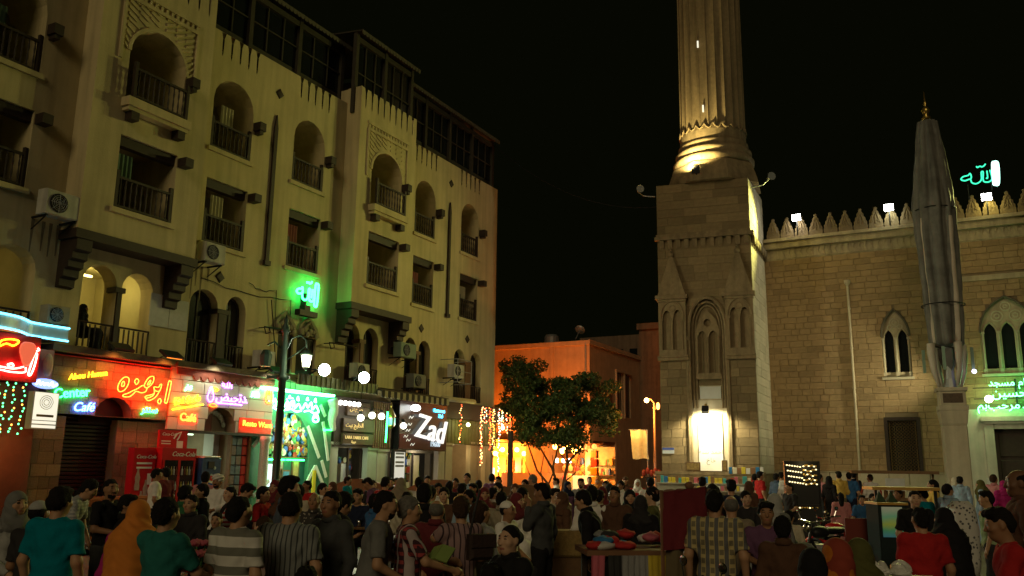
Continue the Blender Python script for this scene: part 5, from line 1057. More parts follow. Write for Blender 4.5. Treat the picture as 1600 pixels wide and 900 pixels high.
# round fluted shaft
CX, CY = 2.76, 1.94
def flute(a, r, z):
    if z < 19.35: return r
    t = min(1, (z - 19.35) / .45); return r * (1 - .052 * t * abs(math.sin(12 * a)) ** .6)
part(MB().lathe([(2.5, 16.402), (2.45, 16.7), (2.18, 17.5), (2.1, 17.6)], 8, CX, CY, a0=math.pi / 8), 'octagonal_base')
part(MB().lathe([(1.96, 17.602), (2.1, 17.7), (2.12, 17.9), (2.0, 18.05), (1.9, 18.08), (1.98, 18.2), (2.0, 18.35), (1.86, 18.5), (1.78, 18.55), (1.84, 18.68), (1.82, 18.8), (1.74, 18.9)], 48, CX, CY), 'base_moulding', smooth=True)
part(MB().lathe([(1.74, 18.902), (1.72, 19.3), (1.72, 19.36), (1.72, 19.5), (1.72, 19.65), (1.72, 19.8), (1.71, 23), (1.7, 27), (1.68, 32)], 192, CX, CY, fn=flute), 'fluted_shaft')
zz = MB()
for k in range(24):
    a = math.pi * (k + .5) / 12; a1 = a + math.pi / 12
    pts = [(CX + 1.735 * math.cos(a + (a1 - a) * s), CY + 1.735 * math.sin(a + (a1 - a) * s), 19.65 - .25 * math.sin(math.pi * s)) for s in (0, .25, .5, .75, 1)]
    zz.tube(pts, .045, 5)
part(zz, 'flute_ends')
for k, (a, z) in enumerate(((-1.72, 20.3), (-1.82, 24.0))): part(MB().box(-.035, .035, -.03, .03, 0, .38), 'slit_light', glow('slit_glow', (1, .95, .75), 1.0), SK @ Tr(CX + 1.71 * math.cos(a), CY + 1.71 * math.sin(a), z) @ Rz(a + math.pi / 2))
f2_ = thing('floodlight', 'small black floodlight on the ledge lighting the fluted minaret shaft', 'floodlight', MINA @ Tr(2.1, -.35, 17.0), 'small black floodlights on the minaret')
MB().box(-.2, .2, -.13, .13, -.2, .2).build('housing', BLACK, f2_, Rx(.5)); MB().tube([(0, 0, -.2), (.1, .1, -.45), (.12, .5, -.55)], .03, 6).build('arm', IRON, f2_); MB().box(-.16, .16, .131, .14, -.16, .16).build('lens', glow('flood_lens_warm', (1, .85, .4), 20), f2_, Rx(.5))
lamp('floodlight_beam', 'SPOT', MINA @ Vector((1.75, -.75, 17.0)), 2100, (1, .8, .33), aim=MINA @ Vector((2.3, 1.6, 20.6)), size=.1, spot=115, blend=.45)
for sx, px, lab in ((-.1, -.9, 'grey loudspeaker arm on the left edge of the minaret block'), (W_ + .1, .9, 'grey loudspeaker arm on the right edge of the minaret block')):
    t = thing('loudspeaker', lab, 'loudspeaker', MINA @ Tr(sx, .2, 15.9), 'loudspeakers on the minaret')
    MB().tube([(0, 0, 0), (px * .7, 0, .1), (px, 0, .35)], .03, 6).build('arm', GREYMETAL, t); MB().lathe([(.06, 0), (.09, .15), (.2, .4), (.21, .41)], 12).build('horn', GREYMETAL, t, Tr(px, 0, .4) @ Rx(math.pi / 2) @ Ry(.5))

# ================================================================== MOSQUE WALL
mosque = thing('mosque', 'brown stone mosque wall with pointed windows and a crest of carved merlons', 'mosque', MOSQUE)
XE = 17.0
def pointed(x0, x1, z0, zs, z1, n=8):                        # two-centred arch
    c = (x0 + x1) / 2; w = (x1 - x0) / 2; h = z1 - zs; k = (h * h - w * w) / (2 * w); R_ = w + k; p = [(x0, z0), (x1, z0)]
    for i in range(n + 1):
        z = zs + h * i / n; x = -k + math.sqrt(max(0, R_ * R_ - (z - zs) ** 2)); p.append((c + x, z))
    for i in range(n - 1, -1, -1):
        z = zs + h * i / n; x = -k + math.sqrt(max(0, R_ * R_ - (z - zs) ** 2)); p.append((c - x, z))
    return p
W1 = pointed(5.5, 6.78, 6.5, 8.5, 9.85); W2 = pointed(9.82, 12.1, 6.5, 8.45, 10.12); GR = [(5.4, 1.97), (6.88, 1.97), (6.88, 4.5), (5.4, 4.5)]
DO = [(10.0, .02), (12.6, .02), (12.6, 3.95), (10.0, 3.95)]; W3 = pointed(14.2, 15.5, 6.5, 8.5, 9.85)
mw = MB(); mw.holed([(-3, 0), (XE, 0), (XE, 14.0), (-3, 14.0)], [W1, W2, GR, DO, W3], .03, .5); mw.quad((-3, .03, 14), (XE, .03, 14), (XE, 8, 14), (-3, 8, 14)); mw.quad((XE, .03, 0), (XE, 8, 0), (XE, 8, 14), (XE, .03, 14)); mw.build('backing_wall', MORTAR, mosque)
exts = [arch_ext(h) for h in (W1, W2, GR, W3)]; portal = lambda za, zb: (8.7, 13.8) if za < 4.85 else None
ledge = lambda za, zb: (9.2, XE) if 10.9 < za + .17 < 11.25 else None
rest_w = random.Random(21)
stone_courses(mosque, 0, XE, 1.98, 12.9, .31, (.4, .86), .0, STONE, exts + [portal, ledge], limit=290, rnd=rest_w)
pl2 = MB(); 
for k in range(10): MB().cbox(k * .9 + .01, k * .9 + .89, -.14, .02, 0, 1.9, .02).build('plinth_stone', STONE_PALE, mosque) if k * .9 < 8.4 else None
MB().box(0, 8.68, -.18, -.003, 1.902, 1.97).build('string_course', STONE_TRIM, mosque); MB().box(9.2, XE, -.1, .02, 10.95, 11.2).build('string_course', STONE_TRIM, mosque)
cn = MB(); cn.box(-.5, XE, -.3, .02, 13.5, 13.7).box(-.5, XE, -.22, .021, 13.702, 13.85).box(-.5, XE, -.4, .3, 13.852, 14.02); cn.build('cornice', STONE_TRIM, mosque)
fz = MB()
for k in range(58): x = k * .29; fz.prism([(x + .02, 12.95), (x + .14, 13.35), (x + .26, 12.95)], -.08, .02); fz.prism([(x + .06, 13.45), (x + .22, 13.45), (x + .14, 13.2)], -.11, -.081)
fz.box(0, XE, -.03, .025, 12.9, 13.498); fz.build('carved_frieze', STONE_TRIM, mosque, kind='stuff')
def merlon_mesh():
    b = MB(); b.prism([(-.34, 0), (.34, 0), (.34, .28), (.31, .34), (.31, .48), (.25, .54), (.24, .68), (.16, .76), (.15, .9), (.07, 1.0), (.06, 1.08), (-.06, 1.08), (-.07, 1.0), (-.15, .9), (-.16, .76), (-.24, .68), (-.25, .54), (-.31, .48), (-.31, .34), (-.34, .28)], -.12, .12)
    b.tube([(-.2, -.12, .35), (-.1, -.14, .72), (0, -.12, .95), (.1, -.14, .72), (.2, -.12, .35)], .035, 5); b.tube([(0, -.12, .3), (0, -.14, .75)], .04, 5); b.tube([(-.14, -.13, .4), (-.05, -.14, .5), (0, -.13, .42), (.05, -.14, .5), (.14, -.13, .4)], .03, 5)
    b.box(-.33, .33, -.16, .16, 0, .2); b.ball((0, 0, 1.12), (.09, .07, .08), 6, 5); return b.mesh('merlon', mat('merlon_stone', (.19, .14, .075), .95, .35, 5, .6, 25))
MER = merlon_mesh()
for k in range(23): link('merlon', MER, mosque, Tr(.55 + k * .73, 0, 14.022))
def lancets(H, xs, z0, zs, z1, y, circles):
    o = MB(); o.holed(H, [pointed(a, b, z0 + .25, zs, z1, 6) for a, b in xs] + circles, y, .14); fo = o.build('window', STONE_TRIM, mosque)
    for a, b in xs: MB().prism(pointed(a - .02, b + .02, z0 + .2, zs, z1 + .04, 6), y + .16, y + .18).build('pane', GLASS_DARK, fo)
    for a, b in xs:
        MB().tube([(p[0], y - .01, p[1]) for p in pointed(a - .04, b + .04, zs - .02, zs, z1 + .07, 6)[2:]], .035, 5).build('hood', STONE_TRIM, fo)
    for x in sorted({round((p + q) / 2, 3) for (p0, p), (q, q1) in zip(xs, xs[1:])} | {xs[0][0] - .06, xs[-1][1] + .06}): MB().tube([(x, y - .02, z0 + .25), (x, y - .02, zs)], .05, 7).box(x - .08, x + .08, y - .09, y - .001, zs, zs + .1).box(x - .08, x + .08, y - .09, y - .001, z0 + .02, z0 + .25).build('colonnette', STONE_PALE, fo)
    MB().tube([(p[0], -.04, p[1]) for p in H[2:]] , .06, 6).build('arch_moulding', DARKSTONE, fo)
    MB().box(H[0][0] - .08, H[1][0] + .08, -.1, .2, z0 - .12, z0 - .002).build('sill', STONE_PALE, fo)
    return fo
DARKSTONE = mat('dark_stone', (.11, .09, .06), .9, .3, 6)
circ = lambda cx, cz, r: [(cx + r * math.cos(math.pi * k / 6), cz + r * math.sin(math.pi * k / 6)) for k in range(12)]
w1 = lancets(W1, [(5.62, 6.04), (6.24, 6.66)], 6.5, 8.35, 8.85, .1, [])
rs = MB()
for cx, cz, r in ((6.14, 9.2, .22), (6.14, 9.2, .1), (5.9, 8.98, .1), (6.38, 8.98, .1)): rs.tube([(cx + r * math.cos(a * .524), .085, cz + r * math.sin(a * .524)) for a in range(12)], .03, 5, closed=True)
rs.build('tracery', STONE_PALE, w1)
w2 = lancets(W2, [(9.98, 10.48), (10.7, 11.22), (11.44, 11.94)], 6.5, 8.4, 8.9, .1, [])
rs = MB()
for cx, cz, r in ((10.58, 9.22, .24), (11.34, 9.22, .24), (10.96, 9.66, .2), (10.58, 9.22, .1), (11.34, 9.22, .1), (10.96, 9.66, .08)): rs.tube([(cx + r * math.cos(a * .524), .085, cz + r * math.sin(a * .524)) for a in range(12)], .035, 5, closed=True)
rs.build('tracery', STONE_PALE, w2)
w3 = lancets(W3, [(14.32, 14.75), (14.95, 15.38)], 6.5, 8.35, 8.85, .1, [])
# pierced bronze grille
gp = MB().box(5.34, 5.5, -.12, .2, 1.98, 4.56).box(6.78, 6.94, -.12, .2, 1.98, 4.56).box(5.501, 6.779, -.12, .2, 4.4, 4.56).build('grille_frame', DARKWOOD, mosque)
MB().box(5.5, 6.78, .16, .2, 1.98, 4.4).build('dark_backing', BLACK, gp)
BRONZE = mat('bronze', (.22, .15, .06), .45, .3, 10, metal=.6); gg = MB()
for i in range(4):
    for k in range(8):
        cx, cz = 5.66 + i * .32, 2.15 + k * .31
        gg.tube([(cx + .13 * math.cos(a * .785), .1, cz + .13 * math.sin(a * .785)) for a in range(8)], .02, 4, closed=True); gg.tube([(cx - .16, .1, cz - .155), (cx + .16, .1, cz + .155)], .014, 4); gg.tube([(cx + .16, .1, cz - .155), (cx - .16, .1, cz + .155)], .014, 4)
gg.build('pierced_lattice', BRONZE, gp); MB().tube([(5.56, .06, 2.0), (5.56, .06, 4.38), (6.72, .06, 4.38), (6.72, .06, 2.0)], .025, 5).build('inner_border', BRONZE, gp)
dp = MB().tube([(4.1, -.1, .2), (4.1, -.1, 11.2)], .06, 8).lathe([(.06, 11.2), (.15, 11.35), (.16, 11.5)], 10, 4.1, -.1)
for z in range(2, 12, 2): dp.box(4.02, 4.18, -.12, -.002, z, z + .06)
dp.build('drain_pipe', mat('pale_pipe', (.5, .42, .28), .7, .2, 3), mosque)
# marble portal
pm = MB(); pm.holed([(8.72, 0), (13.8, 0), (13.8, 4.85), (8.72, 4.85)], [[(10.0, .02), (12.6, .02), (12.6, 3.95), (10.0, 3.95)]], -.35, .36); pm.quad((8.72, -.35, 0), (8.72, 0, 0), (8.72, 0, 4.85), (8.72, -.35, 4.85)); pm.quad((8.72, -.35, 4.85), (13.8, -.35, 4.85), (13.8, 0, 4.85), (8.72, 0, 4.85)); pt_ = pm.build('portal', mat('portal_marble', (.5, .5, .38), .6, .15, 2, streak=.2), mosque)
MB().box(9.5, 13.1, -.6, -.352, 4.3, 4.5).box(9.65, 12.95, -.5, -.353, 4.18, 4.298).build('lintel', mat('portal_marble', (.5, .5, .38)), pt_)
MB().box(9.6, 9.98, -.42, -.354, .0, 4.17).build('jamb', mat('portal_marble', (.5, .5, .38)), pt_); MB().box(9.5, 9.8, -.43, -.421, 1.4, 1.75).build('notice', mat('aged_paper', (.5, .5, .46)), pt_)
dd_ = MB().box(10.0, 12.6, .0, .08, .02, 3.95).build('door', DARKWOOD, mosque)
for i in range(2):
    for k in range(3): MB().cbox(10.15 + i * 1.3, 11.2 + i * 1.3, -.05, -.001, .3 + k * 1.2, 1.35 + k * 1.2, .04).build('door_panel', DARKWOOD, dd_)
# floodlights along the crest, facing the square
for k, (s, z, col, lab) in enumerate(((1.86, 15.0, (1, .96, .85), 'glaring white floodlight on the mosque crest nearest the minaret'), (6.34, 14.95, (.93, 1, .8), 'glaring white floodlight on the mosque crest left of the folded umbrella'), (10.65, 14.9, (1, .95, .55), 'yellowish floodlight on the mosque crest under the large green calligraphy'))):
    t = thing('floodlight', lab, 'floodlight', MOSQUE @ Tr(s, -.5, z), 'floodlights on the mosque crest')
    MB().box(-.24, .24, 0, .16, -.19, .19).build('housing', IRON, t, Rx(.25)); MB().box(-.21, .21, -.02, -.001, -.16, .16).build('lens', glow('flood_white', (1, 1, .93), 45), t, Rx(.25)); MB().tube([(0, .12, -.2), (0, .15, -.9)], .04, 6).build('stand', IRON, t)
    lamp('floodlight_beam', 'SPOT', MOSQUE @ Vector((s, -.75, z)), 4900, (.95, .94, .26), aim=(-13, 19, 5), size=.25, spot=85, blend=1.0)
    lamp('floodlight_spill', 'POINT', MOSQUE @ Vector((s, -.45, z - .25)), 60, col if k < 2 else (1, .9, .3), size=.2)
big = thing('neon_allah_sign', 'large green neon calligraphy standing on the mosque crest', 'sign', MOSQUE @ Tr(9.62, -.2, 15.55))
neon('neon_lettering', [s for s in ALLAH[1:]], glow('neon_green_thin', (.04, .85, .42), 2.0), big, 0, 0, 0, 1.62, 1.05, .032)
neon('neon_lettering', [ALLAH[0]], glow('neon_mint', (.5, 1, .85), 3.5), big, 0, 0, 0, 1.62, 1.12, .06); MB().prism([(1.4, .05), (1.58, .02), (1.62, 1.0), (1.5, 1.12), (1.44, 1.0)], .02, .06).build('letter_face', glow('neon_mint', (.5, 1, .85), 3.5), big)
MB().tube([(.3, .05, .2), (.3, .12, -.9)], .025, 5).tube([(1.3, .05, .2), (1.3, .12, -.9)], .025, 5).build('stand', IRON, big)
pg = thing('neon_portal_sign', 'lines of green neon script above the mosque doorway', 'sign', MOSQUE @ Tr(0, -.55, 0))
AR1, AR2, AR3 = '\ufeaa\ufea0\ufeb4\ufee3 \ufee1\ufe8e\ufee3\ufef9\ufe8d', '\ufee6\ufef4\ufeb4\ufea4\ufedf\ufe8d \ufee1\ufef8\ufeb4\ufedf\ufe8d', '\ufee2\ufe91\ufe90\ufea3\ufeae\ufee3'
for x, z, s, h in ((9.95, 6.02, AR1, .42), (11.9, 6.02, AR3, .42), (10.05, 5.55, AR2, .55), (9.42, 5.0, AR3, .5), (11.2, 5.0, AR1, .48)): letters('neon_lettering', s, h, glow('neon_green_hot', (.08, 1, .22), 14), pg, x, 0, z)
MB().box(9.3, 13.4, .06, .09, 5.3, 5.34).box(9.3, 13.4, .06, .09, 5.8, 5.84).box(11, 11.06, .06, .5, 4.86, 6.2).build('frame', IRON, pg)
bl = thing('floodlight', 'yellow white lamp beside the green neon lines above the mosque doorway', 'floodlight', MOSQUE @ Tr(9.91, -.8, 5.28)); MB().ball((0, 0, 0), .17, 12, 8).build('globe', glow('bulb_yellow_hot', (1, 1, .6), 14), bl, smooth=True); MB().tube([(0, .1, 0), (0, .79, .1)], .02, 6).build('arm', IRON, bl)
lamp('portal_lamp_beam', 'SPOT', MOSQUE @ Vector((9.9, -1.4, 5.6)), 1500, (1, .92, .6), aim=MINA @ Vector((4.7, 2.0, 7.5)), size=.15, spot=75, blend=.8); lamp('portal_lamp_light', 'POINT', MOSQUE @ Vector((9.91, -1.1, 5.28)), 45, (1, .95, .5), size=.17); lamp('neon_portal_light', 'POINT', MOSQUE @ Vector((11, -1.3, 5.6)), 60, (.15, 1, .3), size=.5)

# ================================================================== FOLDED UMBRELLA
U0 = at(1497, 740, 37.0)
um = thing('folded_umbrella', 'tall folded square umbrella with grey pleated cloth on a pale stone pedestal', 'umbrella', Tr(U0.x, 37, 0) @ Rz(-.35))
PALE = mat('pedestal_stone', (.48, .42, .29), .8, .15, 2, .2, 20, streak=.2)
MB().cbox(-.46, .46, -.46, .46, 0, 3.9, .03).box(-.55, .55, -.55, .55, 0, .5).build('pedestal', PALE, um)
MB().lathe([(.62, 3.902), (.68, 4.0), (.78, 4.5), (.74, 4.55)], 4, a0=math.pi / 4).box(-.56, .56, -.56, .56, 4.551, 4.75).build('capital', PALE, um)
MB().cbox(-.5, .5, -.5, .5, 4.751, 5.35, .02).box(-.58, .58, -.58, .58, 5.351, 5.5).build('panel_block', PALE, um); MB().box(-.38, .38, -.515, -.501, 4.85, 5.25).build('dark_panel', mat('panel_brown', (.09, .06, .035), .6, .4, 8), um)
FAB = [mat('umbrella_grey', (.17, .165, .14), .95, .4, 2, .6, 8, streak=.5), mat('umbrella_pale', (.5, .43, .33), .9, .2, 3)]  # pale panels low down, lamplight partly put into their colour
fb_ = MB(); NF = 96
prof = [(.3, 7.25), (.64, 7.35), (.7, 8.2), (.76, 10), (.82, 12.4), (.84, 13.5), (.7, 15), (.53, 16.5), (.4, 17.6), (.1, 17.7)]
rings = []
FOLD = lambda a, z: 1 + .24 * abs(math.sin(5 * a + .35 * math.sin(z * .7) + .4 * math.sin(2 * a))) ** .7 - .17 + .02 * math.sin(z * 1.1 + a * 3) * math.sin(a * 2 + z * .4) + .025 * math.sin(z * 4.1 + a * 7) + .03 * math.sin(13 * a + z * .6)
prof = [p for i in range(len(prof) - 1) for p in [tuple(prof[i][q] + (prof[i + 1][q] - prof[i][q]) * j / 4 for q in (0, 1)) for j in range(4)]] + [prof[-1]]
for r, z in prof:
    rings.append([fb_.pt((r * FOLD(a, z) * math.cos(a), r * FOLD(a, z) * math.sin(a), z)) for a in (2 * math.pi * j / NF for j in range(NF))])
for i, (A, B) in enumerate(zip(rings, rings[1:])):
    for j in range(NF): fb_.face((A[j], A[(j + 1) % NF], B[(j + 1) % NF], B[j]), 1 if (j // 4) % 6 == 2 and i < 18 else 0)
fb_.face(rings[-1]); fb_.build('folded_cloth', FAB, um, smooth=True)
MB().lathe([(.1, 17.7), (.22, 17.78), (.1, 17.95), (.14, 18.05), (.2, 18.18), (.1, 18.32), (.05, 18.4), (.1, 18.5), (.04, 18.62), (.02, 19.1)], 12).build('finial', mat('brass', (.35, .24, .06)), um, smooth=True)
for z in (9.1, 13.4): MB().tube([(.86 * math.cos(a * .26), .86 * math.sin(a * .26), z) for a in range(24)], .025, 5, closed=True).build('tie_ring', IRON, um)
for k in range(4):
    a = k * math.pi / 2 - math.pi / 2 + .5; c, s = math.cos(a), math.sin(a)
    rb_ = MB(); pts = [(c * .5, s * .5, 5.55), (c * .68, s * .68, 6.2), (c * .76, s * .76, 7.0), (c * .74, s * .74, 7.4)]; rb_.tube(pts, [.07, .13, .17, .16], 8); rb_.build('rib_foot', mat('rib_white', (.5, .45, .36), .5, .15, 3), um, smooth=True)
    MB().box(-.06, .06, -.05, .05, 6.2, 7.2).build('side_lamp', mat('lamp_green_glass', (.2, .3, .22), .3), um, Tr(.95 * math.cos(a + .8), .95 * math.sin(a + .8), 0))
MB().lathe([(.3, 5.501), (.22, 5.9), (.2, 7.3)], 10).build('mast', GREYMETAL, um); MB().lathe([(.02, 5.75), (.4, 6.7), (.42, 7.2)], 4, a0=.4).build('inner_cloth', mat('inner_cloth', (.12, .11, .1), .9, .3), um)
ul = MB().ball((0, 0, 0), .09, 8, 6).build('small_lamp', glow('violet_white', (.8, .7, 1), 8), um, Tr(.9, -.5, 6.15))

# ================================================================== PEOPLE: surfaces grown from distance fields
V3 = lambda *a: np.array(a, float)
class Field:
    """signed distance field on a grid; smooth unions keep a body one continuous surface"""
    def __init__(s, lo, hi, h):
        s.lo = np.array(lo, float); s.h = h; s.n = np.ceil((np.array(hi) - s.lo) / h).astype(int) + 1; s.D = np.full(s.n, .3, np.float32)
    def _sub(s, lo, hi):
        a = np.clip(np.floor((np.minimum(lo, hi) - s.lo) / s.h).astype(int), 0, s.n); b = np.clip(np.ceil((np.maximum(lo, hi) - s.lo) / s.h).astype(int) + 1, 0, s.n)
        if (b <= a).any(): return None
        sl = tuple(slice(i, j) for i, j in zip(a, b))
        g = np.meshgrid(*[s.lo[k] + s.h * np.arange(a[k], b[k], dtype=np.float32) for k in range(3)], indexing='ij', sparse=True)
        return sl, g
    def _join(s, sl, d, k):
        a = s.D[sl]; hh = np.maximum(k - np.abs(a - d), 0) / k; s.D[sl] = np.minimum(a, d) - hh * hh * k * .25
    def cap(s, p, q, r, r2=None, k=.03, cut=False):
        p = np.array(p, float); q = np.array(q, float); r2 = r if r2 is None else r2; m = max(r, r2) + .06
        t = s._sub(np.minimum(p, q) - m, np.maximum(p, q) + m)
        if t is None: return s
        sl, (X, Y, Z) = t; v = q - p; L = max(v @ v, 1e-9)
        u = ((X - p[0]) * v[0] + (Y - p[1]) * v[1] + (Z - p[2]) * v[2]) / L; uc = np.clip(u, 0, 1)
        d = np.sqrt((X - p[0] - uc * v[0]) ** 2 + (Y - p[1] - uc * v[1]) ** 2 + (Z - p[2] - uc * v[2]) ** 2) - (r + (r2 - r) * uc)
        if cut: d = np.maximum(d, (u - 1) * math.sqrt(L))
        s._join(sl, d, k); return s
    def ell(s, c, r, k=.03, M=None, sub=False):
        c = np.array(c, float); r = np.array(r, float); m = r.max() + .06; t = s._sub(c - m, c + m)
        if t is None: return s
        sl, (X, Y, Z) = t; X, Y, Z = X - c[0], Y - c[1], Z - c[2]
        if M is not None: X, Y, Z = [M[0][i] * X + M[1][i] * Y + M[2][i] * Z for i in range(3)]
        q = np.sqrt((X / r[0]) ** 2 + (Y / r[1]) ** 2 + (Z / r[2]) ** 2); d = (q - 1) * r.min() * np.maximum(q, .4) ** -.15
        if sub: s.D[sl] = np.maximum(s.D[sl], -d)
        else: s._join(sl, d, k)
        return s
    def grid(s): return np.meshgrid(*[s.lo[k] + s.h * np.arange(s.n[k], dtype=np.float32) for k in range(3)], indexing='ij', sparse=True)
    def clip_plane(s, p, nrm):
        X, Y, Z = s.grid(); s.D = np.maximum(s.D, (X - p[0]) * nrm[0] + (Y - p[1]) * nrm[1] + (Z - p[2]) * nrm[2]); return s
    def ripple(s, f): X, Y, Z = s.grid(); s.D = s.D + f(X, Y, Z).astype(np.float32); return s
    def surface(s):
        D = s.D; D[0] = D[-1] = .3; D[:, 0] = D[:, -1] = .3; D[:, :, 0] = D[:, :, -1] = .3
        I = D < 0; c = I[:-1, :-1, :-1].astype(np.int8).copy(); offs = [(i, j, k) for i in (0, 1) for j in (0, 1) for k in (0, 1)]
        cut = lambda A, o: A[o[0]:A.shape[0] - 1 + o[0], o[1]:A.shape[1] - 1 + o[1], o[2]:A.shape[2] - 1 + o[2]]
        for o in offs[1:]: c += cut(I, o)
        act = np.argwhere((c > 0) & (c < 8)); N = len(act); cid = np.full(c.shape, -1, np.int32); cid[tuple(act.T)] = np.arange(N)
        val = {o: D[act[:, 0] + o[0], act[:, 1] + o[1], act[:, 2] + o[2]] for o in offs}
        P = np.zeros((N, 3)); C = np.zeros(N)
        for o in offs:
            for ax in range(3):
                if o[ax]: continue
                o2 = tuple(1 if k == ax else o[k] for k in range(3)); a, b = val[o], val[o2]; x = (a < 0) != (b < 0); t = np.where(x, a / np.where(x, a - b, 1), 0)
                for k in range(3): P[:, k] += np.where(x, o[k] + (t if k == ax else 0), 0)
                C += x
        P = (P / C[:, None] + act) * s.h + s.lo; F = []
        for ax in range(3):
            b1, b2 = [(1, 2), (2, 0), (0, 1)][ax]
            A = np.moveaxis(I, (ax, b1, b2), (0, 1, 2)); Q = np.moveaxis(cid, (ax, b1, b2), (0, 1, 2))
            x = A[:-1, 1:-1, 1:-1] != A[1:, 1:-1, 1:-1]; w = np.argwhere(x); fl = A[:-1, 1:-1, 1:-1][x]
            i, j, k = w.T; q = np.stack([Q[i, j, k], Q[i, j + 1, k], Q[i, j + 1, k + 1], Q[i, j, k + 1]], 1)
            q[~fl] = q[~fl][:, ::-1]; F.append(q)
        return P, np.concatenate(F)
def field_mesh(name, P, F, mats, mi=None, smooth=2):
    for _ in range(smooth):                                  # relax a little
        S = np.zeros_like(P); n = np.zeros(len(P))
        for a, b in ((0, 1), (1, 2), (2, 3), (3, 0)):
            np.add.at(S, F[:, a], P[F[:, b]]); np.add.at(S, F[:, b], P[F[:, a]]); np.add.at(n, F[:, a], 1); np.add.at(n, F[:, b], 1)
        P = P * .5 + .5 * S / n[:, None]
    me = bpy.data.meshes.new(name); me.vertices.add(len(P)); me.vertices.foreach_set('co', P.ravel()); me.loops.add(4 * len(F)); me.loops.foreach_set('vertex_index', F.ravel()); me.polygons.add(len(F)); me.polygons.foreach_set('loop_start', np.arange(len(F)) * 4)
    for m in mats: me.materials.append(m)
    if mi is not None: me.polygons.foreach_set('material_index', mi)
    me.polygons.foreach_set('use_smooth', np.ones(len(F), bool)); me.update(); return me

# poses: joints in metres, person faces +y, right hand at +x. L/R = hand targets through elbow, wrist
ST_L = dict(el=(-.25, -.03, 1.15), wr=(-.255, .05, .91)); ST_R = dict(el=(.25, -.03, 1.15), wr=(.255, .05, .91))
POSE = {
 'stand': dict(L=ST_L, R=ST_R), 'walk': dict(L=dict(el=(-.25, -.1, 1.16), wr=(-.24, -.06, .92)), R=dict(el=(.25, .04, 1.16), wr=(.24, .2, .96)), ank=((-.09, -.3, .12), (.09, .3, .09)), kn=((-.09, -.02, .47), (.09, .22, .49))),
 'hold': dict(L=dict(el=(-.24, .02, 1.17), wr=(-.1, .27, 1.12)), R=dict(el=(.24, .02, 1.17), wr=(.1, .27, 1.12))),
 'reach': dict(L=dict(el=(-.22, .16, 1.2), wr=(-.14, .42, 1.16)), R=dict(el=(.24, .14, 1.18), wr=(.16, .4, 1.1))),
 'phone': dict(L=dict(el=(-.26, .08, 1.24), wr=(-.12, .14, 1.48)), R=ST_R),
 'lean': dict(L=dict(el=(-.22, .14, 1.2), wr=(-.14, .34, 1.08)), R=dict(el=(.22, .14, 1.2), wr=(.14, .34, 1.08)), lean=30),
 'stoop': dict(L=dict(el=(-.25, .04, 1.15), wr=(-.22, .1, .92)), R=dict(el=(.25, .04, 1.15), wr=(.2, .12, .93)), lean=16, ank=((-.1, -.2, .1), (.1, .2, .09)), kn=((-.1, .02, .48), (.1, .16, .49))),
 'cross': dict(L=dict(el=(-.24, .1, 1.36), wr=(-.02, .24, 1.4)), R=dict(el=(.25, .0, 1.16), wr=(.1, .2, 1.12))),
 'sit': dict(L=dict(el=(-.25, .02, 1.15), wr=(-.14, .26, 1.02)), R=dict(el=(.25, .02, 1.15), wr=(.14, .26, 1.02)), sit=True),
 'sitreach': dict(L=dict(el=(-.25, .14, 1.2), wr=(-.18, .38, 1.12)), R=dict(el=(.25, .04, 1.15), wr=(.16, .28, 1.06)), sit=True, lean=10),
 'child': dict(L=ST_L, R=ST_R)}
HEADC = V3(0, .015, 1.645)
def upper(pose):                                             # transform of everything above the hips
    p = POSE[pose]; M = Tr(0, 0, .93) @ Rx(-rad(p.get('lean', 0))) @ Tr(0, 0, -.93)
    if p.get('sit'): M = Tr(0, 0, -.45) @ M
    return M
def joints(pose):
    p = POSE[pose]; M = upper(pose); U = lambda *a: np.array(M @ Vector(a))
    J = dict(U=U, M=M, hip=[np.array(M @ Vector((s * .09, 0, .93))) if p.get('sit') else V3(s * .09, 0, .93) for s in (-1, 1)])
    if p.get('sit'): J['kn'] = [V3(s * .13, .42, .5) for s in (-1, 1)]; J['an'] = [V3(s * .13, .40, .09) for s in (-1, 1)]
    else: J['kn'] = [V3(*k) for k in p.get('kn', ((-.1, .015, .49), (.1, .015, .49)))]; J['an'] = [V3(*k) for k in p.get('ank', ((-.11, -.01, .09), (.11, -.01, .09)))]
    J['sh'] = [U(s * .175, -.01, 1.43) for s in (-1, 1)]; J['el'] = [U(*p['L']['el']), U(*p['R']['el'])]; J['wr'] = [U(*p['L']['wr']), U(*p['R']['wr'])]
    return J
def bounds(pose, J):
    pts = J['kn'] + J['an'] + J['el'] + J['wr'] + [J['U'](0, 0, 1.8), J['U'](0, 0, .9)]; P = np.array(pts); lo = P.min(0) - [.32, .3, .0]; hi = P.max(0) + [.32, .36, .05]; lo[2] = -.03
    return lo, hi
def turn(yaw):                                               # head turned on the neck
    return Tr(0, 0, 1.5) @ Rz(-rad(yaw)) @ Tr(0, 0, -1.5)
CACHE = {}
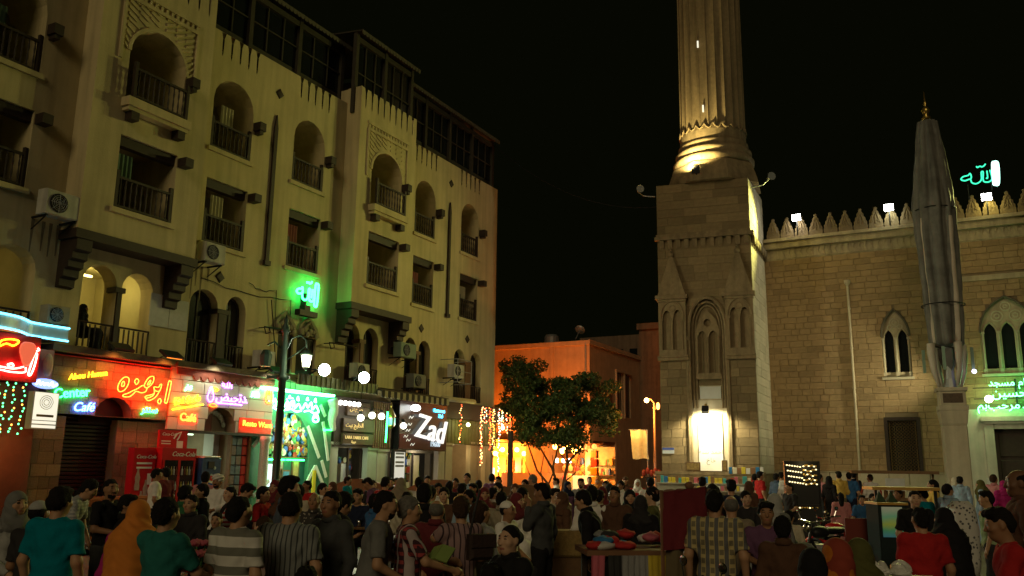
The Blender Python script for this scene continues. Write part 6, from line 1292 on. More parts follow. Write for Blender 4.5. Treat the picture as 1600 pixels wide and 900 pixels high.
def body_mesh(pose, yaw, fem):
    key = ('body', pose, yaw, fem)
    if key in CACHE: return CACHE[key]
    J = joints(pose); lo, hi = bounds(pose, J); f = Field(lo, hi, .0095); U = J['U']; R3 = np.array(J['M'].to_3x3())
    for s in (0, 1):
        f.cap(J['hip'][s], J['kn'][s], .088, .058); f.cap(J['kn'][s], J['an'][s], .056, .04); m = J['kn'][s] * .65 + J['an'][s] * .35; f.ell(m + V3(0, -.025, 0), (.052, .055, .12))
        f.cap(J['an'][s] + V3(0, -.03, -.045), J['an'][s] + V3(0, .16, -.06), .042, .032)
    f.ell(U(0, 0, .98), (.165 if not fem else .175, .115, .13), M=R3); f.ell(U(0, 0, 1.12), (.142, .1, .17), M=R3); f.ell(U(0, .0, 1.31), (.168 if not fem else .15, .112, .17), M=R3)
    if fem: f.ell(U(-.07, .085, 1.3), (.06, .06, .06)); f.ell(U(.07, .085, 1.3), (.06, .06, .06))
    f.cap(J['sh'][0], J['sh'][1], .06); f.cap(U(0, -.02, 1.45), U(0, .0, 1.58), .058, .052)
    for s in (0, 1):
        sh, el, wr = J['sh'][s], J['el'][s], J['wr'][s]; f.cap(sh, el, .054, .04); f.cap(el, wr, .043, .027)
        d = wr - el; d /= np.linalg.norm(d); side = np.cross(d, V3(0, 0, 1) if abs(d[2]) < .8 else V3(1, 0, 0)); side /= np.linalg.norm(side); nrm = np.cross(d, side)
        if s == 0 and abs(d[2]) >= .8: nrm = nrm
        pm = wr + d * .05; f.cap(wr + d * .01, wr + d * .085, .026, .03, k=.02); f.cap(pm - nrm * .022 + d * .02, pm + nrm * .024 + d * .03, .018, k=.02)
        inw = side * (1 if s == 0 else -1) if abs(d[2]) >= .8 else V3(0, 0, -1) - d * (-d[2])
        for q in range(4):
            b = wr + d * (.088 - .003 * abs(q - 1.4)) + nrm * (.027 - .018 * q); L = (.036, .043, .04, .03)[q]; k1 = b + d * L + inw * .006; k2 = k1 + d * L * .62 + inw * L * .55
            f.cap(b, k1, .0088, .0082, k=.006); f.cap(k1, k2, .0082, .0068, k=.006)
        tb = wr + d * .03 + nrm * .028; f.cap(tb, tb + d * .035 + nrm * .022 + inw * .01, .0115, .0095, k=.01); f.cap(tb + d * .035 + nrm * .022 + inw * .01, tb + d * .062 + nrm * .024 + inw * .02, .0095, .0078, k=.006)
    HM = J['M'] @ turn(yaw); H = lambda *a: np.array(HM @ Vector(a)); HR = np.array(HM.to_3x3())
    f.ell(H(0, .0, 1.665), (.074, .094, .092), M=HR); f.ell(H(0, .035, 1.61), (.058, .062, .085), M=HR, k=.04); f.ell(H(0, .055, 1.565), (.04, .042, .035), M=HR, k=.03)
    f.cap(H(0, .098, 1.665), H(0, .118, 1.618), .009, .014, k=.014); f.cap(H(-.04, .083, 1.682), H(.04, .083, 1.682), .012, k=.015)
    for s in (-1, 1):
        f.ell(H(s * .034, .096, 1.66), (.019, .014, .013), sub=True, M=HR); f.ell(H(s * .033, .083, 1.66), (.017, .015, .013), M=HR, k=.006); f.ell(H(s * .078, .0, 1.64), (.012, .022, .033), M=HR, k=.012); f.ell(H(s * .048, .07, 1.625), (.022, .022, .02), M=HR)
    f.cap(H(-.02, .096, 1.588), H(.02, .096, 1.588), .0095, k=.008); f.cap(H(-.016, .095, 1.576), H(.016, .095, 1.576), .0095, k=.008)
    P, F = f.surface(); c = P[F].mean(1); Hi = np.array(HM.inverted()); q = c @ Hi[:3, :3].T + Hi[:3, 3]
    mi = np.zeros(len(F), np.int32); ax = np.abs(q[:, 0]); fr = q[:, 1] > .05
    beard = fr & (((q[:, 2] < 1.583) & (q[:, 2] > 1.53)) | ((q[:, 2] > 1.594) & (q[:, 2] < 1.609) & (ax < .034) & (q[:, 1] > .085))); mi[beard] = 3
    mi[fr & (ax < .026) & (q[:, 2] > 1.572) & (q[:, 2] < 1.593) & (q[:, 1] > .09)] = 2
    mi[fr & (np.abs(ax - .034) < .013) & (np.abs(q[:, 2] - 1.66) < .007)] = 1; mi[fr & (np.abs(ax - .035) < .016) & (np.abs(q[:, 2] - 1.684) < .0045)] = 1
    me = field_mesh('person', P, F, [SKIN[0], EYE, LIPS, SKIN[0]], mi, 1); CACHE[key] = me; return me
def fold(a, f1=30, f2=17): return lambda X, Y, Z: a * (np.sin(Z * f1 + 4 * np.sin(X * 11 + 1.3) + Y * 9) * np.sin(X * f2 + 3 * np.sin(Z * 8) + Y * 13 + .7))
def garment(kind, pose, fem=False):
    key = (kind, pose, fem)
    if key in CACHE: return CACHE[key]
    J = joints(pose); lo, hi = bounds(pose, J); f = Field(lo, hi, .0115 if kind != 'robe' else .014); U = J['U']; R3 = np.array(J['M'].to_3x3()); sit = POSE[pose].get('sit')
    up = R3 @ V3(0, 0, 1)
    if kind in ('tee', 'shirt', 'jacket', 'robe'):
        e = .016 if kind != 'jacket' else .03
        f.ell(U(0, 0, 1.31), (.17 + e, .118 + e, .185 + e), M=R3); f.ell(U(0, .004, 1.12), (.155 + e, .116 + e, .2), M=R3); f.ell(U(0, .0, .98), (.165 + e, .122 + e, .16), M=R3); f.cap(J['sh'][0], J['sh'][1], .068 + e * .3); f.cap(U(0, -.02, 1.44), U(0, -.012, 1.53), .066, .06)
        if fem: f.ell(U(-.07, .09, 1.3), (.07, .068, .07)); f.ell(U(.07, .09, 1.3), (.07, .068, .07))
        f.clip_plane(U(0, 0, .86), -up)
        if kind in ('tee', 'shirt'): f.ell(U(0, .055, 1.535), (.07, .07, .05), sub=True, M=R3); f.clip_plane(U(0, 0, 1.515), up)
        else: f.clip_plane(U(0, 0, 1.535), up)
        for s in (0, 1):
            sh, el, wr = J['sh'][s], J['el'][s], J['wr'][s]
            if kind == 'tee': f.cap(sh, sh + (el - sh) * .8, .068, .064, cut=True, k=.035)
            else: f.cap(sh, el, .066 + e * .4, .053 + e * .3, k=.035); f.cap(el, el + (wr - el) * .95, .053 + e * .3, .042, cut=True, k=.03)
        f.ripple(fold(.0045 if kind != 'jacket' else .006)); f.ripple(fold(.005, 17, 26))
        if kind == 'robe':
            if sit:
                for s in (0, 1): f.cap(J['hip'][s], J['kn'][s], .13, .12, k=.1); f.cap(J['kn'][s], J['an'][s] + V3(0, 0, -.02), .12, .15, k=.12)
            else:
                f.cap(V3(0, 0, .95), V3(0, .03, .22), .16, .27, k=.1); f.clip_plane(V3(0, 0, .04), V3(0, 0, -1))
            f.ripple(lambda X, Y, Z: .014 * np.clip(1.0 - Z, 0, 1) * np.sin(np.arctan2(X + 0 * Z, Y + 0 * Z) * 10 + Z * 2))
    elif kind == 'trousers':
        for s in (0, 1): f.cap(J['hip'][s], J['kn'][s], .105, .08); f.cap(J['kn'][s], J['an'][s] + V3(0, 0, -.04), .08, .072, cut=True, k=.04)
        f.ell(U(0, 0, .96), (.178, .13, .13), M=R3); f.clip_plane(U(0, 0, 1.0), up); f.ripple(fold(.006, 24, 11))
    P, F = f.surface(); me = field_mesh(kind, P, F, [CLOTH0], None, 1); CACHE[key] = me; return me
def headgear(kind):                                          # canonical head position, carried by the head's own transform
    if ('h', kind) in CACHE: return CACHE[('h', kind)]
    z0 = 1.3 if kind in ('hijab', 'long_hijab', 'long_hair') else 1.5
    if kind == 'long_hijab': z0 = .95
    f = Field((-.36, -.34, z0), (.36, .3, 1.86), .0095)
    if kind == 'short_hair':
        f.ell((0, -.008, 1.674), (.08, .1, .1)); f.ell((0, -.06, 1.63), (.066, .048, .075)); f.ell((0, .085, 1.615), (.09, .075, .1), sub=True); f.ell((-.085, .01, 1.6), (.03, .05, .06), sub=True); f.ell((.085, .01, 1.6), (.03, .05, .06), sub=True); f.clip_plane((0, 0, 1.56), (0, 0, -1)); f.ripple(lambda X, Y, Z: .005 * np.sin(X * 95 + Y * 40) * np.sin(Y * 80 + Z * 60) + .004 * np.sin(X * 43 + Z * 37 + 2) * np.sin(Y * 51 - Z * 29))
    elif kind == 'curly_hair':
        f.ell((0, -.012, 1.68), (.09, .106, .106)); f.ell((0, -.06, 1.63), (.074, .056, .08)); f.ell((0, .092, 1.612), (.09, .075, .1), sub=True); f.clip_plane((0, 0, 1.565), (0, 0, -1)); f.ripple(lambda X, Y, Z: .009 * np.sin(X * 120 + 3 * np.sin(Z * 40)) * np.sin(Y * 110 + 2 * np.sin(X * 50)) * np.sin(Z * 115))
    elif kind == 'side_hair':
        f.ell((.008, -.006, 1.68), (.084, .103, .1)); f.ell((-.02, .06, 1.735), (.06, .05, .03), k=.05); f.ell((0, -.055, 1.63), (.068, .05, .07)); f.ell((.012, .09, 1.61), (.088, .07, .1), sub=True); f.clip_plane((0, 0, 1.575), (0, 0, -1)); f.ripple(lambda X, Y, Z: .005 * np.sin(Y * 90 + X * 30) * np.sin(X * 70 + Z * 35) + .003 * np.sin(Z * 60))
    elif kind == 'thin_hair':
        f.ell((0, -.012, 1.66), (.082, .098, .092)); f.ell((0, .03, 1.745), (.075, .11, .055), sub=True); f.ell((0, .075, 1.62), (.08, .075, .09), sub=True); f.clip_plane((0, 0, 1.58), (0, 0, -1))
    elif kind == 'long_hair':
        f.ell((0, -.014, 1.675), (.087, .104, .105)); f.cap((0, -.06, 1.64), (0, -.08, 1.42), .085, .06, k=.05); f.ell((0, .085, 1.62), (.066, .075, .09), sub=True); f.ripple(lambda X, Y, Z: .005 * np.sin(X * 70 + 2 * np.sin(Z * 20)))
    elif kind == 'bun':
        f.ell((0, -.012, 1.672), (.082, .1, .1)); f.ell((0, -.11, 1.66), (.05, .045, .05)); f.ell((0, .08, 1.615), (.07, .07, .092), sub=True); f.clip_plane((0, 0, 1.58), (0, 0, -1))
    elif kind in ('hijab', 'long_hijab'):
        f.ell((0, -.005, 1.668), (.092, .112, .108)); f.ell((0, .02, 1.58), (.085, .085, .085), k=.04); f.cap((0, -.03, 1.58), (0, -.01, 1.45), .085, .13, k=.06); f.ell((0, .0, 1.42), (.215, .145, .1), k=.06)
        if kind == 'long_hijab': f.cap((0, -.06, 1.42), (0, -.1, 1.02), .17, .21, k=.08); f.ell((-.1, -.02, 1.3), (.15, .14, .2), k=.06); f.ell((.1, -.02, 1.3), (.15, .14, .2), k=.06); f.clip_plane((0, 0, 1.0), (0, 0, -1))
        f.ell((0, .115, 1.622), (.058, .075, .075), sub=True); f.ripple(lambda X, Y, Z: .005 * np.sin(Z * 55 + Y * 40 + 3 * np.sin(X * 18)) * (Z < 1.66) + .008 * np.clip(1.45 - Z, 0, .4) * 2.2 * np.sin(X * 48 + Z * 5))
    elif kind == 'cap': f.ell((0, -.005, 1.69), (.086, .104, .085)); f.clip_plane((0, 0, 1.685), (0, 0, -1)); f.cap((-.04, .1, 1.69), (.04, .1, 1.69), .02, k=.03)
    elif kind == 'skullcap': f.ell((0, -.012, 1.675), (.084, .1, .098)); f.clip_plane((0, 0, 1.68), (0, 0, -1))
    elif kind == 'turban': f.ell((0, -.005, 1.735), (.115, .125, .07)); f.ell((0, -.02, 1.68), (.095, .11, .06)); f.ell((0, .1, 1.62), (.07, .07, .075), sub=True); f.ripple(lambda X, Y, Z: .006 * np.sin(Z * 110 + X * 40))
    P, F = f.surface(); me = field_mesh(kind, P, F, [CLOTH0], None, 1); CACHE[('h', kind)] = me; return me
SKIN = [mat('skin_tan', (.42, .235, .13), .55, .08, 12), mat('skin_brown', (.3, .155, .08), .55, .08, 12), mat('skin_light', (.52, .32, .2), .55, .08, 12), mat('skin_dark', (.17, .085, .045), .55, .08, 12)]
EYE = mat('eye_dark', (.035, .022, .015), .5, .1); LIPS = mat('lips', (.3, .11, .075), .5, .1)
HAIRM = {'black': mat('hair_black', (.013, .011, .009), .85, .4, 30, .8, 90, spec=.15), 'brown': mat('hair_brown', (.05, .028, .015), .85, .4, 30, .8, 90, spec=.15), 'grey': mat('hair_grey', (.16, .15, .13), .9, .4, 30, .8, 90, spec=.1)}
CLOTH0 = mat('cloth_base', (.3, .3, .3), .9); SHOE = mat('shoe', (.03, .025, .02), .5)
SHOEMESH = None
def collar_mesh():
    if 'collar' not in CACHE: CACHE['collar'] = MB().lathe([(.092, 1.485), (.088, 1.52), (.078, 1.55), (.07, 1.552), (.066, 1.5)], 16, 0, -.012).mesh('collar', CLOTH0, True)
    return CACHE['collar']
def shoe_mesh():
    global SHOEMESH
    if SHOEMESH is None:
        f = Field((-.1, -.14, -.03), (.1, .26, .16), .011); f.cap((0, -.04, .05), (0, .16, .035), .05, .042); f.cap((0, -.03, .05), (0, -.03, .1), .046, .045); f.clip_plane((0, 0, .003), (0, 0, -1)); P, F = f.surface(); SHOEMESH = field_mesh('shoe', P, F, [SHOE])
    return SHOEMESH
CC = {'white': (.75, .72, .66), 'black': (.014, .013, .013), 'dark': (.03, .028, .028), 'grey': (.16, .16, .15), 'charcoal': (.06, .062, .062), 'teal': (.0, .17, .22), 'green_teal': (.02, .14, .12), 'red': (.4, .02, .02), 'maroon': (.14, .025, .03), 'purple': (.13, .06, .12), 'pink': (.5, .2, .2), 'magenta': (.35, .02, .14), 'cream': (.5, .44, .32), 'beige': (.27, .22, .15), 'olive': (.1, .1, .03), 'brown': (.1, .05, .03), 'denim': (.07, .1, .15), 'blue': (.04, .13, .3), 'lightblue': (.28, .38, .48), 'navy': (.015, .02, .045), 'yellow': (.5, .42, .08), 'orange': (.22, .075, .02), 'khaki': (.17, .14, .09), 'lightgreen': (.3, .38, .2), 'green': (.03, .12, .05), 'palegrey': (.36, .36, .34), 'slate': (.08, .1, .13)}
def cm(c):
    if c in CC: return mat('cloth_' + c, CC[c], .9, .22, 5, .7, 14, spec=.15)
    return {'stripe_polo': lambda: cloth('polo_stripes', 'hstripe', (.16, .16, .13), (.6, .58, .52), freq=6.6, duty=.55), 'stripe_red': lambda: cloth('red_stripes', 'hstripe', (.4, .05, .04), (.6, .58, .52), freq=14, duty=.5), 'stripe_dark': lambda: cloth('dark_stripes', 'vstripe', (.05, .055, .055), (.2, .21, .2), freq=26, duty=.72),
            'stripe_vest': lambda: cloth('vest_stripes', 'vstripe', (.05, .03, .035), (.28, .18, .18), freq=18, duty=.75), 'plaid_red': lambda: cloth('plaid_red', 'plaid', (.05, .02, .025), (.3, .05, .05), (.4, .33, .32), freq=13, duty=.45), 'plaid_yellow': lambda: cloth('plaid_yellow', 'plaid', (.5, .4, .18), (.2, .17, .1), (.13, .13, .13), freq=12, duty=.6),
            'check_pale': lambda: cloth('check_pale', 'plaid', (.4, .4, .38), (.24, .25, .26), (.3, .3, .3), freq=22, duty=.5), 'floral': lambda: cloth('floral', 'floral', (.5, .36, .3), (.3, .12, .12), freq=26, duty=.22), 'floral_dark': lambda: cloth('floral_dark', 'floral', (.05, .045, .04), (.4, .36, .3), freq=22, duty=.25),
            'rainbow': lambda: cloth('orange_maroon_scarf', 'floral', (.28, .05, .03), (.5, .16, .02), freq=7, duty=.42)}[c]()
PEOPLE = []
def person(px, py, d, yaw, pose, top, topc, bot, botc, hd, hdc, label, skin=0, head=0, fem=False, beard=None, group=None, lift=0.0, wide=1.0, tall=None):
    """px,py = the crown of the head in the photograph, d = metres away, yaw = where the body faces (0 away, 90 right, 180 to us)"""
    M = upper(pose) @ turn(head); crown = M @ Vector((0, .0, 1.765 + (.03 if hd == 'turban' else 0)))
    T = at(px, py, d); s = (T.z - lift) / crown.z
    if tall: s = tall
    a = -rad(yaw); R_ = Rz(a); off = R_ @ Vector((crown.x * s, crown.y * s, 0))
    root = Vector((T.x - off.x, T.y - off.y, lift))
    PEOPLE.append((label, round(s, 2)))
    me = body_mesh(pose, head, fem); o = bpy.data.objects.new('person', me); COL.objects.link(o); o.matrix_world = Tr(*root) @ R_ @ Sc(s * wide, s * wide, s)
    o['label'] = label; o['category'] = 'person'
    o['group'] = group or 'crowd in the night square'
    def slot(ob, i, m): ob.material_slots[i].link = 'OBJECT'; ob.material_slots[i].material = m
    slot(o, 0, SKIN[skin]); slot(o, 3, HAIRM[beard] if beard else SKIN[skin])
    def wear(name, mesh, m, Mx=None):
        c = link(name, mesh, o, Mx); slot(c, 0, m); return c
    if top != 'none': wear({'tee': 'tshirt', 'shirt': 'shirt', 'jacket': 'jacket', 'robe': 'robe'}[top], garment(top, pose, fem), cm(topc))
    if top in ('shirt', 'jacket'): wear('collar', collar_mesh(), cm(topc), upper(pose))
    if bot and top != 'robe': wear('trousers', garment('trousers', pose), cm(botc))
    HM = upper(pose) @ turn(head)
    if hd:
        if hd == 'short_hair': hd = ('short_hair', 'curly_hair', 'side_hair')[int(px * 7 + py * 3) % 3]
        nm = {'short_hair': 'hair', 'curly_hair': 'hair', 'side_hair': 'hair', 'thin_hair': 'hair', 'long_hair': 'hair', 'bun': 'hair', 'hijab': 'headscarf', 'long_hijab': 'headscarf', 'cap': 'cap', 'skullcap': 'cap', 'turban': 'turban'}[hd]
        wear(nm, headgear(hd), HAIRM[hdc] if hdc in HAIRM and nm == 'hair' else cm(hdc), HM)
        if nm == 'turban' or hd == 'cap' or hd == 'skullcap': wear('hair', headgear('thin_hair'), HAIRM['black'], HM)
    if d < 30 or True:
        J = joints(pose)
        for q in (0, 1): link('shoe', shoe_mesh(), o, Tr(J['an'][q][0], J['an'][q][1], J['an'][q][2] - .09) )
    return o
SH, TH_, LH, BN, HJ, LHJ, TU = 'short_hair', 'thin_hair', 'long_hair', 'bun', 'hijab', 'long_hijab', 'turban'
tr_c = 'trousers'
P = person
# nearest row, left to right
P(95, 762, 7.6, 12, 'stand', 'tee', 'teal', 1, 'charcoal', SH, 'black', 'man in a teal t-shirt seen from behind at the left edge', wide=1.06)
P(28, 768, 10.5, 120, 'sit', 'jacket', 'palegrey', 1, 'black', HJ, 'grey', 'seated woman in a grey headscarf and pale jacket before the red sofa', fem=True)
P(63, 783, 10, 10, 'sit', 'tee', 'dark', 1, 'black', 'cap', 'palegrey', 'seated person in a pale patterned cap beside the grey headscarf', skin=1)
P(148, 752, 12.2, 80, 'lean', 'tee', 'check_pale', 1, 'denim', SH, 'black', 'man in a pale checked shirt bending behind the black shirted man')
P(174, 749, 11, 105, 'hold', 'tee', 'black', 1, 'charcoal', SH, 'black', 'dark haired man in a black shirt looking down, left of the red fridge', head=20, skin=1, beard='black')
P(219, 782, 7.2, 5, 'stand', 'robe', 'magenta', 0, '', LHJ, 'orange', 'woman from behind in a long rust orange headscarf over her back', fem=True)
P(262, 780, 7.0, 25, 'reach', 'tee', 'green_teal', 1, 'dark', SH, 'black', 'man in a dark green teal t-shirt with his arm stretched to the flowers', wide=1.03)
P(375, 776, 7.2, 28, 'stand', 'tee', 'stripe_polo', 1, 'charcoal', SH, 'black', 'man from behind in a grey polo with broad white stripes', wide=1.07)
P(412, 808, 9, 300, 'child', 'robe', 'floral', 0, '', LH, 'brown', 'girl in a pink flowered dress with a hairband', fem=True, skin=2)
P(455, 771, 7.6, 8, 'stand', 'tee', 'stripe_dark', 1, 'charcoal', SH, 'black', 'man from behind in a dark shirt with thin pale vertical stripes', wide=1.12)
P(519, 767, 8.1, 215, 'stand', 'shirt', 'charcoal', 1, 'black', SH, 'black', 'man in a charcoal shirt and belt facing left beside the striped shirt', head=-10, skin=1)
P(452, 745, 9.6, 70, 'stand', 'shirt', 'slate', 1, 'dark', SH, 'black', 'tall man in a slate blue shirt looking right behind the striped shirt', skin=2)
P(492, 770, 11.5, 185, 'hold', 'shirt', 'floral_dark', 1, 'black', TH_, 'grey', 'balding older man in a dark patterned shirt looking down', skin=1)
P(542, 772, 9.2, 40, 'lean', 'jacket', 'black', 1, 'black', SH, 'black', 'man in a black jacket bending forward behind the charcoal shirt')
P(606, 781, 8.0, 82, 'sitreach', 'tee', 'grey', 1, 'denim', SH, 'black', 'man in a grey t-shirt and jeans sitting sideways with a moustache', lift=.42, beard='black', tall=1.0)
P(640, 777, 8.2, 75, 'reach', 'tee', 'plaid_red', 1, 'dark', SH, 'grey', 'grey haired man in a red plaid shirt reading an open green book', head=10)
P(683, 781, 9.4, 10, 'stand', 'shirt', 'maroon', 1, 'black', TH_, 'grey', 'bald crowned man from behind in a maroon shirt', wide=1.06)
P(664, 757, 10.3, 12, 'stand', 'shirt', 'black', 1, 'black', SH, 'black', 'dark haired man from behind in black, beyond the maroon shirt')
P(721, 777, 8.6, 330, 'cross', 'tee', 'stripe_vest', 1, 'khaki', SH, 'brown', 'man with his forearm raised level in a striped top and khaki trousers', head=30)
P(752, 784, 9.2, 55, 'hold', 'robe', 'palegrey', 0, '', LH, 'brown', 'long haired woman in a pale grey top behind the raised arm', fem=True)
P(797, 821, 6.6, 235, 'hold', 'jacket', 'black', 1, 'black', BN, 'black', 'young woman in a black jacket close up with her hair pulled back', fem=True, skin=2, head=-12)
P(768, 879, 6.4, 10, 'sit', 'jacket', 'black', 1, 'black', SH, 'black', 'dark head of somebody seated at the bottom edge beside the young woman')
P(480, 884, 6.6, 20, 'sit', 'jacket', 'dark', 1, 'black', SH, 'black', 'top of a dark head at the bottom edge under the striped shirt')
P(793, 786, 11.6, 115, 'sit', 'tee', 'white', 1, 'dark', 'skullcap', 'white', 'boy in a white skullcap and white shirt sitting and facing right', skin=1, lift=.2, tall=1.0)
P(848, 756, 11.4, 300, 'phone', 'shirt', 'charcoal', 1, 'black', SH, 'black', 'man in a dark grey shirt with his hand at his mouth', skin=1)
P(907, 768, 11.2, 285, 'stoop', 'jacket', 'black', 1, 'black', SH, 'black', 'man in a black jacket over white striding to the left', skin=0)
P(925, 760, 12.5, 10, 'stand', 'shirt', 'white', 1, 'charcoal', SH, 'black', 'man from behind in a white shirt, right of the black jacket')
P(960, 760, 12.4, 200, 'hold', 'shirt', 'brown', 1, 'dark', SH, 'black', 'man in a dark brown shirt looking down at his hands', skin=1)
P(984, 765, 13.2, 180, 'stand', 'robe', 'black', 0, '', HJ, 'black', 'woman facing us in a black headscarf with white at her chest', fem=True)
P(1001, 774, 11.6, 20, 'stand', 'robe', 'black', 0, '', HJ, 'dark', 'figure from behind wrapped in black, left of the maroon tent', fem=True)
P(1018, 762, 12.6, 285, 'stand', 'tee', 'olive', 1, 'dark', SH, 'black', 'young man in dark olive facing left beside the maroon tent', skin=2)
P(1116, 765, 8.6, 22, 'stand', 'tee', 'plaid_yellow', 1, 'dark', SH, 'black', 'man from behind in a yellow and grey plaid shirt', wide=1.05)
P(1142, 774, 9.8, 15, 'stand', 'tee', 'beige', 1, 'charcoal', TH_, 'grey', 'man from behind in a pale beige shirt, right of the plaid shirt')
P(1096, 768, 10.4, 10, 'stand', 'tee', 'khaki', 1, 'dark', SH, 'black', 'man in a khaki shirt half hidden behind the maroon tent')
P(1142, 750, 15.5, 15, 'stand', 'tee', 'navy', 1, 'black', SH, 'black', 'man from behind in a navy t-shirt before the book stall')
P(1112, 757, 14, 330, 'stand', 'jacket', 'black', 1, 'black', LH, 'black', 'person with long black hair above the plaid shirt')
P(1097, 746, 20, 15, 'stand', 'tee', 'white', 1, 'dark', SH, 'black', 'man from behind in white looking at the book stall')
P(1196, 785, 9.2, 190, 'hold', 'tee', 'purple', 1, 'denim', SH, 'black', 'man in a dull purple shirt looking down at the motorbike', skin=1)
P(1222, 808, 8.2, 20, 'stand', 'shirt', 'brown', 1, 'black', SH, 'black', 'dark brown shirted person from behind right of the purple shirt', skin=3)
P(1268, 857, 6.6, 15, 'sit', 'robe', 'black', 0, '', HJ, 'black', 'seated woman from behind in a black headscarf at the bottom edge', fem=True)
P(1306, 842, 6.8, 340, 'sit', 'robe', 'black', 0, '', HJ, 'rainbow', 'seated woman from behind in a maroon and orange headscarf', fem=True)
P(1341, 842, 7.0, 20, 'sit', 'robe', 'olive', 0, '', LHJ, 'olive', 'seated woman from behind in a long olive headscarf', fem=True)
P(1428, 767, 12.6, 190, 'stand', 'tee', 'black', 1, 'dark', SH, 'black', 'boy with a bright face in black behind the red shirted boy', skin=2)
P(1437, 793, 8.6, 8, 'stand', 'tee', 'red', 1, 'charcoal', SH, 'black', 'boy from behind in a red t-shirt with a dark sleeve')
P(1474, 794, 10, 350, 'sit', 'robe', 'black', 0, '', LHJ, 'black', 'woman wrapped in black bending away, right of the red shirted boy', fem=True, lift=.25, tall=1.0)
P(1556, 794, 7.3, 290, 'sitreach', 'tee', 'red', 1, 'charcoal', SH, 'black', 'man in a red t-shirt in profile reaching left over the table', skin=1, lift=.3, tall=1.05)
P(1591, 733, 8.6, 290, 'stand', 'jacket', 'brown', 1, 'black', 'thin_hair', 'black', 'brown faced man at the right edge looking left above the white shirt', skin=3)
P(1588, 784, 9.4, 290, 'sit', 'shirt', 'white', 1, 'khaki', SH, 'grey', 'grey haired man in a white shirt at the right edge', lift=.2, tall=1.0)
P(1541, 768, 13.4, 300, 'stand', 'tee', 'lightgreen', 1, 'dark', SH, 'black', 'man in a pale green shirt leaning behind the red t-shirt')
# a sitter up in the first lit arch of the hotel
qw = on_plane(HOTEL, 131, 476, .45); qw = HOTEL @ qw
P(131, 476, qw.y, 70, 'sit', 'robe', 'black', 0, '', HJ, 'black', 'dark figure sitting on the sill of the lit first floor arch', fem=True, lift=qw.z - 1.3, tall=1.0)
# middle distance, by the cafes
P(245, 733, 19, 60, 'stand', 'tee', 'white', 1, 'dark', SH, 'black', 'man in a white t-shirt standing before the red drinks fridge', skin=1)
P(259, 731, 20, 290, 'stand', 'tee', 'maroon', 1, 'dark', SH, 'black', 'man in maroon facing left beside the blue fridge', skin=1)
P(341, 741, 17, 190, 'hold', 'robe', 'white', 0, '', TU, 'white', 'man in a white turban and white robe facing us', skin=1, beard='black')
P(322, 738, 18.5, 350, 'stand', 'tee', 'pink', 1, 'dark', SH, 'black', 'man in a pale pink shirt left of the white turban')
P(316, 757, 13.5, 235, 'stand', 'shirt', 'black', 1, 'black', SH, 'black', 'young man in a black shirt looking left below the turban')
P(342, 772, 13, 180, 'sit', 'shirt', 'dark', 1, 'black', SH, 'black', 'child seated below the white turbaned man', tall=.95)
P(392, 757, 14.5, 80, 'lean', 'tee', 'stripe_red', 1, 'dark', SH, 'black', 'man in a red and white striped shirt bending to the right')
P(290, 760, 13, 30, 'sit', 'shirt', 'green', 1, 'dark', SH, 'black', 'dark seated person in green before the blue fridge', lift=.3, tall=1.0)
P(430, 752, 16, 190, 'sit', 'robe', 'dark', 0, '', HJ, 'maroon', 'woman in a dark red headscarf beside the lamp post', fem=True, lift=.35, tall=1.0)
P(412, 764, 15, 100, 'sit', 'tee', 'red', 1, 'dark', SH, 'black', 'person in a bright red shirt sitting left of the slate blue shirt', lift=.25, tall=1.0)
P(544, 745, 24, 100, 'hold', 'tee', 'teal', 1, 'dark', SH, 'black', 'man in a turquoise shirt before the arched bench', skin=1)
P(572, 748, 19, 280, 'lean', 'tee', 'purple', 1, 'dark', SH, 'black', 'man in dark purple bending left over the table of glasses', skin=1)
P(602, 757, 18, 30, 'sit', 'tee', 'red', 1, 'dark', SH, 'black', 'person in a red top sitting right of the purple shirt', lift=.4, tall=1.0)
P(627, 752, 17.5, 20, 'sit', 'robe', 'beige', 0, '', LHJ, 'beige', 'woman in a beige headscarf and cloak seen from behind', fem=True, lift=.4, tall=1.0)
P(655, 750, 18, 350, 'sit', 'tee', 'white', 1, 'dark', SH, 'black', 'man in white sitting beyond the black shirted man', lift=.4, tall=1.0)
P(730, 744, 24, 200, 'sit', 'tee', 'lightblue', 1, 'dark', SH, 'black', 'man in a light blue shirt sitting under the fairy lights', lift=.45, tall=1.0)
P(769, 741, 25, 20, 'stand', 'tee', 'purple', 1, 'dark', SH, 'black', 'man in violet standing before the dazzling orange shop')
P(832, 748, 22, 290, 'sit', 'robe', 'cream', 0, '', SH, 'grey', 'grey haired man in cream sitting under the tree', lift=.45, tall=1.0)
P(869, 747, 27, 270, 'walk', 'shirt', 'white', 1, 'khaki', SH, 'black', 'man in a pale shirt walking left before the blank hoarding', skin=1)
P(887, 752, 22, 150, 'stand', 'robe', 'purple', 0, '', HJ, 'navy', 'woman in a dark blue headscarf near the tree trunk', fem=True)
P(908, 748, 22, 200, 'stand', 'tee', 'palegrey', 1, 'dark', SH, 'black', 'man with a moustache in pale grey above the black jacket', beard='black')
P(934, 746, 27, 190, 'stand', 'robe', 'orange', 0, '', HJ, 'orange', 'woman in orange before the lantern shop', fem=True)
P(921, 745, 29, 170, 'stand', 'tee', 'maroon', 1, 'dark', SH, 'black', 'short haired man in dark red before the lantern shop')
P(977, 745, 26, 200, 'stand', 'jacket', 'brown', 1, 'dark', 'cap', 'brown', 'man in a brown cap right of the lantern shop')
P(996, 749, 25, 180, 'hold', 'robe', 'red', 0, '', HJ, 'white', 'woman in a white headscarf and red dress carrying a tray', fem=True)
P(1016, 747, 20, 10, 'stand', 'tee', 'white', 1, 'dark', SH, 'black', 'man from behind in white beside the red tray stand')
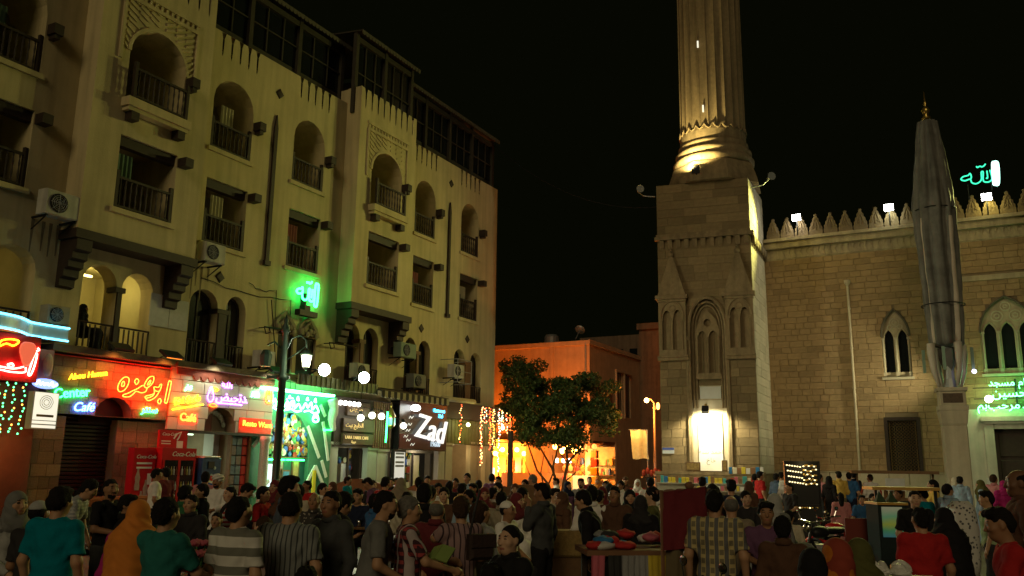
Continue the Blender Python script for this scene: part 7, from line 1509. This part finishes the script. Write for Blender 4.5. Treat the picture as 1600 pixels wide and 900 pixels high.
# by the mosque wall
P(1187, 737, 29, 80, 'stand', 'tee', 'red', 1, 'black', SH, 'black', 'woman in a bright red top and black skirt at the minaret foot', fem=True)
P(1180, 741, 29.5, 70, 'stand', 'jacket', 'black', 1, 'black', SH, 'black', 'man in black just left of the bright red top')
P(1213, 740, 30, 60, 'stand', 'shirt', 'denim', 1, 'dark', SH, 'black', 'man in a blue shirt walking beside two white shirts', skin=1)
P(1220, 738, 30.5, 40, 'stand', 'tee', 'white', 1, 'charcoal', SH, 'black', 'first of two men in white shirts left of the jewellery cabinet')
P(1229, 740, 29.5, 30, 'stand', 'robe', 'white', 0, '', SH, 'black', 'man in a long white robe touching the jewellery cabinet')
P(1233, 757, 21, 250, 'sit', 'tee', 'dark', 1, 'dark', SH, 'black', 'dark haired boy in black below the white shirts', lift=.42, tall=.95)
P(1210, 772, 15, 60, 'sit', 'robe', 'grey', 0, '', HJ, 'palegrey', 'seated woman in a pale grey headscarf left of the cabinet', fem=True)
P(1231, 770, 16, 40, 'sit', 'tee', 'cream', 1, 'dark', SH, 'black', 'seated boy from behind in a cream shirt', tall=.95)
P(1295, 744, 29, 60, 'stand', 'robe', 'black', 0, '', HJ, 'black', 'woman in a black cloak right of the jewellery cabinet', fem=True)
P(1281, 741, 31, 60, 'stand', 'tee', 'pink', 1, 'dark', SH, 'black', 'person in pink half hidden by the jewellery cabinet')
P(1310, 737, 30, 10, 'stand', 'shirt', 'yellow', 1, 'khaki', SH, 'black', 'man from behind in a yellow shirt at the mosque wall')
P(1326, 738, 30, 20, 'stand', 'tee', 'blue', 1, 'navy', SH, 'black', 'man from behind in a blue t-shirt at the mosque wall')
P(1334, 737, 31, 60, 'walk', 'shirt', 'navy', 1, 'dark', SH, 'black', 'man in navy right of the blue t-shirt')
P(1359, 741, 30, 350, 'stand', 'robe', 'white', 0, '', SH, 'brown', 'man from behind in a pale pinkish robe at the mosque wall')
P(1313, 770, 21, 10, 'child', 'robe', 'pink', 0, '', LH, 'black', 'small girl in pink beside the parked motorbikes', fem=True)
P(1346, 774, 20, 190, 'child', 'tee', 'blue', 1, 'dark', SH, 'black', 'small boy in blue and purple beyond the red chair')
P(1363, 772, 20.5, 170, 'child', 'tee', 'dark', 1, 'dark', SH, 'black', 'small boy in dark clothes beside the green kiosk')
P(1456, 750, 21, 280, 'hold', 'robe', 'yellow', 0, '', LH, 'black', 'woman in yellow looking left before the plinth', fem=True)
P(1442, 765, 18, 340, 'stand', 'tee', 'teal', 1, 'dark', SH, 'black', 'boy from behind in a white and teal shirt', tall=None)
P(1480, 757, 17.5, 70, 'hold', 'shirt', 'lightblue', 1, 'dark', SH, 'black', 'man in a pale blue shirt right of the yellow dress')
P(1499, 745, 27, 40, 'stand', 'shirt', 'lightblue', 1, 'charcoal', SH, 'black', 'man in white and blue at the umbrella pedestal', skin=3)
P(1491, 746, 28, 350, 'stand', 'robe', 'cream', 0, '', HJ, 'cream', 'woman in cream beside the umbrella pedestal', fem=True)
P(1531, 750, 25, 300, 'stand', 'robe', 'lightblue', 0, '', LHJ, 'olive', 'woman in an olive headscarf over a blue dress', fem=True)
P(1552, 742, 26, 60, 'reach', 'shirt', 'pink', 1, 'khaki', SH, 'brown', 'man in a pink shirt stretching his arm near the portal', skin=1)
P(1567, 751, 24, 10, 'stand', 'robe', 'magenta', 0, '', HJ, 'magenta', 'woman from behind in a magenta cloak near the portal', fem=True)
P(1576, 744, 26, 20, 'stand', 'robe', 'blue', 0, '', HJ, 'white', 'woman in a white headscarf and blue robe near the portal', fem=True)
# the packed tables between the cafes and the lane
back = [(505, 757, 17, 120, 'white', SH), (480, 752, 20, 200, 'red', SH), (520, 754, 22, 250, 'dark', HJ), (560, 766, 15, 200, 'navy', SH), (588, 773, 13, 60, 'blue', SH), (583, 752, 23, 160, 'dark', SH), (612, 748, 24, 190, 'dark', SH), (620, 748, 25, 150, 'pink', SH), (636, 770, 14.5, 20, 'cream', SH), (668, 744, 25, 180, 'dark', SH), (685, 757, 18, 140, 'white', SH), (694, 764, 15, 210, 'brown', SH), (703, 752, 20, 20, 'black', LH), (712, 748, 24, 170, 'maroon', SH), (722, 757, 18, 60, 'yellow', SH), (675, 762, 16, 20, 'lightgreen', SH), (733, 768, 14, 200, 'lightblue', SH), (808, 772, 14, 150, 'white', HJ), (935, 768, 15, 30, 'cream', SH), (740, 757, 19, 200, 'floral_dark', SH), (748, 751, 21, 20, 'maroon', SH), (757, 763, 16, 170, 'brown', HJ), (771, 763, 16.5, 30, 'white', SH), (778, 756, 19, 250, 'white', SH), (784, 771, 14.5, 20, 'beige', SH), (779, 745, 24, 180, 'maroon', SH), (805, 757, 19, 210, 'dark', HJ), (817, 764, 16, 60, 'brown', SH), (820, 750, 22, 180, 'maroon', SH), (866, 765, 17, 160, 'cream', SH), (878, 770, 15, 250, 'brown', HJ), (946, 752, 23, 170, 'red', SH), (952, 757, 20, 30, 'brown', HJ), (941, 762, 17, 200, 'blue', HJ), (970, 752, 22, 190, 'white', SH), (360, 762, 15, 250, 'black', SH), (300, 775, 12, 200, 'dark', SH), (466, 760, 16, 200, 'cream', SH), (440, 768, 15, 30, 'dark', HJ), (130, 766, 13, 100, 'dark', SH), (200, 776, 11, 60, 'black', SH), (1165, 768, 14, 200, 'dark', SH), (1170, 752, 20, 60, 'brown', HJ), (1402, 765, 20, 200, 'dark', SH)]
NEARBY = ['before the green bazaar', 'under the globe lamps', 'before the black restaurant sign', 'under the fairy lights', 'before the dazzling orange shop', 'under the tree', 'before the lantern shop', 'before the stone cafe', 'before the tiled cafe', 'by the book stall', 'by the green kiosk']
def place(px): return NEARBY[7 if px < 270 else 8 if px < 400 else 0 if px < 525 else 1 if px < 605 else 2 if px < 700 else 3 if px < 760 else 4 if px < 815 else 5 if px < 890 else 6 if px < 1000 else 9 if px < 1200 else 10]
FACE = lambda y: 'facing us' if 140 <= y <= 225 else 'seen from behind' if y < 45 or y > 315 else 'turned right' if y < 140 else 'turned left'
CN = {'floral_dark': 'dark flowered', 'palegrey': 'pale grey'}
for k, (px, py, d, yw, c, hd) in enumerate(back):
    z = at(px, py, d).z; seat = z < 1.62; fem = hd != SH
    w = 'woman' if fem else 'man'; hs = {SH: '', HJ: 'in a headscarf ', LH: 'with long hair '}[hd]
    far = 'far ' if d > 19 else ''
    P(px, py, d, yw, 'sit' if seat else ('stand' if k % 3 else 'hold'), 'robe' if fem else ('tee' if k % 2 else 'shirt'), c, 1, 'dark', hd, {SH: 'black', LH: 'black', HJ: ('dark', 'maroon', 'brown', 'cream')[k % 4]}[hd], f'{far}{"seated" if seat else "standing"} {w} {hs}in {CN.get(c, c)} {FACE(yw)} {place(px)}', skin=k % 3, head=(0, 28, -28)[k % 3], fem=fem, lift=max(0, min(.45, z - 1.3)) if seat else 0, tall=1.0 if seat else None)

# ================================================================== STALLS, CARTS, MOTORBIKES, BENCHES
def px(x, y, Y, z=0): q = at(x, y, Y); return Tr(q.x, Y, z)
RN = random.Random(31)
CLOTHS = [mat('stuff_' + n, c, .9, .25, 8) for n, c in (('red', (.45, .03, .03)), ('pink', (.5, .12, .16)), ('blue', (.03, .16, .35)), ('grey', (.25, .25, .25)), ('yellow', (.55, .42, .04)), ('white', (.55, .53, .48)), ('black', (.03, .03, .03)), ('green', (.06, .2, .08)))]
def rag(name, parent, w, h, m, M, seed=0, sag=.03):          # a hanging or lying cloth with folds
    b = MB(); r = random.Random(seed); ph = r.uniform(0, 6); n, k = 10, 8
    f = lambda u, v: (w * (u - .5) * (1 - .12 * v), sag * math.sin(u * 14 + ph) * (.3 + v) + .012 * math.sin(v * 9 + ph), -h * v - .03 * math.sin(u * 8 + ph) * v)
    g = [[b.pt(f(i / n, j / k)) for i in range(n + 1)] for j in range(k + 1)]
    for j in range(k):
        for i in range(n): b.face((g[j][i], g[j][i + 1], g[j + 1][i + 1], g[j + 1][i]))
    return b.build(name, m, parent, M, smooth=True)
# scarf stall
st = thing('scarf_stall', 'market table heaped with folded scarves, with grey and yellow scarves hanging from it', 'stall', px(988, 832, 10.6) @ Rz(.1))
MB().box(-.62, .62, -.4, .4, .98, 1.04).build('table_top', mat('raw_board', (.2, .1, .05), .8, .3, 6), st)
for x in (-.55, .5):
    for y in (-.33, .3): MB().box(x, x + .06, y, y + .06, 0, .979).build('leg', DARKWOOD, st)
for k in range(16):
    x, y = RN.uniform(-.5, .5), RN.uniform(-.32, .3); b = MB(); b.ball((0, 0, 0), (RN.uniform(.1, .16), RN.uniform(.09, .14), .05), 9, 6); b.v = [(vx, vy, vz + .02 * math.sin(vx * 40 + k) * math.cos(vy * 35)) for vx, vy, vz in b.v]
    b.build('folded_scarf', CLOTHS[[0, 2, 1, 3, 0, 6, 0, 5][k % 8]], st, Tr(x, y, 1.08 + .05 * (k % 3)) @ Rz(RN.uniform(0, 3)), smooth=True)
for k, (x, c, h) in enumerate(((-.5, 1, .75), (-.3, 6, .5), (-.15, 3, .8), (.0, 3, .75), (.15, 4, .85), (.32, 4, .7))): rag('hanging_scarf', st, .16, h, CLOTHS[c], Tr(x, -.42, .99), k)
rag('hanging_scarf', st, .34, .8, CLOTHS[1], Tr(.62, -.3, 1.14) @ Rz(.6), 9, .05)
# maroon cloth tent
tn = thing('cloth_tent', 'maroon and olive cloth draped over a wooden frame beside the scarf stall', 'tent', px(1068, 750, 9.2))
MARO = mat('maroon_cloth', (.13, .015, .02), .9, .25, 4); OLV = mat('olive_cloth', (.13, .1, .05), .9, .3, 4)
b = MB()
def sheet(b, c4, mi, n=10, k=8, amp=.03):
    A, B, C, D = [Vector(c) for c in c4]; nr = (B - A).cross(D - A).normalized()
    g = [[b.pt(A.lerp(B, i / n).lerp(D.lerp(C, i / n), j / k) + nr * amp * math.sin(i * 1.7 + j * .8) * math.sin(j * .55 + i * .3)) for i in range(n + 1)] for j in range(k + 1)]
    for j in range(k):
        for i in range(n): b.face((g[j][i], g[j][i + 1], g[j + 1][i + 1], g[j + 1][i]), mi)
sheet(b, ((-.24, -.1, 1.72), (.2, -.1, 1.78), (.2, -.2, 1.2), (-.26, -.2, 1.15)), 0); sheet(b, ((.2, -.1, 1.78), (.52, .5, 1.55), (.52, .55, 1.3), (.22, -.15, 1.5)), 0); sheet(b, ((-.24, -.1, 1.72), (-.24, .6, 1.7), (.5, .6, 1.6), (.2, -.1, 1.78)), 0)
sheet(b, ((-.22, -.14, 1.22), (.2, -.14, 1.25), (.12, -.22, .0), (-.26, -.24, .0)), 1, amp=.05)
b.build('draped_cloth', [MARO, OLV], tn, smooth=True)
MB().tube([(.22, -.16, 1.76), (.46, -.2, 0)], .022, 6).tube([(-.25, -.1, 1.74), (-.25, -.1, 0)], .02, 6).tube([(.2, .6, 1.62), (.3, .6, 0)], .02, 6).ball((.04, -.1, 1.79), (.05, .04, .04), 8, 6).build('pole', mat('raw_board', (.2, .1, .05)), tn)
# jewellery cabinet
jc = thing('jewellery_cabinet', 'black cabinet with rows of glinting gold trinkets by the mosque wall', 'cabinet', px(1254, 745, 26) @ Rz(-.2))
MB().box(-.5, .5, .0, .5, 0, 1.0).box(-.48, .48, .1, .16, 1.0, 2.2).box(-.5, -.46, -.02, .3, 1.0, 2.22).box(.46, .5, -.02, .3, 1.0, 2.22).box(-.5, .5, -.02, .3, 2.2, 2.24).build('cabinet', BLACK, jc)
GLT = glow('gold_glint', (1, .8, .4), 2.5); GTM = MB().ball((0, 0, 0), (.028, .01, .02), 6, 4).mesh('trinket', GLT)
GT2 = MB().ball((0, 0, 0), (.03, .015, .03), 6, 4).mesh('trinket', mat('gold', (.5, .33, .08), .3, .2, 8, metal=.8))
for k in range(24): link('trinket', GTM, jc, Tr(-.42 + (k % 6) * .075 + .02 * (k // 6), .08, 2.12 - (k // 6) * .16 - .01 * (k % 6)))
for k in range(40): link('trinket', GT2 if k % 3 else GTM, jc, Tr(.05 + (k % 8) * .05, .08, 2.1 - (k // 8) * .13 + RN.uniform(-.03, .03)))
lamp('cabinet_lamp_light', 'POINT', tuple((px(1254, 745, 26) @ Vector((0, -.35, 2.1)))), 4, (1, .75, .35), size=.05)
for k in range(12): link('trinket', GTM if k % 4 == 0 else GT2, jc, Tr(-.4 + k * .07, -.01, .9))
# book stall on the minaret plinth
bs = thing('book_stall', 'rows of small coloured books and framed pictures laid out at the minaret foot', 'stall', MINA @ Tr(0, -.7, 0))
MB().box(-.2, 4.8, -.1, .25, 1.28, 1.33).box(-.2, 4.8, .26, .36, 0, 1.4).box(1.3, 4.8, -.35, -.1, .95, 1.0).build('shelf', mat('stall_cloth', (.3, .27, .2), .9, .2, 4), bs)
BK = [MB().cbox(0, 1, 0, .18, 0, 1, .04).mesh('book', m) for m in CLOTHS[:3] + CLOTHS[4:6] + [mat('book_teal', (.05, .3, .3), .6), mat('book_cream', (.55, .5, .35), .6), mat('book_brown', (.2, .1, .04), .6)]]
x = -.15
while x < 4.6:
    w = RN.uniform(.1, .2); link('book', BK[RN.randrange(8)], bs, Tr(x, RN.uniform(-.02, .05), 1.332) @ Sc(w, .12, RN.uniform(.22, .34))); x += w + RN.uniform(.01, .05)
x = 1.35
while x < 4.6:
    w = RN.uniform(.1, .2); link('book', BK[RN.randrange(8)], bs, Tr(x, -.3, 1.002) @ Sc(w, .12, RN.uniform(.18, .26))); x += w + RN.uniform(.01, .05)
x = 3.2
while x < 4.7:
    w = RN.uniform(.14, .22); link('book', BK[RN.randrange(8)], bs, Tr(x, .3, 1.78) @ Sc(w, .12, RN.uniform(.25, .34))); x += w + .03
for a, z, w, h in ((1.2, 1.9, .7, .4), (2.9, 1.9, .26, .5)):
    o = MB().box(a, a + w, .2, .25, z, z + h).build('picture_frame', BROWNWOOD, bs); MB().box(a + .05, a + w - .05, .19, .199, z + .05, z + h - .05).build('picture', mat('picture_mix', (.3, .2, .06), .6, .6, 9), o)
# fountain-like brown kiosk by the wall, green drinks kiosk
fk = thing('tea_stall', 'brown canopied tea stall with red bottles against the mosque plinth', 'stall', px(1395, 740, 30) @ Rz(-.3))
MB().box(-1.2, 1.2, -.4, .6, .15, 1.1).build('counter', BROWNWOOD, fk); MB().box(-1.35, 1.35, -.6, .8, 1.9, 2.0).build('canopy', BROWNWOOD, fk)
for x in (-1.2, 1.15): MB().box(x, x + .06, -.4, -.34, 1.1, 1.9).build('post', BROWNWOOD, fk)
for k in range(12): MB().lathe([(.06, 0), (.07, .2), (.03, .3), (.03, .36)], 8).build('bottle', [TR[1], TR[5], TR[3]][k % 3], fk, Tr(-1.0 + k * .18, -.2 + .1 * (k % 2), 1.101))
MB().box(-.3, .3, -.45, -.41, 1.35, 1.75).build('price_board', mat('aged_paper', (.5, .5, .46)), fk)
gk = thing('ice_cream_freezer', 'dark kiosk freezer with a pale green and yellow lit front panel', 'freezer', px(1384, 790, 15.5) @ Rz(-.05))
MB().cbox(-.24, .24, -.3, .3, 0, 1.4, .02).build('cabinet', mat('freezer_dark', (.02, .03, .03), .85, .2, 3, spec=.1), gk)
def grad():
    if 'green_poster' in MATS: return MATS['green_poster']
    m = bpy.data.materials.new('green_poster'); m.use_nodes = True; MATS['green_poster'] = m; t = m.node_tree; b = t.nodes['Principled BSDF']
    tc = t.nodes.new('ShaderNodeTexCoord'); n = t.nodes.new('ShaderNodeTexNoise'); n.inputs['Scale'].default_value = 5; t.links.new(tc.outputs['Object'], n.inputs['Vector'])
    sp = t.nodes.new('ShaderNodeSeparateXYZ'); t.links.new(tc.outputs['Object'], sp.inputs[0]); ad = t.nodes.new('ShaderNodeMath'); ad.operation = 'MULTIPLY_ADD'; ad.inputs[1].default_value = 1.9; t.links.new(sp.outputs['Z'], ad.inputs[0])
    s2 = t.nodes.new('ShaderNodeMath'); s2.operation = 'MULTIPLY'; s2.inputs[1].default_value = .2; t.links.new(n.outputs['Fac'], s2.inputs[0]); t.links.new(s2.outputs[0], ad.inputs[2])
    r = t.nodes.new('ShaderNodeValToRGB'); e = r.color_ramp.elements; e[0].position = .1; e[0].color = (.08, .3, .4, 1); e[1].position = 1; e[1].color = (.5, .55, .4, 1)
    for p, c in ((.3, (.1, .4, .2, 1)), (.5, (.4, .5, .08, 1)), (.75, (.2, .5, .3, 1))): q = e.new(p); q.color = c
    t.links.new(ad.outputs[0], r.inputs[0]); t.links.new(r.outputs[0], b.inputs['Base Color']); t.links.new(r.outputs[0], b.inputs['Emission Color']); b.inputs['Emission Strength'].default_value = .12
    return m
MB().box(-.19, .15, -.02, -.0, 0, .5).build('poster', grad(), gk, Tr(0, -.302, .87)); MB().box(-.26, .26, -.32, .32, 1.401, 1.44).build('lid', mat('amber_lid', (.5, .28, .06), .5, .2), gk)
for k in range(2): MB().lathe([(.01, .2), (.2, .0)], 4, a0=.78).build('awning_peak', mat('peak_dark', (.03, .06, .03), .8), gk, Tr(-.1 + k * .2, 0, 1.441) @ Sc(.6, .6, .9))
k2 = thing('snack_trolley', 'dark snack trolley with amber roof edges behind the freezer', 'trolley', px(1408, 780, 18) @ Rz(-.1))
MB().box(-.6, .6, -.3, .3, .3, 1.05).build('body', DARKWOOD, k2); MB().box(-.65, .65, -.35, .35, 1.6, 1.66).build('roof', mat('amber_lid', (.5, .28, .06)), k2)
for x in (-.6, .55): MB().box(x, x + .05, -.3, -.25, 1.05, 1.6).build('post', IRON, k2)
for x in (-.4, .4): MB().tube([(x + .2 * math.cos(a * .5), -.34, .2 + .2 * math.sin(a * .5)) for a in range(13)], .03, 6).build('wheel', BLACK, k2)
# motorbikes
def motorbike(M, label, paint):
    t = thing('motorbike', label, 'motorbike', M, 'parked motorbikes')
    for y in (-.62, .62):
        w = MB().tube([(.0, y + .28 * math.cos(a * .393), .3 + .28 * math.sin(a * .393)) for a in range(16)], .045, 7, closed=True).build('wheel', BLACK, t, smooth=True)
        sp = MB(); [sp.tube([(0, y, .3), (0, y + .25 * math.cos(a * .785), .3 + .25 * math.sin(a * .785))], .006, 4) for a in range(8)]; sp.build('spokes', GREYMETAL, w); MB().ball((0, y, .3), .06, 8, 6).build('hub', GREYMETAL, w)
    MB().tube([(0, .62, .3), (0, .42, .8), (0, .36, 1.0)], .03, 6).tube([(0, .4, .82), (0, .0, .7), (0, -.5, .72)], .03, 6).tube([(0, .4, .7), (0, .15, .35), (0, -.2, .33), (0, -.62, .3)], .028, 6).build('frame', IRON, t)
    MB().ball((0, .12, .82), (.13, .25, .12), 12, 8).build('fuel_tank', paint, t, smooth=True); MB().ball((0, -.35, .84), (.13, .36, .07), 12, 8).build('saddle', BLACK, t, smooth=True); MB().cbox(-.13, .13, -.1, .22, .3, .6, .03).build('engine', GREYMETAL, t)
    MB().tube([(-.34, .25, 1.05), (-.25, .36, 1.04), (0, .38, 1.0), (.25, .36, 1.04), (.34, .25, 1.05)], .018, 6).build('handlebar', mat('chrome', (.6, .6, .6), .15, .1, metal=1), t)
    MB().ball((0, .5, .92), (.09, .07, .09), 10, 7).build('headlight', mat('chrome', (.6, .6, .6)), t, smooth=True)
    for s in (-1, 1): MB().ball((s * .3, .32, 1.2), (.06, .015, .045), 9, 6).tube([(s * .25, .34, 1.05), (s * .3, .33, 1.16)], .008, 4).build('mirror', mat('chrome', (.6, .6, .6)), t)
    MB().box(-.05, .05, -.76, -.72, .72, .8).build('tail_light', mat('tail_red', (.5, .02, .02), .3), t); MB().tube([(.14, .1, .35), (.17, -.3, .3), (.18, -.75, .36)], .035, 7).build('exhaust', mat('chrome', (.6, .6, .6)), t)
    for y, z in ((.62, .62), (-.62, .62)): MB().tube([(0, y + .33 * math.cos(a), .3 + .33 * math.sin(a)) for a in (.5, .9, 1.4, 1.9, 2.4)], .05, 6).build('mudguard', paint, t, smooth=True)
    return t
q = px(1150, 870, 7.4); motorbike(q @ Rz(1.9), 'black motorbike in front of the man in purple at the bottom edge', BLACK)
motorbike(px(1310, 790, 18) @ Rz(.5), 'red motorbike parked behind the small girl in pink', COLA_RED); motorbike(px(1285, 795, 17) @ Rz(2.2), 'dark motorbike parked under the jewellery cabinet', BLACK)
motorbike(px(1168, 788, 14) @ Rz(1.1), 'red motorbike in the crowd below the book stall', COLA_RED)
# arched cafe benches before the plaque shop and the restaurant
for k, (x, y, Y, w, lab) in enumerate(((562, 752, 25.5, 1.15, 'arched back wooden bench behind the man in turquoise'), (690, 750, 26, 1.3, 'arched back wooden bench below the 19600 sign'), (820, 765, 20, 1.1, 'long low brown bench under the tree'))):
    t = thing('cafe_bench', lab, 'bench', px(x, y, Y) @ Rz(-.4), 'brown cafe benches')
    n = 14; out = [(-w, .35)] + [(-w + 2 * w * i / n, 1.15 + .42 * math.sin(math.pi * i / n) ** .7) for i in range(n + 1)] + [(w, .35)]
    MB().prism(out, -.03, .05).build('backrest', BROWNWOOD, t); MB().cbox(-w, w, -.55, -.031, .42, .5, .02).build('seat', BROWNWOOD, t)
    for a in (-w + .05, w - .12): MB().box(a, a + .07, -.5, -.43, 0, .418).build('leg', BROWNWOOD, t); MB().box(a, a + .07, -.032, .04, 0, .348).build('leg', BROWNWOOD, t)
# table with glasses, red white stall, flowers, wrapped table
def cafe_table(M, label, h, r, items, top=BROWNWOOD):
    t = thing('cafe_table', label, 'table', M, 'small cafe tables'); MB().lathe([(r, h - .03), (r + .01, h - .01), (r, h)], 20).build('top', top, t); MB().lathe([(.2, 0), (.18, .03), (.04, .06), (.035, h - .03)], 10).build('pedestal', IRON, t)
    return t
SIL = mat('silver', (.6, .6, .58), .2, .1, metal=1)
def glassware(M, label, k):
    t = thing('tea_glass', label, 'glass', M, 'glasses and teapots on the cafe tables') if k else thing('teapot', label, 'teapot', M, 'glasses and teapots on the cafe tables')
    if k: MB().lathe([(.025, 0), (.035, .02), (.03, .06), (.045, .11)], 10).build('bowl', SIL, t, smooth=True)
    else:
        MB().lathe([(.05, 0), (.08, .06), (.07, .12), (.03, .16), (.02, .19)], 12).build('pot', SIL, t, smooth=True); MB().tube([(.06, 0, .05), (.13, 0, .09), (.15, 0, .14)], .014, 6).build('spout', SIL, t)
for k, (x, y, Y, lab) in enumerate(((560, 775, 17.5, 'round table of shining glasses in front of the purple shirt'), (585, 785, 15, 'round table of glasses behind the man in grey'), (490, 795, 11, 'small round table behind the charcoal shirt'))):
    M = px(x, y, Y); cafe_table(M, lab, .95, .45, 5)
    for j in range(5): a = j * 1.26; glassware(M @ Tr(.27 * math.cos(a), .27 * math.sin(a), .951), f'silver {"teapot" if j == 0 else "glass"} on the {("table before the purple shirt", "table behind the man in grey", "table behind the charcoal shirt")[k]}' + ('' if j == 0 else f', {("left", "back", "right", "front")[j - 1]} of the tray'), j)
rs_ = thing('gingham_table', 'small table with a red and white striped cloth beside the man in grey', 'table', px(565, 845, 9.0)); MB().box(-.3, .3, -.25, .25, .86, .92).build('top', WHITE, rs_)
for k in range(9): MB().box(-.3 + k * .067, -.3 + k * .067 + .064, -.27, -.252, .45, .9).build('cloth_stripe', CLOTHS[0] if k % 2 else CLOTHS[5], rs_)
for x in (-.28, .24): MB().box(x, x + .04, -.24, -.2, 0, .859).build('leg', GREYMETAL, rs_)
fw = thing('flower_vase', 'bunch of pink flowers in a vase between the teal and the striped shirts', 'flowers', px(313, 845, 8.2, .72))
MB().lathe([(.05, 0), (.08, .08), (.05, .22), (.06, .26)], 12).build('vase', mat('vase', (.3, .2, .12), .5), fw, smooth=True)
for k in range(9):
    a = k * .7; x, y, z = .12 * math.cos(a) * (.4 + .6 * (k % 2)), .1 * math.sin(a), .45 + .06 * math.cos(k * 2.1); b = MB().tube([(0, 0, .2), (x * .6, y * .6, .34), (x, y, z)], .006, 4).build('stem', TR[4], fw)
    pb = MB(); [pb.ball((x + .03 * math.cos(j * 1.05), y + .03 * math.sin(j * 1.05), z + .012 * (j % 2)), (.026, .026, .02), 7, 5) for j in range(6)]; pb.ball((x, y, z + .015), .024, 7, 5); pb.build('blossom', CLOTHS[1], fw, smooth=True)
vt = thing('stone_table', 'round table holding the vase of pink flowers', 'table', px(313, 845, 8.2)); MB().lathe([(.4, .68), (.42, .7), (.4, .72)], 20).build('top', DARKWOOD, vt); MB().lathe([(.25, 0), (.06, .08), (.05, .68)], 10).build('pedestal', IRON, vt)
wt = thing('white_stall', 'white topped stall at the bottom edge heaped with plastic bags', 'stall', px(1395, 885, 7.2) @ Rz(-.15))
MB().box(-.38, .38, -.3, .3, .98, 1.12).box(-.35, -.3, -.25, -.2, 0, .979).box(.3, .35, -.25, -.2, 0, .979).build('table', mat('oil_cloth', (.42, .42, .36), .6, .2, 3), wt)
for k, x in enumerate((-.12, .06)):
    t = thing('plastic_bag', ['crumpled white plastic bag on the left of the stall', 'crumpled white plastic bag with peaked handles on the right of the stall'][k], 'bag', px(1395, 885, 7.2) @ Tr(x, 0, 1.125) @ Rz(k) @ Sc(.62, .62, .55), 'white plastic bags'); b = MB(); b.ball((0, 0, .09), (.17, .13, .1), 18, 12)
    b.v = [(x_ * (1 + .14 * math.sin(z_ * 60 + k + x_ * 20)), y_ * (1 + .16 * math.sin(z_ * 50 + x_ * 35)), max(0, z_) + (.1 * max(0, z_ - .12) * 10 * abs(math.sin(x_ * 22 + k)))) for x_, y_, z_ in b.v]; b.build('bag', mat('plastic_white', (.65, .64, .58), .4, .08, 8), t)
sk = thing('patterned_bundle', 'tall bundle wrapped in white cloth with dark patches near the portal', 'bundle', px(1502, 800, 17.2)); b = MB(); b.lathe([(.22, 0), (.27, .3), (.28, .9), (.25, 1.3), (.14, 1.42)], 24, fn=lambda a, r, z: r * (1 + .06 * math.sin(5 * a + z * 6)))
b.build('sack', cloth('bundle_print', 'floral', (.55, .53, .48), (.1, .1, .1), freq=13, duty=.3), sk, smooth=True)
ch = thing('red_chair', 'red framed high chair in front of the small boys', 'chair', px(1342, 800, 16) @ Sc(.8, .8, .9))
MB().box(-.25, .25, -.25, .25, .62, .68).build('seat', mat('chair_red', (.16, .03, .02), .7), ch); MB().box(-.25, .25, .2, .25, .681, 1.25).build('backrest', mat('chair_red', (.16, .03, .02), .7), ch)
for x in (-.24, .2):
    for y in (-.24, .2): MB().box(x, x + .04, y, y + .04, 0, .619).build('leg', mat('chair_red', (.16, .03, .02), .7), ch)
gb = thing('open_book', 'open pale green book held by the grey haired man in plaid', 'book', px(686, 866, 8.1, at(686, 862, 8.1).z) @ Rz(-.5) @ Rx(-.9))
for s in (-1, 1): MB().box(0, .12, -.008, .008, -.09, .09).build('page', mat('book_green', (.2, .28, .07), .7), gb, Rz(s * .35 + (math.pi if s < 0 else 0)))
sbq = thing('shoulder_bag', 'dark shoulder bag hanging at the hip of the man with the raised forearm', 'bag', px(752, 848, 8.3, at(752, 852, 8.3).z) @ Rz(.5)); MB().cbox(-.13, .13, -.05, .05, -.13, .1, .03).build('bag', mat('bag_leather', (.035, .02, .016), .7, .3, 12, .4, 40), sbq); MB().cbox(-.13, .13, -.065, -.051, -.02, .1, .01).build('flap', mat('bag_leather', (.035, .02, .016)), sbq); MB().tube([(-.12, 0, .09), (-.09, -.02, .3), (-.04, -.03, .5)], .012, 6).build('strap', BLACK, sbq)
bn = thing('high_bench', 'low wall bench carrying the man in grey', 'bench', px(612, 900, 8.0)); MB().cbox(-.6, .6, -.25, .3, .8, .88, .02).build('seat', BROWNWOOD, bn)
for x in (-.55, .48): MB().box(x, x + .07, -.2, .25, 0, .798).build('leg', BROWNWOOD, bn)
gt = thing('serving_table', 'table in front of the man in the red t-shirt with a glass on it', 'table', px(1528, 890, 7.0)); MB().box(-.45, .5, -.25, .3, 1.0, 1.05).build('top', mat('table_wood', (.25, .12, .07), .6, .3, 5), gt)
for x in (-.42, .42): MB().box(x, x + .05, -.2, .25, 0, .999).build('leg', DARKWOOD, gt)
glassware(px(1532, 872, 7.0, 1.051), 'silver rimmed glass in front of the man in red', 1)
wc = thing('wicker_box', 'yellowish wicker box on a stand left of the black jacket', 'box', px(884, 820, 12.5)); MB().cbox(-.3, .3, -.2, .2, .75, 1.1, .03).build('basket', mat('wicker', (.3, .2, .07), .9, .4, 20, .5, 40), wc); MB().box(-.25, .25, -.15, .15, 0, .749).build('stand', BROWNWOOD, wc)
